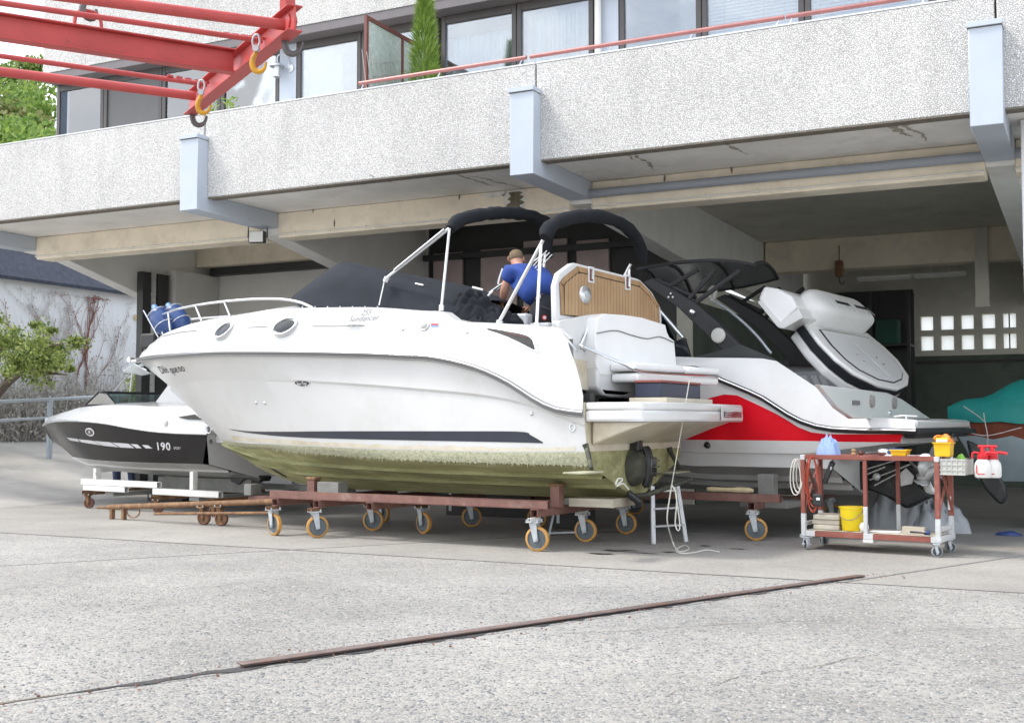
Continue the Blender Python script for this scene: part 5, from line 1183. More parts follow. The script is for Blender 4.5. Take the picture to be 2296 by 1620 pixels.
cq = fr.pW(2032, 945, -1.1); m = MB(); m.tube([fr.p(cq[0] - .12, -1.12, zP + .035), fr.p(cq[0] - .04, -1.12, zP + .045), fr.p(cq[0] + .12, -1.12, zP + .04)], [.008, .014, .008], 8); m.tube([fr.p(cq[0], -1.12, zP), fr.p(cq[0], -1.12, zP + .04)], .012, 6); m.build('cleat', 'chrome', C2, smooth=True)
for x, y in ((1584, 997),): q = fr.pW(x, y, -1.24); MB().lathe([(.02, .03), (.035, .022), (.042, 0)], fr.p(q[0], -1.215, q[2]), -fr.W, 16).build('drain_fitting', 'black_gloss', C2, smooth=True)
q = fr.pW(1881, 886, -1.22); MB().bar(fr.p(q[0] - .14, -1.225, q[2] + .07), fr.p(q[0] + .14, -1.235, q[2] - .08), .012, .03).build('name_plate', 'alu', C2)
# raised sun pad
H0 = Vector((-.42, 0, 1.50)); D_ = Vector((-.707, 0, .707)); N_ = Vector((.707, 0, .707))
def onB(x, y, off=0):
    e0 = Vector(fr.inv(EYE)); e1 = Vector(fr.inv(EYE + ray(x, y))); d = e1 - e0; h = H0 + N_ * off; t = (h - e0).dot(N_) / d.dot(N_); p = e0 + d * t; return ((p - h).dot(D_), p.y)
def bp3(dc, w, off): q = H0 + D_ * dc + N_ * off; return fr.p(q.x, w, q.z)
ol = [onB(x, y) for x, y in ((1797, 727), (1830, 771), (1870, 812), (1910, 843), (1965, 870), (2010, 879), (2032, 868), (2034, 850), (2011, 815), (1981, 786), (1940, 752))]
cd = sum(p[0] for p in ol) / len(ol); cwv = sum(p[1] for p in ol) / len(ol)
def layer(o0, o1, k, name, mat, par, bev=.015):
    pts = [(cd + (a - cd) * k, cwv + (b - cwv) * k) for a, b in ol]; n3 = fr.S * N_.x + V(0, 0, N_.z)
    return MB().poly([bp3(a, b, o0) for a, b in pts], n3 * (o1 - o0)).build(name, mat, par, bevel=bev, bseg=3)
sp_ = layer(-.21, -.095, 1.0, 'sun_pad', 'gelcoat_white', C2, .03); layer(-.0945, -.005, 1.0, 'trim_band', 'canvas_black', sp_, .008); layer(-.0045, .05, .985, 'cushion', 'vinyl_white', sp_, .025); layer(.051, .058, .80, 'inset_line', 'black_rubber', sp_, .002); layer(.0585, .064, .77, 'inset', 'vinyl_pale', sp_, .003)
MB().bar(bp3(cd + .30, cwv, .067), bp3(cd - .33, cwv, .067), .006, .004).build('seam', 'vinyl_white', sp_)
for wgt in (-.62, .40):
    for dd in (-.05, .07): MB().ball(bp3(cd + dd, cwv + wgt * .78, .055), .035, .02, .012, 10, 6).build('cup_holder', 'chrome', sp_, smooth=True)
e0 = onB(1806, 690, .16); e1 = onB(1930, 716, .16); n_ = 16; pts = [bp3(e0[0] + (e1[0] - e0[0]) * i / n_, e0[1] + (e1[1] - e0[1]) * i / n_, .16) for i in range(n_ + 1)]
rows = []; sc = [.55, .84, .96] + [1] * 11 + [.96, .84, .55]
for i, c in enumerate(pts):
    r_ = []
    for j in range(28):
        a = 2 * math.pi * j / 28; ca, sa = math.cos(a), math.sin(a); q = abs(ca) ** .55 * math.copysign(.235, ca), abs(sa) ** .55 * math.copysign(.20, sa)
        r_.append(c + (fr.S * D_.x + V(0, 0, D_.z)) * q[0] * sc[i] + (fr.S * N_.x + V(0, 0, N_.z)) * q[1] * sc[i])
    rows.append(r_)
rl_ = MB().loft(rows, True, True).build('bolster', 'vinyl_white', sp_, smooth=True, ang=80)
nf_ = fr.S * N_.x + V(0, 0, N_.z); df_ = fr.S * D_.x + V(0, 0, D_.z)
for f0, f1 in ((.27, .50), (.62, .86)): MB().bar(pts[0].lerp(pts[-1], f0) + nf_ * .201 - df_ * .05, pts[0].lerp(pts[-1], f1) + nf_ * .201 - df_ * .05, .05, .012, up=tuple(nf_)).build('slot', 'black_rubber', sp_, bevel=.003)
for k in range(9):
    f = .12 + k * .095; c = pts[0].lerp(pts[-1], f) + nf_ * .200; MB().tube([c - df_ * .03, c - df_ * .17], .003, 4).build('stitching', 'vinyl_grey', sp_)
bk = [fr.pW(x, y, -.72) for x, y in ((1699, 671), (1705, 655), (1712, 641), (1744, 647), (1775, 664), (1788, 689), (1752, 729), (1742, 727))]
MB().poly([fr.p(*q) for q in bk], fr.W * .95).build('backrest', 'vinyl_white', sp_, bevel=.035, bseg=3)
bk2 = [fr.pW(x, y, -.74) for x, y in ((1697, 676), (1704, 672), (1750, 722), (1790, 690), (1800, 712), (1757, 737), (1745, 735))]
MB().poly([fr.p(*q) for q in bk2], fr.W * .9).build('backrest_shell', 'gelcoat_white', sp_, bevel=.012)
for w in (-.5, .3): MB().tube([bp3(.35, w, -.2), fr.p(-1.0, w, 1.26)], .016, 8).build('gas_strut', 'alu', sp_, smooth=True)
for w in (-.6, .4): MB().tube([bp3(.02, w, -.1), fr.p(-.33, w, 1.40)], .03, 8).build('hinge', 'stainless', sp_, smooth=True)
# arch and roof
for sg in (-1, 1):
    po = [fr.pW(x, y, -1.12) for x, y in ((1463, 622), (1559, 678), (1610, 724), (1660, 774), (1700, 806), (1622, 802), (1617, 784), (1522, 691), (1439, 632))]
    ar = MB().poly([fr.p(q[0], sg * (1.12 if sg > 0 else 1.12), q[2]) for q in po], -fr.W * .10 * sg).build('arch', 'black_rubber', C2, bevel=.015)
    fp = [fr.pW(x, y, -1.13) for x, y in ((1560, 800), (1622, 783), (1660, 772), (1740, 806))]; MB().poly([fr.p(q[0], sg * 1.135, q[2]) for q in fp], -fr.W * .05 * sg).build('fairing', 'dark_panel', C2)
    for a, b in (((1545, 670), (1602, 606)), ((1560, 678), (1660, 606)), ((1470, 626), (1560, 668)), ((1500, 642), (1565, 604))):
        p, q = fr.pW(*a, -1.1), fr.pW(*b, -1.05); MB().tube([fr.p(p[0], -sg * p[1], p[2]), fr.p(q[0], -sg * q[1], q[2])], .028, 8).build('strut', 'black_rubber', C2, smooth=True)
    if sg < 0:
        q = fr.pW(1611, 752, -1.12); c = fr.p(q[0], -1.128, q[2]); MB().lathe([(.015, .03), (.075, .022), (.088, .006), (.088, 0)], c, -fr.W, 22).build('speaker', 'plastic_grey', ar, smooth=True)
        q = fr.pW(1553, 700, -1.12); MB().lathe([(.01, .03), (.03, .025), (.042, 0)], fr.p(q[0], -1.128, q[2]), -fr.W, 16).build('lamp', 'chrome', ar, smooth=True)
        for dx, dy in ((0, -5), (-4, 3), (4, 3)): q = fr.pW(1514 + dx * 1.2 - 10, 663 + dy, -1.12); MB().lathe([(.004, .008), (.013, 0)], fr.p(q[0], -1.128, q[2]), -fr.W, 10).build('bolt', 'printed_white', ar)
ne = resample([fr.pW(x, y, -1.1) for x, y in ((1430, 603), (1510, 590), (1590, 584), (1650, 587), (1690, 594))], 12); fe = resample([fr.pW(x, y, 1.1) for x, y in ((1480, 648), (1560, 655), (1650, 645), (1700, 635), (1744, 624))], 12)
rows = [[fr.p(*(a.lerp(b, t) + Vector((0, 0, .10 * 4 * t * (1 - t))))) for a, b in zip(ne, fe)] for t in [i / 8 for i in range(9)]]
rf2 = MB().loft(rows).build('bimini_roof', 'mesh_smoke', C2, smooth=True)
m = MB(); per = rows[0] + [r[-1] for r in rows[1:]] + rows[-1][::-1][1:] + [r[0] for r in rows[::-1][1:-1]]
MB().tube(per, .022, 8, closed=True).build('roof_frame', 'black_rubber', C2, smooth=True)
for j in (3, 7): MB().tube([r[j] - V(0, 0, .02) for r in rows], .016, 6).build('roof_bow', 'black_rubber', C2, smooth=True)
MB().tube([fr.p(*fr.pW(1474, 690, -1.2)), fr.p(*fr.pW(1532, 757, -1.2))], .022, 10).build('screen_pole', 'stainless', C2, smooth=True)
ws = [fr.pW(x, y, -1.15) for x, y in ((1470, 800), (1520, 762), (1536, 758), (1548, 800))]; MB().poly([fr.p(*q) for q in ws], fr.W * .03).build('windscreen_post', 'glass_dark', C2)
ws = [fr.pW(x, y, -1.0) for x, y in ((1380, 800), (1440, 690), (1478, 690), (1530, 800))]; MB().poly([fr.p(*q) for q in ws], fr.W * .02).build('windscreen', 'pane_tint', C2)
lp = smooth_line([fr.p(*fr.pW(x, y, -.5)) for x, y in ((1596, 672), (1640, 700), (1690, 745), (1729, 792))], 20); tp2 = MB().tube(lp, .017, 8).build('light_pole', 'galvanised', C2, smooth=True)
MB().tube(smooth_line([fr.p(*fr.pW(x, y, -.5)) for x, y in ((1600, 676), (1592, 664), (1591, 651), (1598, 644), (1604, 650), (1602, 664), (1597, 673)) ], 20), .022, 8).build('lamp_head', 'plastic_grey', tp2, smooth=True)
# stern drive tilted up with its propeller
dr = [fr.pW(x, y, 0) for x, y in ((1890, 1030), (1925, 1016), (1965, 1022), (2005, 1036), (2050, 1042), (2070, 1058), (2066, 1086), (2094, 1112), (2036, 1140), (1990, 1112), (1955, 1098), (1905, 1104))]
dv = MB().poly([fr.p(q[0], -.09, q[2]) for q in dr], fr.W * .18).build('stern_drive', 'drive_black', C2, bevel=.035, bseg=3)
db = [fr.pW(x, y, -.16) for x, y in ((1890, 1040), (1915, 1028), (1948, 1040), (1950, 1080), (1930, 1100), (1896, 1095))]; MB().poly([fr.p(q[0], -.19, q[2]) for q in db], fr.W * .38).build('transom_shield', 'drive_black', dv, bevel=.04, bseg=3)
for a, b, w in (((1940, 1052), (2030, 1024), -.20), ((1950, 1075), (2040, 1040), -.22), ((1945, 1062), (1985, 1046), -.24), ((1960, 1088), (2012, 1060), -.21)): MB().tube([fr.p(*fr.pW(*a, w)), fr.p(*fr.pW(*b, w))], .010, 8).build('ram_rod', 'chrome', dv, smooth=True)
q = fr.pW(1965, 1068, -.23); MB().ball(fr.p(*q), .045, n=10, m=6).build('ram_end', 'propeller', dv, smooth=True)
MB().poly([fr.p(*fr.pW(x, y, -.12)) for x, y in ((2018, 1060), (2032, 1048), (2050, 1066), (2046, 1084), (2020, 1090))], -fr.W * .02).build('anode', 'propeller', dv, bevel=.006)
h0 = fr.p(*fr.pW(2064, 1074, -.06)); h1 = fr.p(*fr.pW(2116, 1040, -.10)); ax_ = (h1 - h0).normalized()
pr = MB().lathe([(.075, 0), (.072, .10), (.05, .20), (.035, .27), (.02, .30)], h0, ax_, 20).build('propeller', 'propeller', C2, smooth=True)
u = ax_.cross(fr.W).normalized(); v_ = ax_.cross(u)
for rowk, hh in ((0, .04), (1, .14)):
    for k in range(4):
        a = k * math.pi / 2 + rowk * .7 + .3; rows = []
        for i in range(7):
            t = i / 6; r = .06 + .17 * t; wdt = .085 * math.sin(math.pi * (.18 + .78 * t)) + .012; tw2 = (.9 - .45 * t) * (1 if rowk == 0 else -1); d = u * math.cos(a) + v_ * math.sin(a); tg = ax_.cross(d)
            c = h0 + ax_ * hh + d * r; e_ = tg * math.cos(tw2) + ax_ * math.sin(tw2); rows.append([c - e_ * wdt, c + ax_ * .012, c + e_ * wdt])
        o = MB().loft(rows).build('blade', 'propeller', pr, smooth=True); md = o.modifiers.new('t', 'SOLIDIFY'); md.thickness = .008
tbq = fr.pW(1880, 1026, -.95); MB().fbox(fr, sT + .04, sT + .36, -1.0, -.55, .88, .90).build('trim_tab', 'gelcoat_white', C2, bevel=.005)
D2 = thing('boat_dolly', 'rusty steel dolly on orange wheels under the red and white boat', 'dolly', fr.p(-2, 0, 0))
for w in (-1.5, .9): MB().hollow(fr.p(-4.6, w, .455), fr.p(-1.2, w, .455), .085).build('beam', 'rust_beam', D2, bevel=.004, bseg=1)
for s_ in (-1.50, -4.3):
    MB().hollow(fr.p(s_, -1.60, .371), fr.p(s_, 1.1, .371), .08).build('cross_beam', 'rust_beam', D2, bevel=.004, bseg=1)
    for w in (-1.55, 1.0): MB().hollow(fr.p(s_, w - .1, .312), fr.p(s_, w + .1, .312), .036).build('spacer', 'white_worn_paint', D2); caster(D2, fr.p(s_, w, 0), .245, .293, -8, 'tyre_orange')
MB().fbox(fr, -1.58, -1.40, -1.2, -1.05, .412, .70).build('prop_post', 'box_grey', D2, bevel=.006); MB().fbox(fr, -1.75, -1.2, -1.3, -.6, .34, .40).build('prop_arm', 'box_grey', D2)
for s_ in (-1.6, -4.2): MB().fbox(fr, s_ - .08, s_ + .08, -.3, .3, .412, .43).build('keel_block', 'pale_wood', D2)
a = fr.pW(1588, 1113, -1.45); b = fr.pW(1690, 1117, -1.45); rr0 = random.Random(4); PW_ = MB().tube([fr.p(a[0] + (b[0] - a[0]) * i / 9, -1.47 + rr0.uniform(-.01, .01), .532) for i in range(10)], [.02] + [.028 + rr0.uniform(-.006, .006) for i in range(8)] + [.02], 8).build('timber_pole', 'foam_yellow', smooth=True, org=fr.p(a[0], -1.47, .5)); tag(PW_, 'pale stripped pole lying on the rusty dolly beam beneath the red boat', 'pole')

# ------------------------------------------------------------------ small dark hulled bowrider
fs = Fr((-10.69, 13.44), 9)
C3 = thing('bowrider', 'small bowrider with dark brown hull, white deck and grey flash graphics', 'boat', fs.p(-2.5, 0, .45))
sb_ = fs.pW(98, 955, 0)[0]; LB = -sb_
bs = dict(rub=taper(LB, 1.07, .30, 2.3, .02), deck=taper(LB - .1, .98, .30, 2.3), chi=taper(LB - .75, .98, .22, 2.2, -.02))
ps = dict(rub=[(98, 953), (112, 946), (133, 943), (180, 943), (235, 948), (290, 958), (345, 966), (400, 970), (466, 972)], deck=[(101, 946), (114, 934), (135, 926), (153, 921), (189, 912), (262, 908), (345, 911), (425, 911), (467, 912)], chi=[(163, 1023), (195, 1028), (235, 1032), (318, 1036), (390, 1038), (455, 1040)])
qs = {k: resample([fs.surf(x, y, bs[k]) if x < 440 else fs.pW(x, y, -bs[k](0)) for x, y in ps[k]], 40) for k in ps}
stem = [fs.pW(x, y, 0) for x, y in ((98, 957), (111, 981), (139, 1002), (163, 1023))]
knl_ = [fs.pW(x, y, 0) for x, y in ((163, 1024), (185, 1038), (205, 1048), (228, 1058))]; knl_ = [(a, 0, b) for a, _, b in knl_] + [(-3.4, 0, .50), (-2, 0, .46), (0, 0, .46)]
qs['keel'] = resample(knl_, 40)
def l3(rows):
    m = MB()
    for sg in (1, -1): m.loft([[fs.p(q[0], q[1] * sg, q[2]) for q in r] for r in rows])
    return m.tri()
midr = [a.lerp(b, .5) + Vector((0, -.03 * math.sin(math.pi * i / 40), 0)) for i, (a, b) in enumerate(zip(qs['chi'], qs['rub']))]
stm = resample(stem, 9); m3 = l3([qs['chi'], midr, qs['rub']]); m3.build('hull_side', 'hull_black', C3, smooth=True, ang=60)
m = MB()
for sg in (1, -1): m.face([fs.p(q.x, 0, q.z) for q in stm[::-1]] + [fs.p(qs['rub'][1].x, qs['rub'][1].y * sg, qs['rub'][1].z), fs.p(midr[1].x, midr[1].y * sg, midr[1].z), fs.p(qs['chi'][1].x, qs['chi'][1].y * sg, qs['chi'][1].z)])
m.build('stem', 'hull_black', C3)
r3 = [[p.lerp(q, f) + Vector((0, 0, dz)) for p, q in zip(qs['chi'], qs['keel'])] for f, dz in ((0, 0), (.08, .01), (.4, 0), (.42, -.025), (.47, 0), (1, 0))]
l3(r3).build('hull_bottom', 'gelcoat_white', C3, smooth=True, ang=28)
l3([qs['rub'], [a.lerp(b, .6) + Vector((0, -.02, 0)) for a, b in zip(qs['rub'], qs['deck'])], qs['deck']]).build('deck_side', 'gelcoat_white', C3, smooth=True)
MB().loft([[fs.p(q.x, -q.y * t, q.z + .07 * (1 - t * t) * cl_(-(q.x + .2) / 1)) for q in qs['deck']] for t in (1, .5, 0, -.5, -1)]).build('deck', 'gelcoat_white', C3, smooth=True)
m = MB(); m.tube([fs.p(q.x, q.y - .008, q.z) for q in qs['rub']], .018, 8); m.build('rub_rail', 'stainless', C3, smooth=True); MB().tube([fs.p(q.x, -q.y + .008, q.z) for q in qs['rub']], .018, 8).build('rub_rail', 'stainless', C3, smooth=True)
e3 = {k: qs[k][-1] for k in qs}; MB().face([fs.p(.0, q.y, q.z) for q in (e3['deck'], e3['rub'], e3['chi'], e3['keel'])] + [fs.p(.0, -q.y, q.z) for q in (e3['chi'], e3['rub'], e3['deck'])]).build('transom', 'gelcoat_white', C3)
MB().fbox(fs, .0, .5, -.9, .9, e3['rub'].z - .13, e3['rub'].z - .02).build('swim_platform', 'gelcoat_white', C3, bevel=.02)
hullbvh_main = hullbvh; hullbvh = bvh_of([m3]); FB_, fb_keep = fb, fb
def zq(x, y): return ((100 + x / 2.551) / 1.426, (1250 + y / 2.551) / 1.426)
segs = [((290, 376), (380, 388), (400, 412), (322, 400)), ((388, 390), (505, 402), (575, 440), (410, 414)), ((512, 403), (650, 415), (715, 456), (585, 442)), ((660, 416), (795, 427), (845, 463), (728, 457)), ((812, 429), (868, 433), (905, 464), (862, 463)), ((905, 437), (955, 440), (992, 465), (938, 465))]
for a, b, c, d in segs: ribbon(hullbvh, [zq(*a), zq(*b)], [zq(*d), zq(*c)], 10, 3, .004).build('graphic', 'graphic_grey', C3, recalc=False)
put_text(hullbvh, fs, '190', zq(1078, 452), .15, 'graphic_grey', C3, sx=1.35, spacing=1.1, bold=.003, off=.006); put_text(hullbvh, fs, 'SPORT', zq(1190, 465), .05, 'graphic_grey', C3, shear=.3)
def oval3(px, rx, rz, name, mat, off):
    q, nr = hit(hullbvh, *px); x = (fs.S - nr * fs.S.dot(nr)).normalized(); y = nr.cross(x); y = y if y.z > 0 else -y
    return MB().poly([q + nr * off + x * rx * math.cos(t * .2618) + y * rz * math.sin(t * .2618) for t in range(24)], nr * .005).build(name, mat, C3, smooth=True)
oval3(zq(481, 332), .14, .062, 'badge', 'printed_white', .003); oval3(zq(481, 332), .115, .046, 'badge_plate', 'black_gloss', .009); put_text(hullbvh, fs, 'SR', zq(481, 332), .06, 'printed_white', C3, shear=.3, off=.017)
hullbvh = hullbvh_main
sv = [fs.pW(x, y, -1.06) for x, y in (zq(1192, 210), zq(1330, 188), zq(1400, 232), zq(1260, 228))]; MB().poly([fs.p(q[0], -1.04, q[2]) for q in sv], -fs.W * .012).build('side_window', 'glass_dark', C3)
q = fs.pW(*zq(1095, 265), -1.06); MB().lathe([(.01, .02), (.04, .014), (.05, 0)], fs.p(q[0], -1.05, q[2]), -fs.W, 18).build('badge', 'plastic_grey', C3, smooth=True)
w0 = [fs.pW(x, y, -.55) for x, y in ((192, 908), (222, 879), (240, 881), (262, 907))]; w1 = [fs.pW(x, y, .15) for x, y in ((222, 879), (275, 880), (262, 905), (240, 905))]
wf = MB().poly([fs.p(*q) for q in w0], fs.W * .012).build('windscreen', 'screen_clear', C3); m = MB(); m.tube([fs.p(*q) for q in w0], .016, 6, closed=True); m.tube([fs.p(w0[1][0], -.5, w0[1][2]), fs.p(w0[1][0] + .15, .55, w0[1][2] + .0), fs.p(w0[1][0] + .45, .62, w0[1][2] - .22)], .022, 6); m.build('screen_frame', 'black_rubber', wf)
MB().poly([fs.p(w0[1][0], -.5, w0[1][2]), fs.p(w0[1][0] + .15, .55, w0[1][2]), fs.p(w0[1][0] + .1, .55, w0[1][2] - .24), fs.p(w0[1][0] - .1, -.5, w0[1][2] - .24)], fs.S * .012).build('screen_pane', 'screen_clear', wf)
tr_ = [fs.pW(x, y, -.35) for x, y in ((340, 911), (376, 862), (430, 862), (452, 911))]; MB().poly([fs.p(*q) for q in tr_], fs.W * .8).build('raised_hatch', 'gelcoat_white', C3, bevel=.02)
MB().tube([fs.p(*fs.pW(289, 908, .1)), fs.p(*fs.pW(297, 832, .1))], .014, 8).build('mast', 'plastic_white', C3, smooth=True)
MB().tube([fs.p(*fs.pW(250, 884, .1)), fs.p(*fs.pW(300, 826, .1))], .012, 8).build('mast_stay', 'alu', C3, smooth=True)
odv = [fs.pW(x, y, .0) for x, y in ((520, 1020), (545, 1035), (572, 1052), (598, 1068), (594, 1078), (560, 1072), (545, 1085), (530, 1078))]; MB().poly([fs.p(q[0] + .0, -.10, q[2]) for q in odv], fs.W * .2).build('stern_drive', 'drive_black', C3, bevel=.03)
q = fs.pS(*zq(1465, 410), .0); MB().lathe([(.012, .012), (.03, 0)], fs.p(.002, q[1], q[2]), fs.S, 14).build('drain_fitting', 'printed_grey', C3)
D3 = thing('boat_dolly', 'white rust stained dolly frame carrying the small dark hulled boat', 'dolly', fs.p(-1.6, 0, 0))
zb3 = .395
for w in (-1.0, .9):
    MB().hollow(fs.p(-2.85, w, zb3), fs.p(-1.05, w, zb3), .085).build('beam', 'white_worn_paint', D3, bevel=.004, bseg=1); MB().hollow(fs.p(-1.15, w, zb3 - .09), fs.p(.25, w, zb3 - .09), .085).build('beam', 'white_worn_paint', D3, bevel=.004, bseg=1)
    MB().hollow(fs.p(-2.75, w - .03, zb3 - .085), fs.p(-1.75, w - .03, zb3 - .085), .075).build('stiffener', 'white_worn_paint', D3)
for s_, zz in ((-2.72, zb3 - .16), (-1.1, zb3 - .18), (.1, zb3 - .18)):
    MB().hollow(fs.p(s_, -1.08, zz), fs.p(s_, 1.0, zz), .07).build('cross_beam', 'rust_brown', D3, bevel=.003, bseg=1)
    for w in (-1.0, .9): caster(D3, fs.p(s_, w, 0), .16, zz - .037, -20, 'tyre_brown', 'tyre_brown', 'rust_brown', .045)
for s_, w in ((-2.55, -.97), (-.35, -.97), (-2.2, .9), (-.3, .9)): MB().fbox(fs, s_ - .035, s_ + .035, w - .04, w + .04, .355 if s_ > -1 else .44, .60).build('prop_post', 'white_worn_paint', D3); 
MB().fbox(fs, -2.3, -2.1, -1.0, 1.0, .20, .26).build('prop_beam', 'box_grey', D3); MB().fbox(fs, -.4, -.2, -1.0, 1.0, .20, .26).build('prop_beam', 'box_grey', D3); MB().fbox(fs, -2.3, -.2, -.06, .06, .262, .455).build('keel_beam', 'box_grey', D3)

# rusty tow bar on two small wheels
TBR = thing('tow_bar', 'rusty steel tow bar on two small wheels lying in front of the small boat', 'tow bar', (-10.0, 11.5, 0))
pa = V(-11.75, 11.55, .155); pb = V(-8.55, 11.30, .345); MB().tube([pa, pb], .036, 12).build('pole', 'rust_brown', TBR, smooth=True); MB().tube([pa - (pb - pa).normalized() * .22 - V(0, 0, .0), pa], .018, 8).build('tip', 'rust_brown', TBR, smooth=True)
for t in (.02, .09): c = pa.lerp(pb, t); MB().box(c.x - .02, c.x + .02, c.y - .03, c.y + .03, .0, c.z - .02).build('foot', 'rust_brown', TBR)
c = pa.lerp(pb, .145); MB().tube([c + V(.11 * math.cos(t * .35), 0, -.065 + .08 * math.sin(t * .35)) for t in range(18)], .009, 6, closed=True).build('ring', 'rust_brown', TBR, smooth=True)
for p in (zp(458, 1175), zp(518, 1175)):
    t = (p.x - pa.x) / (pb.x - pa.x); zz = pa.z + (pb.z - pa.z) * t - .036; yy = pa.y + (pb.y - pa.y) * t; caster(TBR, V(p.x, yy, 0), .175, zz, -10, 'tyre_brown', 'rust_brown', 'rust_brown', .05)
MB().tube([pa.lerp(pb, .3) - V(0, .10, .10), pb - V(.2, .10, .14)], .018, 8).build('brace_pipe', 'rust_brown', TBR, smooth=True)

# ------------------------------------------------------------------ red lifting frame with hooks
HZ = 4.0
def cz(x, y, z=HZ): return zp(x, y, z)
def ext(a, b, k): a = Vector(a); b = Vector(b); return b + (a - b) * k
K = thing('lifting_frame', 'red steel boat hoist frame with yellow and grey hooks hanging over the yard', 'hoist', cz(545, 140))
def tubeL(p0, p1, r, k=1.5): a = cz(*p0); b = cz(*p1); return MB().tube([ext(a, b, k), b], r, 14).build('tube', 'crane_red', K, smooth=True)
tubeL((215, 1), (648, 58), .038); tubeL((0, 161), (438, 216), .038); tubeL((0, 7), (588, 92), .020); tubeL((0, 126), (464, 190), .020)
ia = cz(0, 62); ib = cz(524, 141); ia = ext(ia, ib, 1.5); d = (ib - ia).normalized(); x = Vector((-d.y, d.x, 0))
m = MB(); m.bar(ia + V(0, 0, .09), ib + V(0, 0, .09), .10, .012); m.bar(ia - V(0, 0, .08), ib - V(0, 0, .08), .10, .012); m.bar(ia - V(0, 0, .074), ib + V(0, 0, .005) - V(0, 0, .079), .01, .01); m.box8([ia - x * .006 - V(0, 0, .073), ib - x * .006 - V(0, 0, .073), ib + x * .006 - V(0, 0, .073), ia + x * .006 - V(0, 0, .073), ia - x * .006 + V(0, 0, .083), ib - x * .006 + V(0, 0, .083), ib + x * .006 + V(0, 0, .083), ia + x * .006 + V(0, 0, .083)])
m.build('main_beam', 'crane_red', K, bevel=.003, bseg=1)
ea = cz(662, 40); eb = cz(426, 236); d2 = (eb - ea).normalized(); x2 = Vector((-d2.y, d2.x, 0)); m = MB()
m.bar(ea + V(0, 0, .085), eb + V(0, 0, .085), .11, .012); m.bar(ea - V(0, 0, .085), eb - V(0, 0, .085), .11, .012)
m.box8([ea - x2 * .007 - V(0, 0, .078), eb - x2 * .007 - V(0, 0, .078), eb + x2 * .007 - V(0, 0, .078), ea + x2 * .007 - V(0, 0, .078), ea - x2 * .007 + V(0, 0, .078), eb - x2 * .007 + V(0, 0, .078), eb + x2 * .007 + V(0, 0, .078), ea + x2 * .007 + V(0, 0, .078)])
m.build('end_beam', 'crane_red', K, bevel=.003, bseg=1)
ga = cz(652, 52); MB().lathe([(.06, -.03), (.06, .03)], ga, d, 6).build('end_collar', 'crane_red', K, bevel=.004)
for p0, p1 in (((500, 82), (588, 94)), ((375, 176), (464, 192))):
    a = cz(*p0); b = cz(*p1); dd = (b - a).normalized()
    for i in range(5): q = a.lerp(b, i / 4.4); MB().bar(q + V(0, 0, .024), q + dd * .05 + V(0, 0, .024), .014, .016).build('tooth', 'crane_red', K)
ta = cz(640, 40, HZ) + V(0, 0, .30); MB().bar(ta, ta + (ia - ib).normalized() * 1.6 + V(0, 0, .34), .10, .24).build('sloping_arm', 'crane_red', K, bevel=.004)
MB().bar(ea.lerp(eb, .06) + V(0, 0, .09), ea.lerp(eb, .06) + V(0, 0, .40), .06, .10).build('post', 'crane_red', K, bevel=.004)
lc = cz(197, 96); lu = (ib - ia).normalized(); MB().tube(smooth_line([lc - lu * .09 - V(0, 0, .06), lc - lu * .09 + V(0, 0, .16), lc - lu * .05 + V(0, 0, .225), lc + lu * .05 + V(0, 0, .225), lc + lu * .09 + V(0, 0, .16), lc + lu * .09 - V(0, 0, .03)], 22), .013, 8).build('lifting_eye', 'crane_red', K, smooth=True)
def hook(top, sc, mat, yaw, sh=True, nm='hook'):
    f = Fr((top.x, top.y), yaw); z = top.z
    if sh:
        so_ = MB().tube([f.p(math.sin(t * .37) * .030 * sc, 0, z - .055 * sc + math.cos(t * .37) * .055 * sc) for t in range(18)], .010 * sc, 8, closed=True).build('shackle', 'galvanised', K, smooth=True); MB().lathe([(.026 * sc, -.02 * sc), (.026 * sc, .02 * sc)], f.p(0, -.0, z - .115 * sc), f.W, 14).build('pin', 'galvanised', so_, smooth=True); z -= .13 * sc
    pts = [(0, .03), (.0, -.01), (.0, -.03)] + [(.03 + .058 * math.cos(R_(a)), -.09 + .058 * math.sin(R_(a))) for a in range(115, 395, 20)] + [(.095, -.05)]
    pts = [(0, .02), (-.005, -.02), (-.022, -.055), (-.03, -.095), (-.014, -.135), (.022, -.152), (.060, -.138), (.078, -.105), (.082, -.085)]
    n = 26; L = smooth_line([f.p(a * sc * 1.05, 0, z + b * sc * 1.15) for a, b in pts], n); rs = [(.014 + .010 * math.sin(math.pi * min(1, i / n * 1.15)) - .008 * max(0, i / n - .75) * 4 * .8) * sc for i in range(n)]
    return MB().tube(L, rs, 10).build(nm, mat, K, smooth=True)
hook(cz(575, 78) + V(0, 0, .0), .88, 'hook_yellow', -20); hook(cz(452, 180), .88, 'hook_yellow', -25); hook(cz(650, 64) - V(0, 0, .0), 1.05, 'hook_steel', -20, False); hook(cz(441, 234), 1.05, 'hook_steel', -25, False)
CH = thing('crane_hook', 'dark steel crane hook holding the red frame by its lifting eye', 'hook', lc + V(0, 0, .22))
f = Fr((lc.x, lc.y), -62); z = lc.z + .255; pts = [(0, .55), (0, .25), (-.004, .12), (-.035, .05), (-.04, .0), (-.015, -.045), (.03, -.05), (.055, -.01), (.055, .03)]
MB().tube(smooth_line([f.p(a, 0, z + b - .03) for a, b in pts], 30), [.02] * 8 + [.024] * 16 + [.018] * 4 + [.014, .010], 10).build('hook', 'hook_steel', CH, smooth=True)
MB().fbox(f, -.07, .07, -.05, .05, z + .30, z + .62).build('block', 'box_dark', CH, bevel=.02)

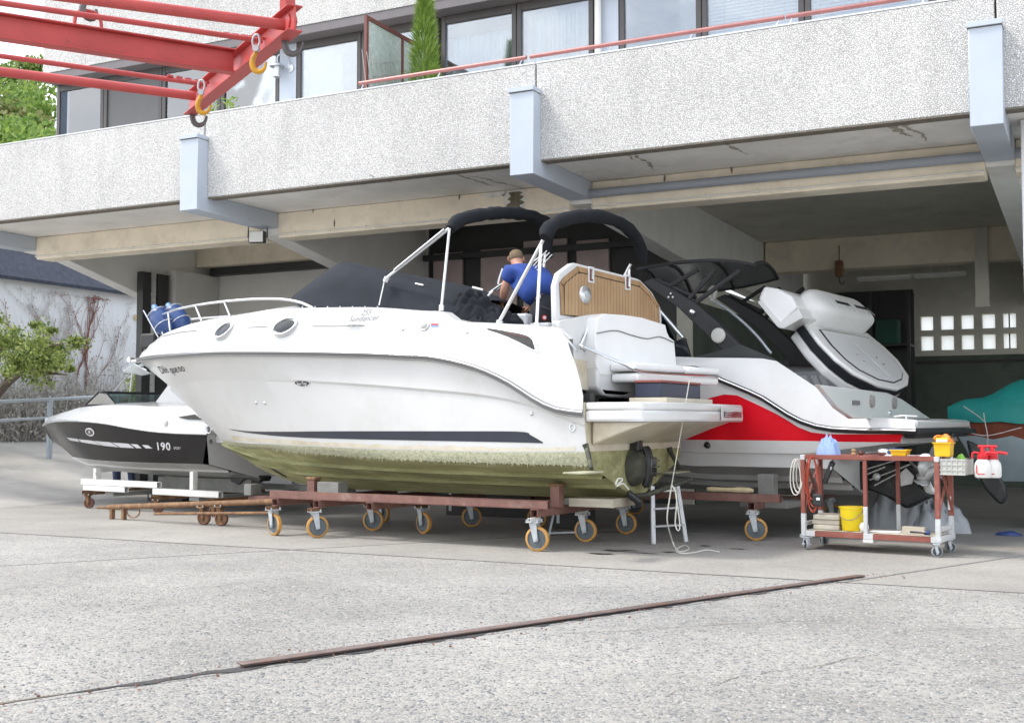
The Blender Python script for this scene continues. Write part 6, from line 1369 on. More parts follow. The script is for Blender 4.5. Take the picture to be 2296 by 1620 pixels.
# ------------------------------------------------------------------ tool trolley and what stands on it
ft = Fr((-2.668, 11.905), 7.5); TL, TW, TZ = 1.31, .50, .945
TR = thing('tool_trolley', 'rusty red steel workshop trolley with grey corners on four small wheels', 'trolley', ft.p(TL / 2, TW / 2, 0))
hw = .022
def bx(n, mt, *a, par=None, bev=.003): return MB().fbox(ft, *a).build(n, mt, par or TR, bevel=bev, bseg=1)
for a in (0, TL):
    for b in (0, TW):
        p = bx('post', 'rust_red', a - hw, a + hw, b - hw, b + hw, .36, TZ - .05); bx('primer_patch', 'grey_primer', a - hw, a + hw, b - hw, b + hw, .13, .359, par=p); bx('primer_patch', 'grey_primer', a - hw - .001, a + hw + .001, b - hw - .001, b + hw + .001, TZ - .049, TZ + .001, par=p)
        caster(TR, ft.p(a + (.02 if a == 0 else -.03), b, 0), .105, .128, random.choice((20, 60, -20)), 'tyre_grey', 'hub_grey', 'galvanised', .03)
for b in (0, TW):
    bx('top_rail', 'rust_red', hw + .001, TL - hw - .001, b - hw, b + hw, TZ - .044, TZ); r = bx('bottom_rail', 'rust_red', hw + .001, TL - hw - .001, b - hw, b + hw, .135, .185)
    for s_ in (.0, .58, 1.22): bx('primer_patch', 'grey_primer', s_ + .024, s_ + .12, b - hw - .002, b + hw + .002, .134, .187, par=r)
for a in (0, TL):
    bx('end_rail', 'rust_red', a - hw, a + hw, hw + .001, TW - hw - .001, TZ - .044, TZ); bx('end_rail', 'grey_primer', a - hw, a + hw, hw + .001, TW - hw - .001, .135, .185); bx('end_rail', 'grey_primer', a - .012, a + .012, hw + .001, TW - hw - .001, .235, .275)
    MB().bar(ft.p(a, .03, .40), ft.p(a, TW - .03, TZ - .08), .02, .02).build('brace', 'rust_red', TR); MB().bar(ft.p(a + .021, .03, TZ - .08), ft.p(a + .021, TW - .03, .40), .02, .02).build('brace', 'rust_red', TR)
for s_, b in ((.625, 0), (.80, TW)):
    p = bx('mid_post', 'rust_red', s_ - .018, s_ + .018, b - .018, b + .018, .45, TZ - .045); bx('primer_patch', 'grey_primer', s_ - .018, s_ + .018, b - .018, b + .018, .186, .449, par=p)
bx('shelf', 'rust_red', hw + .001, TL - hw - .001, hw + .001, TW - hw - .001, TZ - .02, TZ - .004)
for i in range(3): bx('shelf_board', 'pale_wood', .03, TL - .03, .03 + i * .155, .175 + i * .155, .186, .198)
bx('socket', 'white_worn_paint', .60, .70, -hw, .1, .10, .134); bx('label_plate', 'plastic_white', TL - .012, TL + .012, TW - .075, TW - .035, .42, .55)
def tw_(x, y, b=.1): return ft.pW(x, y, b)
def place(name, label, cat, x, b, z, group=None): s_ = tw_(x, 1015, b)[0]; return thing(name, label, cat, ft.p(s_, b, z), group), s_
o, s_ = place('cloth', 'crumpled light blue cloth on the trolley top', 'cloth', 1857, .12, TZ); crumple(ft, s_, .12, TZ, .115, .08, .17, 36, 30, 5, .6, 7).build('fabric', 'cloth_blue', o, smooth=True, ang=50, sub=1)
o, s_ = place('knob', 'small brass brown fitting on the trolley top beside the blue cloth', 'fitting', 1914, .1, TZ); MB().lathe([(.02, 0), (.028, .01), (.018, .03), (.026, .045), (.012, .062)], ft.p(s_, .1, TZ + .001), n=14).build('body', 'teak_frame', o, smooth=True); MB().lathe([(.02, 0), (.03, .02), (.02, .045)], ft.p(s_ + .06, .14, TZ + .001), n=14).build('cap', 'leather_brown', o, smooth=True)
o, s_ = place('drill', 'blue and black power tool lying on the trolley top', 'power tool', 1978, .1, TZ)
MB().tube([ft.p(s_ - .16, .08, TZ + .022), ft.p(s_ - .03, .09, TZ + .03)], .012, 8).build('shaft', 'hook_steel', o, smooth=True); MB().lathe([(.022, 0), (.034, .02), (.036, .07), (.028, .10)], ft.p(s_ - .04, .09, TZ + .038), ft.S, 16).build('chuck', 'chrome', o, smooth=True); MB().lathe([(.03, 0), (.036, .03), (.036, .13), (.026, .16)], ft.p(s_ + .06, .09, TZ + .038), ft.S, 14).build('housing', 'plastic_blue', o, smooth=True); MB().fbox(ft, s_ + .12, s_ + .165, .10, .24, TZ + .002, TZ + .045).build('grip', 'black_rubber', o, bevel=.01)
def tub(par, a0, a1, b0, b1, z, h, mat, fl=.012, scoop=False, t=.004):
    A = [(a0, b0), (a1, b0), (a1, b1), (a0, b1)]; c = ((a0 + a1) / 2, (b0 + b1) / 2)
    def ring(zz, g): return [ft.p(a + math.copysign(g, a - c[0]), b + math.copysign(g, b - c[1]), zz) for a, b in A]
    rows = [ring(z, -.0), ring(z + h, fl), ring(z + h, fl + .008), ring(z + h - .012, fl + .008), ring(z + h - .012, fl + .004 - .002), ]
    m = MB(); m.loft(rows[:4], True); m.loft([ring(z + h, fl), ring(z + h, fl - t), ring(z + .008, -t)], True); m.face(ring(z + .001, 0)); m.face(ring(z + .009, -t)); return m.build('bin', mat, par, recalc=True)
o, s_ = place('parts_bin', 'low yellow open parts bin in the middle of the trolley top', 'bin', 2020, .12, TZ); tub(o, s_ - .065, s_ + .065, .03, .17, TZ + .001, .062, 'plastic_yellow_deep')
o, s_ = place('parts_bin', 'tall yellow bin holding orange gloves at the right end of the trolley top', 'bin', 2118, .1, TZ); tub(o, s_ - .07, s_ + .06, .02, .16, TZ + .001, .135, 'plastic_yellow_deep'); MB().fbox(ft, s_ - .06, s_ + .04, .03, .05, TZ + .138, TZ + .165).build('label_card', 'plastic_white', o); MB().fbox(ft, s_ - .068, s_ + .045, .051, .062, TZ + .12, TZ + .18).build('divider', 'plastic_yellow', o)
g_ = thing('gloves', 'orange rubber gloves stuffed in the tall yellow bin', 'gloves', ft.p(s_, .1, TZ + .13)); crumple(ft, s_ + .01, .11, TZ + .12, .075, .06, .085, 18, 14, 21, .5).build('rubber', 'plastic_orange', g_, smooth=True, sub=1); MB().tube(smooth_line([ft.p(s_ - .06, .08, TZ + .15), ft.p(s_ - .085, .06, TZ + .17), ft.p(s_ - .06, .07, TZ + .195), ft.p(s_ - .02, .09, TZ + .19)], 10), .012, 8).build('finger', 'plastic_orange', g_, smooth=True); MB().tube([ft.p(s_ + .05, .1, TZ + .17), ft.p(s_ + .09, .08, TZ + .215)], .006, 6).build('cable_tie', 'black_rubber', g_)
o, s_ = place('bag', 'dark grey cloth bag slumped beside the tall yellow bin', 'bag', 2160, .12, TZ); s_ = min(s_, TL - .01); crumple(ft, s_ + .0, .14, TZ, .085, .09, .125, 26, 22, 31, .5, 5).build('fabric', 'cloth_dark', o, smooth=True, sub=1)
o, s_ = place('rag', 'small white rag on the trolley top', 'rag', 2075, .07, TZ); crumple(ft, s_, .07, TZ, .05, .045, .025, 14, 12, 41, .5).build('fabric', 'vinyl_white', o, smooth=True, sub=1)
o, s_ = place('paper', 'folded white paper beside the low yellow bin', 'paper', 1996, .05, TZ); MB().poly([ft.p(s_ - .05, .02, TZ + .001), ft.p(s_ + .02, .0, TZ + .001), ft.p(s_ + .04, .09, TZ + .02), ft.p(s_ - .03, .11, TZ + .03)], V(0, 0, .002)).build('sheet', 'printed_white', o)
o, s_ = place('spanner', 'grey steel spanner beyond the low yellow bin', 'tool', 2050, .1, TZ); MB().bar(ft.p(s_ - .06, .05, TZ + .008), ft.p(s_ + .04, .13, TZ + .008), .018, .006).build('shaft', 'stainless', o); MB().lathe([(.018, 0), (.018, .008)], ft.p(s_ + .04, .13, TZ + .004), n=12).build('ring', 'stainless', o)
CRT = thing('crate', 'grey plastic crate hung on the right end of the trolley', 'crate', ft.p(TL + .15, .2, .80)); ca0, ca1, cb0, cb1, cz0, cz1 = TL + .026, TL + .25, .0, .36, .775, .925
m = MB(); m.fbox(ft, ca0, ca1, cb0, cb0 + .006, cz0, cz1); m.fbox(ft, ca0, ca1, cb1 - .006, cb1, cz0, cz1); m.fbox(ft, ca0, ca0 + .006, cb0 + .006, cb1 - .006, cz0, cz1); m.fbox(ft, ca1 - .006, ca1, cb0 + .006, cb1 - .006, cz0, cz1); m.fbox(ft, ca0 + .006, ca1 - .006, cb0 + .006, cb1 - .006, cz0, cz0 + .006); m.build('body', 'plastic_grey', CRT)
for zz in (cz1 - .012, cz1 - .06, cz0 + .04, cz0): MB().fbox(ft, ca0 - .004, ca1 + .006, cb0 - .008, cb0 - .0005, zz, zz + .012).build('rib', 'plastic_grey', CRT)
for i in range(5): a = ca0 + .01 + i * .047; MB().fbox(ft, a, a + .008, cb0 - .008, cb0 - .0005, cz0 + .0125, cz1 - .0125).build('rib', 'plastic_grey', CRT)
for i in range(2): MB().fbox(ft, ca0 - .05, ca0 + .003, .05 + i * .2, .07 + i * .2, cz1 + .0, cz1 + .02).build('hanger', 'stainless', CRT)
o = thing('rag', 'green and white rag sticking out of the grey crate', 'rag', ft.p(TL + .2, .15, .9)); crumple(ft, TL + .19, .14, .86, .05, .06, .11, 14, 12, 51, .5).build('fabric', 'plastic_green', o, smooth=True, sub=1); crumple(ft, TL + .09, .14, .86, .05, .06, .085, 14, 12, 52, .5).build('fabric', 'vinyl_white', o, smooth=True, sub=1)
for k, (px, b) in enumerate(((2204, .10), (2226, .18))):
    q = ft.pW(px, 1070, b); s_ = q[0]; z0 = q[2]; O = ft.p(s_, b, z0); sc = 1.0 - .05 * k
    o = thing('spray_bottle', ['white pump sprayer with red head hanging beside the crate, nearer one', 'white pump sprayer with red head hanging behind the nearer sprayer'][k], 'sprayer', O, 'pump sprayers at the trolley end')
    bd = MB().lathe([(.03, .004), (.066, 0), (.076, .02), (.076, .10), (.070, .135), (.05, .165), (.036, .175)], O, n=24).build('bottle', 'plastic_white', o, smooth=True); MB().lathe([(.046, .172), (.05, .178), (.05, .21), (.03, .225)], O, n=20).build('collar', 'plastic_red', o, smooth=True)
    MB().lathe([(.022, .22), (.022, .275), (.012, .285)], O, n=12).build('pump', 'plastic_red', o, smooth=True); MB().tube([O + ft.S * -.04 + V(0, 0, .29), O + ft.S * .04 + V(0, 0, .29)], .014, 8).build('pump_knob', 'plastic_red', o, smooth=True)
    MB().tube(smooth_line([O + V(0, 0, .21), O + ft.S * .05 + V(0, 0, .235), O + ft.S * .13 + V(0, 0, .225)], 8), .014, 8).build('nozzle', 'plastic_red', o, smooth=True); MB().tube(smooth_line([O - ft.S * .03 + V(0, 0, .23), O - ft.S * .085 + V(0, 0, .23), O - ft.S * .095 + V(0, 0, .18)], 8), .010, 8).build('trigger', 'plastic_red', o, smooth=True)
    MB().fbox(ft, s_ - .045, s_ - .035, b - .079, b - .0765, z0 + .04, z0 + .12).build('red_mark', 'plastic_red', bd); MB().fbox(ft, s_ - .035, s_ + .03, b - .079, b - .0765, z0 + .032, z0 + .04).build('red_mark', 'plastic_red', bd)
    MB().tube(smooth_line([O + ft.W * .0 + V(0, 0, .18), ft.p((s_ + TL + .25) / 2, b + .05, z0 + .20), ft.p(TL + .24, b + .02, .92), ft.p(TL + .22, b + .02, .90)], 10), .005, 6).build('strap', 'black_rubber', o)
zs = .199
o = thing('slab_stack', 'stack of pale worn insulation slabs on the lower trolley shelf beside the bucket', 'slabs', ft.p(.18, .2, zs))
for i in range(3): r = random.Random(i); MB().fbox(ft, .07 + r.uniform(-.01, .01), .335 + r.uniform(-.01, .01), .05 + r.uniform(-.01, .01), .34, zs + .001 + i * .05, zs + .049 + i * .05).build('slab', 'foam_yellow' if 0 else 'pale_wood', o, bevel=.01)
O = ft.p(.455, .12, zs); o = thing('bucket', 'bright yellow plastic bucket on the lower trolley shelf', 'bucket', O)
MB().lathe([(.02, .002), (.098, .002), (.102, .01), (.124, .225), (.131, .226), (.131, .238), (.122, .238), (.1, .02), (.02, .015)], O, n=32).build('body', 'plastic_yellow', o, smooth=True, ang=30); MB().tube([O + ft.S * (-.125 * math.cos(t * .1745)) - ft.W * (.135 * math.sin(t * .1745) ** .6) + V(0, 0, .222 - .11 * math.sin(t * .1745)) for t in range(19)], .0035, 6).build('handle', 'printed_grey', o, smooth=True)
o = thing('wood_block', 'short pale timber block at the right of the lower trolley shelf', 'timber', ft.p(1.08, .1, zs)); MB().fbox(ft, .96, 1.17, .04, .13, zs + .001, zs + .07).build('block', 'pale_wood', o, bevel=.003)
o = thing('torch', 'blue and black torch on the lower trolley shelf by the timber block', 'torch', ft.p(1.15, .02, zs)); MB().lathe([(.02, 0), (.021, .02), (.014, .04), (.014, .16), (.01, .165)], ft.p(1.20, .05, zs + .022), ft.S * -1, 12).build('body', 'black_gloss', o, smooth=True); MB().lathe([(.022, 0), (.022, .03)], ft.p(1.19, .05, zs + .0225), ft.S, 12).build('head', 'plastic_blue', o, smooth=True)
o = thing('rod', 'thin steel rods lying on the lower trolley shelf', 'rods', ft.p(.7, .1, zs)); 
for k in range(3): MB().tube([ft.p(.56 + .05 * k, .04 + .04 * k, zs + .008), ft.p(.92, .06 + .06 * k, zs + .008)], .006, 6).build('rod', 'stainless', o, smooth=True)
MB().lathe([(.03, 0), (.045, .005), (.045, .02), (.03, .025)], ft.p(.60, .015, zs + .05), ft.W, 18).build('reel', 'plastic_white', o, smooth=True)
def coil(name, label, c, ra, rz, n, mat, r, seed, dv=.04):
    rr_ = random.Random(seed); o = thing(name, label, 'cable', c)
    for k in range(n):
        a = ra * rr_.uniform(.7, 1.1); b = rz * rr_.uniform(.82, 1.08); oz = -rz + b; pts = []
        ox, oy = rr_.uniform(-.02, .02), rr_.uniform(-dv, dv)
        for t in range(24): th = t / 24 * 6.283; pts.append(c + ft.S * (ox + a * math.sin(th) * (1 - .35 * math.cos(th))) + ft.W * (oy + .015 * math.sin(2 * th)) + V(0, 0, -rz - oz * .0 + b * math.cos(th) - (rz - b) * 0 - (b - rz)))
        MB().tube(pts, r, 6, closed=True).build('loop', mat, o, smooth=True)
    return o
coil('extension_cable', 'red cable coil hanging at the left end of the trolley', ft.p(.10, -.045, .93), .07, .26, 6, 'cable_red', .0055, 1, .015)
coil('hose_coil', 'cream hose coil hanging outside the left trolley post', ft.p(-.06, .02, .90), .05, .17, 4, 'cable_white', .006, 2)
o = thing('cable_plug', 'black cable plug box dangling in the red cable coil', 'plug', ft.p(.17, -.05, .48)); MB().fbox(ft, .12, .22, -.09, -.055, .44, .56).build('box', 'black_rubber', o, bevel=.012); MB().fbox(ft, .165, .20, -.093, -.0905, .50, .525).build('sticker', 'printed_white', o)
MB().tube(smooth_line([ft.p(.17, -.07, .56), ft.p(.16, -.07, .65), ft.p(.12, -.05, .72)], 8), .007, 6).build('lead', 'black_rubber', o)
o = thing('inspection_lamp', 'black hand tool hung on the left end of the trolley', 'hand tool', ft.p(.25, .05, .75)); MB().bar(ft.p(.20, .05, .66), ft.p(.29, .05, .88), .05, .05).build('body', 'black_rubber', o, bevel=.012); MB().bar(ft.p(.278, .02, .80), ft.p(.285, .02, .83), .02, .012).build('lens', 'galvanised', o)
MB().tube([ft.p(.29, .05, .88), ft.p(.30, .03, .925)], .006, 6).build('hanger', 'black_rubber', o)

# ------------------------------------------------------------------ ladders, sheeting, covered boat, clutter in the shade
def ladder(name, label, f0, f1, up, rungs, top, back=None, tw=.05):
    o = thing(name, label, 'ladder', (f0 + f1) / 2); d = (f1 - f0).normalized(); nrm = Vector((-d.y, d.x, 0))
    t0 = f0 + up + d * .05; t1 = f1 + up - d * .05
    for a, b in ((f0, t0), (f1, t1)): MB().bar(a, b, .05, .02, up=tuple(nrm)).build('rail', 'alu', o, bevel=.002, bseg=1)
    for i in range(rungs): t = (i + 1) / (rungs + .3); MB().bar(f0.lerp(t0, t) + d * .012, f1.lerp(t1, t) - d * .012, .07, .02).build('step', 'alu', o, bevel=.002, bseg=1)
    if back:
        g0, g1 = f0 + back, f1 + back
        for a, b in ((g0, t0 - V(0, 0, .02)), (g1, t1 - V(0, 0, .02))): MB().bar(a, b, .035, .015, up=tuple(nrm)).build('back_leg', 'alu', o)
        MB().bar(g0.lerp(t0, .25), g1.lerp(t1, .25), .03, .012).build('back_brace', 'alu', o)
    return o
ladder('step_ladder', 'aluminium step ladder standing under the stern of the white cruiser', zp(1447, 1218) + V(.09, 0, 0), zp(1518, 1213) + V(.10, 0, 0), V(-.07, .05, .60), 3, .9)
ladder('step_ladder', 'aluminium step ladder behind the tool trolley below the propeller', zp(2085, 1190), zp(2122, 1189), V(-.30, -.05, .62), 2, .6, None)
o = thing('trestle', 'low aluminium trestle behind the rear wheel of the rusty dolly', 'trestle', zp(1265, 1198))
a, b = zp(1230, 1200), zp(1302, 1198); c, d = a + V(.06, .04, .30), b + V(-.0, .04, .30)
for p, q in ((a, c), (b, d)): MB().bar(p, q, .04, .02).build('leg', 'galvanised', o)
MB().bar(c, d, .05, .03).build('top_bar', 'galvanised', o); MB().bar(a.lerp(c, .1), b.lerp(d, .1), .02, .02).build('brace', 'galvanised', o)
gs = zp(2040, 1188); GS = thing('plastic_sheet', 'heap of grey plastic sheeting on the floor behind the trolley', 'sheeting', gs)
fg = Fr((gs.x, gs.y), 5); crumple(fg, -.10, .1, 0, .42, .35, .55, 40, 30, 61, .6, 6).build('sheet', 'sheet_grey', GS, smooth=True, ang=40); crumple(fg, .30, .0, 0, .40, .30, .32, 40, 30, 62, .6, 6).build('sheet', 'sheet_grey', GS, smooth=True, ang=40)
bc = zp(2262, 1200); o = thing('cloth', 'blue rag lying on the hall floor by the right pillar', 'cloth', bc); crumple(Fr((bc.x, bc.y), 0), 0, 0, 0, .14, .06, .05, 18, 12, 71, .5).build('fabric', 'cloth_blue' if 0 else 'plastic_blue', o, smooth=True, sub=1)
vT = 15.2; t0 = vp(2113, 912, vT); TBO = thing('covered_boat', 'boat under a teal green tarpaulin beside the right hall pillar', 'boat', (t0.x + 1.2, vT + .6, .4))
rows = []; rowsh = []; rl2 = random.Random(8)
for i in range(16):
    s = i / 15; u = t0.x + s * 3.2; hb = .75 * (1 - (1 - s) ** 2.2) + .03; zt_ = t0.z + .03 + .38 * sms(s * 3.0) + .05 * math.sin(i * 1.9) + .03 * rl2.uniform(-1, 1); ze = t0.z - .10 - .10 * s + .03 * math.sin(i * 2.7); cv_ = vT + .55
    rows.append([V(u, cv_ - hb * 1.04, ze - .07), V(u, cv_ - hb * (1.03 + .05 * math.sin(i * 2.3)), ze), V(u, cv_ - hb * (.8 + .06 * math.sin(i * 1.7)), ze + (zt_ - ze) * (.55 + .12 * math.sin(i * 3.1))), V(u, cv_ - hb * .4, ze + (zt_ - ze) * .85), V(u, cv_, zt_), V(u, cv_ + hb * .5, ze + (zt_ - ze) * .8), V(u, cv_ + hb * 1.03, ze - .07)])
    rowsh.append([V(u + .05, cv_ - hb * .98, ze - .02), V(u + .12, cv_ - hb * .92, ze - .26), V(u + .25, cv_ - hb * .8, ze - .5), V(u + .35, cv_ - hb * .1, .55), V(u + .35, cv_ + hb * .1, .55), V(u + .05, cv_ + hb * .98, ze - .02)])
MB().loft(rows).build('tarpaulin', 'tarp_teal', TBO, smooth=True, ang=50, sub=1)
MB().loft([r[:2] for r in rowsh]).build('hull_upper', 'hull_rust', TBO, smooth=True); MB().loft([r[1:] for r in rowsh], capu=False).build('hull_lower', 'hull_pale', TBO, smooth=True)
MB().fbox(WF, t0.x + .9, t0.x + 3.2, vT + .3, vT + .8, 0, .54).build('cradle', 'box_dark', TBO)
o = thing('mooring_line', 'grey line tied under the teal tarpaulin and hanging in a loop', 'rope', vp(2212, 945, vT - .3)); P_ = lambda x, y: vp(x, y, vT - .28); 
for pts in ([(2105, 950), (2160, 965), (2212, 976), (2290, 958)], [(2205, 925), (2208, 945), (2214, 978), (2213, 1012)], [(2160, 910), (2190, 930), (2208, 945)]): MB().tube(smooth_line([P_(*p) for p in pts], 14), .006, 6).build('line', 'twig_grey', o, smooth=True)
rp_ = [vp(x, y, 14.3) for x, y in ((2165, 985), (2200, 1000), (2222, 1035), (2252, 1085), (2258, 1115), (2250, 1130), (2236, 1128), (2210, 1100), (2180, 1050))]; o = MB().poly(rp_, V(0, .09, 0)).build('rudder_blade', 'drive_black', bevel=.03, bseg=3, org=vp(2230, 1130, 14.3)); tag(o, 'dark curved rudder blade leaning against the covered boat', 'rudder')
MB_ = [('crate', 'dark crate on the floor behind the small boat, left of the blue barrels', 'crate', 330, 408, 1128, .55, .26, 'box_dark'), ('tool_chest', 'low grey green chest in the shade beyond the rusty dolly', 'chest', 1240, 1300, 1190, .5, .30, 'box_dark'), ('work_bench', 'long dark cabinet along the shade behind the white cruiser', 'cabinet', 1000, 1190, 1165, .5, .34, 'box_dark')]
for n_, lb, ct, x0, x1, yb, dp_, h_, mt in MB_:
    p = zp(x0, yb); q = zp(x1, yb); vv = max(p.y, q.y) + .25; a = vp(x0, yb, vv).x; b = vp(x1, yb, vv).x; o = thing(n_, lb, ct, ((a + b) / 2, vv, 0)); MB().box(a, b, vv, vv + dp_, 0, h_).build('body', mt, o, bevel=.01); MB().box(a - .01, b + .01, vv - .012, vv + dp_, h_ + .001, h_ + .025).build('lid', 'box_grey', o, bevel=.004); MB().box(a + .05, a + .09, vv - .01, vv - .0005, .06, h_ - .04).build('latch', 'galvanised', o)
for k, x in enumerate((500, 552)):
    p = vp(x, 1115, 16.0); o = thing('barrel', ['blue plastic barrel behind the small boat, left of two', 'blue plastic barrel behind the small boat, right of two'][k], 'barrel', (p.x, 16.0, 0), 'blue barrels by the back wall'); MB().lathe([(.02, .001), (.24, .001), (.27, .04), (.28, .2), (.27, .22), (.285, .4), (.27, .6), (.25, .64), (.2, .645), (.02, .645)], (p.x, 16.0, 0), n=24).build('body', 'barrel_blue', o, smooth=True); MB().lathe([(.276, .60), (.284, .61), (.276, .625)], (p.x, 16.0, 0), n=24).build('rim', 'barrel_blue', o, smooth=True)
# hanging rope at the stern and oil marks on the yard
sp0 = fb.p(*fb.pS(1546, 850, .68)); k1 = fb.p(*fb.pS(1506, 1086, .50)); g1 = zp(1512, 1224, .01)
RP = thing('rope', 'thin white rope hanging from the stern seat down to a coil on the yard', 'rope', g1)
MB().tube([sp0, sp0.lerp(k1, .5) + V(0, 0, -.01), k1], .005, 6).build('strand', 'rope_white', RP, smooth=True)
MB().tube(smooth_line([k1, k1 + V(-.02, -.02, -.15), V(k1.x - .03, k1.y - .06, .3), V(g1.x - .02, g1.y + .0, .06), g1], 16), .007, 6).build('strand', 'rope_white', RP, smooth=True)
gl = [(1512, 1224), (1525, 1236), (1545, 1230), (1535, 1222), (1515, 1232), (1530, 1240), (1560, 1237), (1585, 1232), (1612, 1236)]
MB().tube(smooth_line([zp(x, y, .008) for x, y in gl], 60), .007, 6).build('coil', 'rope_white', RP, smooth=True)
MB().tube(smooth_line([k1, k1 + V(.05, 0, -.12), k1 + V(.04, -.02, -.38), k1 + V(.07, -.02, -.45), k1 + V(.08, 0, -.38), k1 + V(.03, 0, -.02)], 24), .007, 6).build('loop', 'rope_white', RP, smooth=True)
k2 = fb.p(*fb.pS(1380, 1085, .22)); MB().tube(smooth_line([k2, k2 + fb.W * .06 + V(0, 0, .05), k2 + fb.W * .16 + V(0, 0, .04), k2 + fb.W * .02 + V(0, 0, -.02), k2 + fb.W * .17 + V(0, 0, .0), k2 + fb.W * .3 + V(0, 0, -.06)], 24), .009, 6).build('loop', 'rope_white', RP, smooth=True)
for k, (x, y, rx, ry) in enumerate(((1345, 1240, .16, .05), (1375, 1233, .12, .05), (1440, 1238, .16, .02), (1500, 1236, .08, .03), (1580, 1222, .07, .03), (1655, 1229, .09, .025), (1405, 1232, .14, .02))):
    c = zp(x, y, .0045 + .0004 * k); o = MB().face(blob(lambda a, b: c + V(a, b, 0), 26, rx, ry, 80 + k, .45)).build('oil_stain', 'oil_stain', g, recalc=False)

# ------------------------------------------------------------------ people
def hand_chains(wr, dirv, side, L=.18, curl=.5, seed=0):
    """palm, four fingers of different lengths and a thumb leaving the side of the palm"""
    d = dirv.normalized(); sd = (side - d * side.dot(d)).normalized(); dn = d.cross(sd).normalized(); out = []
    kn = wr + d * L * .48; P = {'w': (wr, (.026, .02)), 'p': (wr + d * L * .25, (.036, .017)), 'k': (kn, (.034, .014))}; out.append((P, [('w', 'p'), ('p', 'k')]))
    for i, (o_, ln) in enumerate(((-.03, .40), (-.01, .48), (.011, .45), (.031, .35))):
        a = wr + d * L * .36 + sd * o_ * .8; b = kn + sd * o_; c = b + (d - dn * curl * .6) * L * ln * .5; e = c + (d * .7 - dn * curl) * L * ln * .45
        out.append(({'a': (a, .0095), 'b': (b, .010), 'c': (c, .0088), 'e': (e, .0072)}, [('a', 'b'), ('b', 'c'), ('c', 'e')]))
    a = wr + d * L * .15 - sd * .018; b = wr + d * L * .30 - sd * .045; c = b + (d * .8 - sd * .35 - dn * curl * .4) * L * .22
    out.append(({'a': (a, .012), 'b': (b, .0115), 'c': (c, .009)}, [('a', 'b'), ('b', 'c')])); return out
def add_skin(m, P, E_, sub=2): v, f = skin_body(P, E_, sub); m.add(v, f)
MN = thing('person', 'person in blue polo shirt and black work trousers bending over inside the white cruiser', 'person', fb.p(-1.15, .2, 1.60))
J = lambda x, y, w: fb.p(*fb.pW(x, y, w))
pel = J(1219, 672, .12); spn = J(1203, 642, .16); che = J(1178, 618, .22); nek = J(1161, 597, .30); hed = J(1157, 578, .35)
ls = J(1142, 611, .12); rs_ = J(1192, 610, .42); le = J(1131, 648, .10); lh = J(1126, 682, .22); re_ = J(1200, 655, .50); rh_ = J(1187, 688, .42)
lk = fb.p(*(fb.pW(1212, 735, .02)[0], .02, 2.12)); rk_ = fb.p(*(fb.pW(1240, 735, .26)[0], .26, 2.12)); lf = fb.p(-1.08, .02, 1.70); rf_ = fb.p(-.92, .26, 1.70)
lhp = pel.lerp(lk, .12) + fb.W * -.09; rhp = pel.lerp(rk_, .12) + fb.W * .09
body = MB()
fw = (hed - nek).normalized()
add_skin(body, {'pel': (pel, .06), 'spn': (spn, .09), 'che': (che, .095), 'nek': (nek, .062), 'jaw': (nek.lerp(hed, .6), .075), 'hed': (hed, (.092, .098)), 'crn': (hed + fw * .06, .075), 'ls': (ls, .055), 'le': (le, .050), 'lm': (le.lerp(lh, .4), .047), 'lh': (lh, .030), 'rs': (rs_, .055), 're': (re_, .05), 'rh': (rh_, .03), 'lhp': (lhp, .06), 'rhp': (rhp, .06), 'lk': (lk, .06), 'rk': (rk_, .06), 'lf': (lf, .05), 'rf': (rf_, .05)},
 [('pel', 'spn'), ('spn', 'che'), ('che', 'nek'), ('nek', 'jaw'), ('jaw', 'hed'), ('hed', 'crn'), ('che', 'ls'), ('ls', 'le'), ('le', 'lm'), ('lm', 'lh'), ('che', 'rs'), ('rs', 're'), ('re', 'rh'), ('pel', 'lhp'), ('lhp', 'lk'), ('lk', 'lf'), ('pel', 'rhp'), ('rhp', 'rk'), ('rk', 'rf')])
for wr, el, sd, c in ((lh, le, fb.S * 1.0, .5), (rh_, re_, fb.S, .6)):
    for P, E_ in hand_chains(wr, (wr - el).normalized() * .6 - fb.S * .5 + fb.W * .3, sd, .18, c): add_skin(body, P, E_, 1)
face_d = (fb.W * .75 - fb.S * .55 - V(0, 0, .25)).normalized(); side_d = face_d.cross(V(0, 0, 1)).normalized()
body.ball(hed + face_d * .095 - V(0, 0, .015), .016, .016, .022, 8, 6)
for sg in (-1, 1): body.ball(hed + side_d * .085 * sg - V(0, 0, .015) - face_d * .005, .012, .022, .032, 10, 6)
bo = body.build('body', 'skin', MN, smooth=True, ang=80)
for sg in (-1, 1): MB().ball(hed + face_d * .083 + side_d * .03 * sg + V(0, 0, .012), .011, n=10, m=6).build('eye', 'printed_white', bo, smooth=True)
MB().tube([hed + face_d * .082 - side_d * .022 - V(0, 0, .05), hed + face_d * .088 - V(0, 0, .052), hed + face_d * .082 + side_d * .022 - V(0, 0, .05)], .005, 6).build('mouth', 'leather_brown', bo, smooth=True)
hm = MB(); add_skin(hm, {'a': (nek.lerp(hed, .42) - face_d * .026, .066), 'b': (hed + fw * .012 - face_d * .018, (.098, .104)), 'c': (hed + fw * .082 - face_d * .004, .072)}, [('a', 'b'), ('b', 'c')]); hm.build('hair', 'hair', MN, smooth=True, ang=80)
sh_ = MB(); lsl = ls.lerp(le, .70); rsl = rs_.lerp(re_, .70)
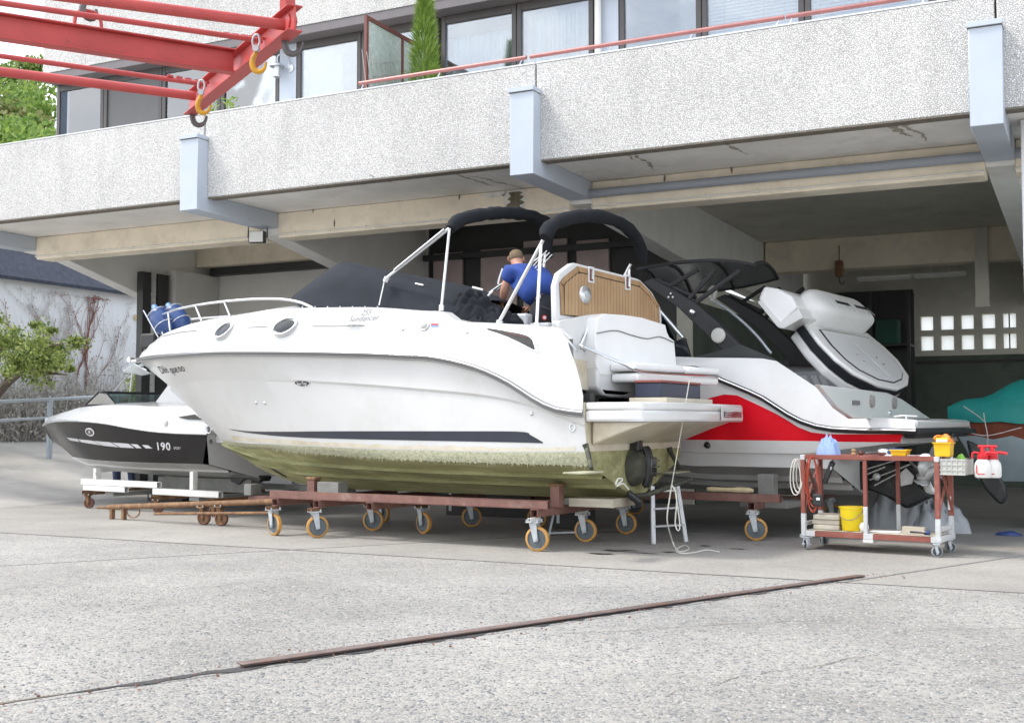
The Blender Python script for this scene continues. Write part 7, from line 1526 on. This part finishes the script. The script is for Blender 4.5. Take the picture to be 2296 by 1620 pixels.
add_skin(sh_, {'pel': (pel.lerp(spn, .12), (.205, .185)), 'sp2': (pel.lerp(spn, .55), (.235, .22)), 'spn': (spn, (.245, .22)), 'che': (che, (.225, .195)), 'nek': (che.lerp(nek, .78), .10), 'ls': (ls, .108), 'le': (lsl, .094), 'rs': (rs_, .108), 're': (rsl, .088)}, [('pel', 'sp2'), ('sp2', 'spn'), ('spn', 'che'), ('che', 'nek'), ('che', 'ls'), ('ls', 'le'), ('che', 'rs'), ('rs', 're')])
so_ = sh_.build('shirt', 'shirt_blue', MN, smooth=True, ang=80)
MB().tube(smooth_line([ls - fb.S * .085 + V(0, 0, .05), ls.lerp(lsl, .5) - fb.S * .095 - fb.W * .02, lsl - fb.S * .088 - fb.W * .02], 10), .012, 6).build('sleeve_stripe', 'printed_white', so_, smooth=True)
tr_m = MB(); add_skin(tr_m, {'wst': (pel.lerp(spn, .22), (.165, .15)), 'pel': (pel, (.198, .18)), 'lhp': (lhp + V(0, 0, -.03), .145), 'rhp': (rhp + V(0, 0, -.03), .145), 'lk': (lk, .10), 'rk': (rk_, .10), 'lf': (lf, .08), 'rf': (rf_, .08)}, [('wst', 'pel'), ('pel', 'lhp'), ('lhp', 'lk'), ('lk', 'lf'), ('pel', 'rhp'), ('rhp', 'rk'), ('rk', 'rf')])
to_ = tr_m.build('trousers', 'trousers_black', MN, smooth=True, ang=80)
tb_ = bvh_of([tr_m])
def spot(px, rx, rz, name, mat, par, off=.004):
    q, nr = hit(tb_, *px)
    if q is None: return
    x = fb.S - nr * fb.S.dot(nr); x.normalize(); y = nr.cross(x); MB().poly([q + nr * off + x * rx * math.cos(t * .3927) + y * rz * math.sin(t * .3927) for t in range(16)], nr * .004).build(name, mat, par)
spot((1220, 712), .030, .030, 'logo_patch', 'plastic_red', to_); spot((1220, 712), .018, .018, 'logo_patch', 'printed_white', to_, .009); spot((1222, 690), .07, .010, 'pocket_flap', 'cloth_dark', to_); spot((1208, 668), .025, .05, 'belt_tag', 'plastic_grey', to_)
for p in (lf, rf_): 
    m = MB(); add_skin(m, {'h': (p - V(0, 0, .05) - face_d * .05, .05), 'm': (p - V(0, 0, .055) + face_d * .07, .045), 't': (p - V(0, 0, .06) + face_d * .17, .038)}, [('h', 'm'), ('m', 't')]); m.build('shoe', 'black_rubber', MN, smooth=True)
# second person walking behind the small boat: only shins and shoes show under the hull
q = fs.pW(280, 1085, 1.45); fp_ = Fr((fs.p(q[0], 1.45, 0).x, fs.p(q[0], 1.45, 0).y), 9)
M2 = thing('person', 'person in blue jeans and brown leather shoes behind the small dark boat', 'person', fp_.p(0, 0, 0)); P = fp_.p
bm_ = MB(); sk = {'pel': (P(0, 0, .95), .13), 'spn': (P(0, 0, 1.12), .125), 'che': (P(-.02, 0, 1.34), (.15, .12)), 'nek': (P(-.02, 0, 1.50), .055), 'hed': (P(-.03, 0, 1.63), (.075, .085)), 'crn': (P(-.03, 0, 1.71), .06), 'ls': (P(-.02, -.2, 1.42), .06), 'le': (P(.02, -.25, 1.14), .045), 'lh': (P(-.06, -.25, .90), .03), 'rs': (P(-.02, .2, 1.42), .06), 're': (P(.02, .25, 1.14), .045), 'rh': (P(-.06, .25, .90), .03), 'lhp': (P(0, -.09, .88), .09), 'rhp': (P(0, .09, .88), .09), 'lk': (P(-.12, -.09, .50), .06), 'rk': (P(.05, .09, .50), .06), 'lf': (P(-.10, -.09, .13), .042), 'rf': (P(.12, .09, .09), .042)}
add_skin(bm_, sk, [('pel', 'spn'), ('spn', 'che'), ('che', 'nek'), ('nek', 'hed'), ('hed', 'crn'), ('che', 'ls'), ('ls', 'le'), ('le', 'lh'), ('che', 'rs'), ('rs', 're'), ('re', 'rh'), ('pel', 'lhp'), ('lhp', 'lk'), ('lk', 'lf'), ('pel', 'rhp'), ('rhp', 'rk'), ('rk', 'rf')])
for wr in (P(-.06, -.25, .90), P(-.06, .25, .90)):
    for P_2, E_ in hand_chains(wr, V(0, 0, -1), fp_.S, .18, .35): add_skin(bm_, P_2, E_, 1)
bm_.build('body', 'skin', M2, smooth=True, ang=80)
m = MB(); add_skin(m, {'pel': (P(0, 0, .98), (.15, .14)), 'che': (P(-.02, 0, 1.34), (.175, .14)), 'nek': (P(-.02, 0, 1.46), .07), 'ls': (P(-.02, -.2, 1.42), .08), 'le': (P(.02, -.25, 1.14), .06), 'lh': (P(-.05, -.25, .94), .05), 'rs': (P(-.02, .2, 1.42), .08), 're': (P(.02, .25, 1.14), .06), 'rh': (P(-.05, .25, .94), .05)}, [('pel', 'che'), ('che', 'nek'), ('che', 'ls'), ('ls', 'le'), ('le', 'lh'), ('che', 'rs'), ('rs', 're'), ('re', 'rh')]); m.build('jacket', 'cloth_dark', M2, smooth=True, ang=80)
m = MB(); add_skin(m, {'pel': (P(0, 0, .95), (.15, .14)), 'lhp': (P(0, -.09, .86), .105), 'rhp': (P(0, .09, .86), .105), 'lk': (P(-.12, -.09, .50), .082), 'rk': (P(.05, .09, .50), .082), 'lf': (P(-.10, -.09, .14), .070), 'rf': (P(.12, .09, .11), .070)}, [('pel', 'lhp'), ('lhp', 'lk'), ('lk', 'lf'), ('pel', 'rhp'), ('rhp', 'rk'), ('rk', 'rf')]); m.build('jeans', 'jeans', M2, smooth=True, ang=80)
m = MB(); add_skin(m, {'n': (P(-.0, 0, 1.60), .06), 'h': (P(-.02, 0, 1.66), (.082, .088)), 'c': (P(-.02, 0, 1.725), .06)}, [('n', 'h'), ('h', 'c')]); m.build('hair', 'hair', M2, smooth=True, ang=80)
for p, dz in ((P(-.10, -.09, .0), .05), (P(.12, .09, .0), .0)):
    m = MB(); add_skin(m, {'h': (p + V(0, 0, .05 + dz) + fp_.S * .03, .05), 'm': (p + V(0, 0, .048 + dz * .8) - fp_.S * .09, .045), 't': (p + V(0, 0, .04 + dz * .5) - fp_.S * .19, .034)}, [('h', 'm'), ('m', 't')]); m.build('shoe', 'leather_brown', M2, smooth=True)

sx0 = vp(1868, 700, 24.0).x; sx1 = vp(2036, 700, 24.0).x; SH = thing('storage_rack', 'dark steel storage rack with boxes against the back of the hall left of the panes', 'rack', ((sx0 + sx1) / 2, 24.2, 0))
for u in (sx0, (sx0 + sx1) / 2, sx1):
    for v in (24.0, 24.6): MB().box(u - .03, u + .03, v - .03, v + .03, 0, 3.9).build('upright', 'dark_panel', SH)
for z in (.6, 1.7, 2.8): MB().box(sx0 - .03, sx1 + .03, 23.96, 24.64, z, z + .04).build('shelf', 'dark_panel', SH)
for k, (f, z, h, mt) in enumerate(((.2, .642, .5, 'box_dark'), (.62, .642, .7, 'barrel_blue'), (.15, 1.742, .6, 'tarp_green'), (.55, 1.742, .45, 'box_grey'), (.8, 1.742, .55, 'box_dark'), (.25, 2.842, .6, 'box_dark'), (.7, 2.842, .5, 'tarp_green'))):
    u = sx0 + (sx1 - sx0) * f; b_ = MB().box(u - .22, u + .22, 24.05, 24.5, z, z + h).build('storage_box', mt, bevel=.02, org=(u, 24.27, z)); tag(b_, ['dark box on the bottom shelf of the hall rack', 'blue box on the bottom shelf of the hall rack', 'green box on the middle shelf of the hall rack', 'grey box in the middle of the middle rack shelf', 'dark box at the right of the middle rack shelf', 'dark box on the top shelf of the hall rack', 'green box on the top shelf of the hall rack'][k], 'box')

hq = vp(1882, 575, 21.9); HK = thing('chain_hoist', 'small rusty chain hoist hanging from the hall beam', 'hoist', hq)
MB().box(hq.x - .07, hq.x + .07, 21.80, 21.94, hq.z - .38, hq.z - .08).build('body', 'rust_brown', HK, bevel=.03); MB().tube([hq + V(0, -.03, -.10), hq + V(0, -.03, .2)], .012, 6).build('chain', 'hook_steel', HK)
MB().tube(smooth_line([hq + V(0, -.03, -.38), hq + V(0, -.03, -.46), hq + V(.05, -.03, -.52), hq + V(.09, -.03, -.46)], 10), .014, 8).build('hook', 'hook_steel', HK, smooth=True)

for z0, z1 in zr: MB().box(cu[4][0] + .10, cu[4][0] + .125, VR + .04, VR + .075, z0 + .013, z1).build('muntin', 'dark_panel', bpy.data.objects['far_wall'])
da = vp(1846, 700, 24.85); db_ = vp(2046, 700, 24.85); MB().box(da.x, db_.x, 24.85, 25.0, 0, 4.0).build('dark_backing', 'dark_panel', B)  # dark panel added behind the rack so it sinks into darkness
gx = []
for i in range(260):
    c = pA.lerp(pB, RNG.uniform(-.3, 1.1)) - xJ * abs(RNG.normal(0, .12)) * (1 if RNG.random() < .75 else -1); gx.append((c.x, c.y, .007))
leaf_cloud(260, lambda i: gx[i], .012, 1.5, .85).build('grit', 'twig_red', g, kind='stuff', recalc=False)
for k, (x0, y0, x1, y1) in enumerate(((1250, 1420, 1900, 1390), (300, 1330, 760, 1290), (1500, 1560, 1980, 1470), (2000, 1420, 2280, 1405))):
    rr9 = random.Random(k + 50); p = zp(x0, y0); q = zp(x1, y1); d = (q - p).normalized(); x = Vector((-d.y, d.x, 0)); rows = []; o_ = 0
    for i in range(40): o_ += rr9.uniform(-.02, .02); c = p.lerp(q, i / 39) + x * o_; w_ = .0035 * rr9.uniform(.2, 1.3); rows.append([c - x * w_ + V(0, 0, .0032), c + x * w_ + V(0, 0, .0032)])
    MB().loft(rows).build('hairline_crack', 'crack_dark', g)

MB().box(-5.66, 8.38, VR - .02, VR - .002, 0, 2.66).build('darkening_sheet', 'darkening_green', B); MB().box(-5.678, -5.655, 17.75, VR - .021, 0, 3.2).build('darkening_sheet', 'darkening_green', B)  # dark green sheets added over the lower walls to darken the hall
MB().box(-5.66, 8.38, VR - .05, VR - .0205, 2.50, 2.56).build('wall_pipe', 'box_dark', B)
hw_ = MB(); rw_ = random.Random(9)
for i in range(14, NR):
    for _ in range(14):
        f = rw_.random(); q = RW['chi'][i - 1].lerp(RW['chi'][i], f); p = wpt(q) - fb.W * .014 + V(0, 0, .004); l = rw_.uniform(.008, .034) * (1 if rw_.random() < .9 else 1.8); x = fb.S * rw_.uniform(.002, .005); k = len(hw_.v)
        hw_.v += [p - x, p + x, p + fb.S * rw_.uniform(-.01, .01) - V(0, 0, l)]; hw_.f.append((k, k + 1, k + 2))
hw_.build('hanging_weed', 'weed', C1, recalc=False, kind='stuff')
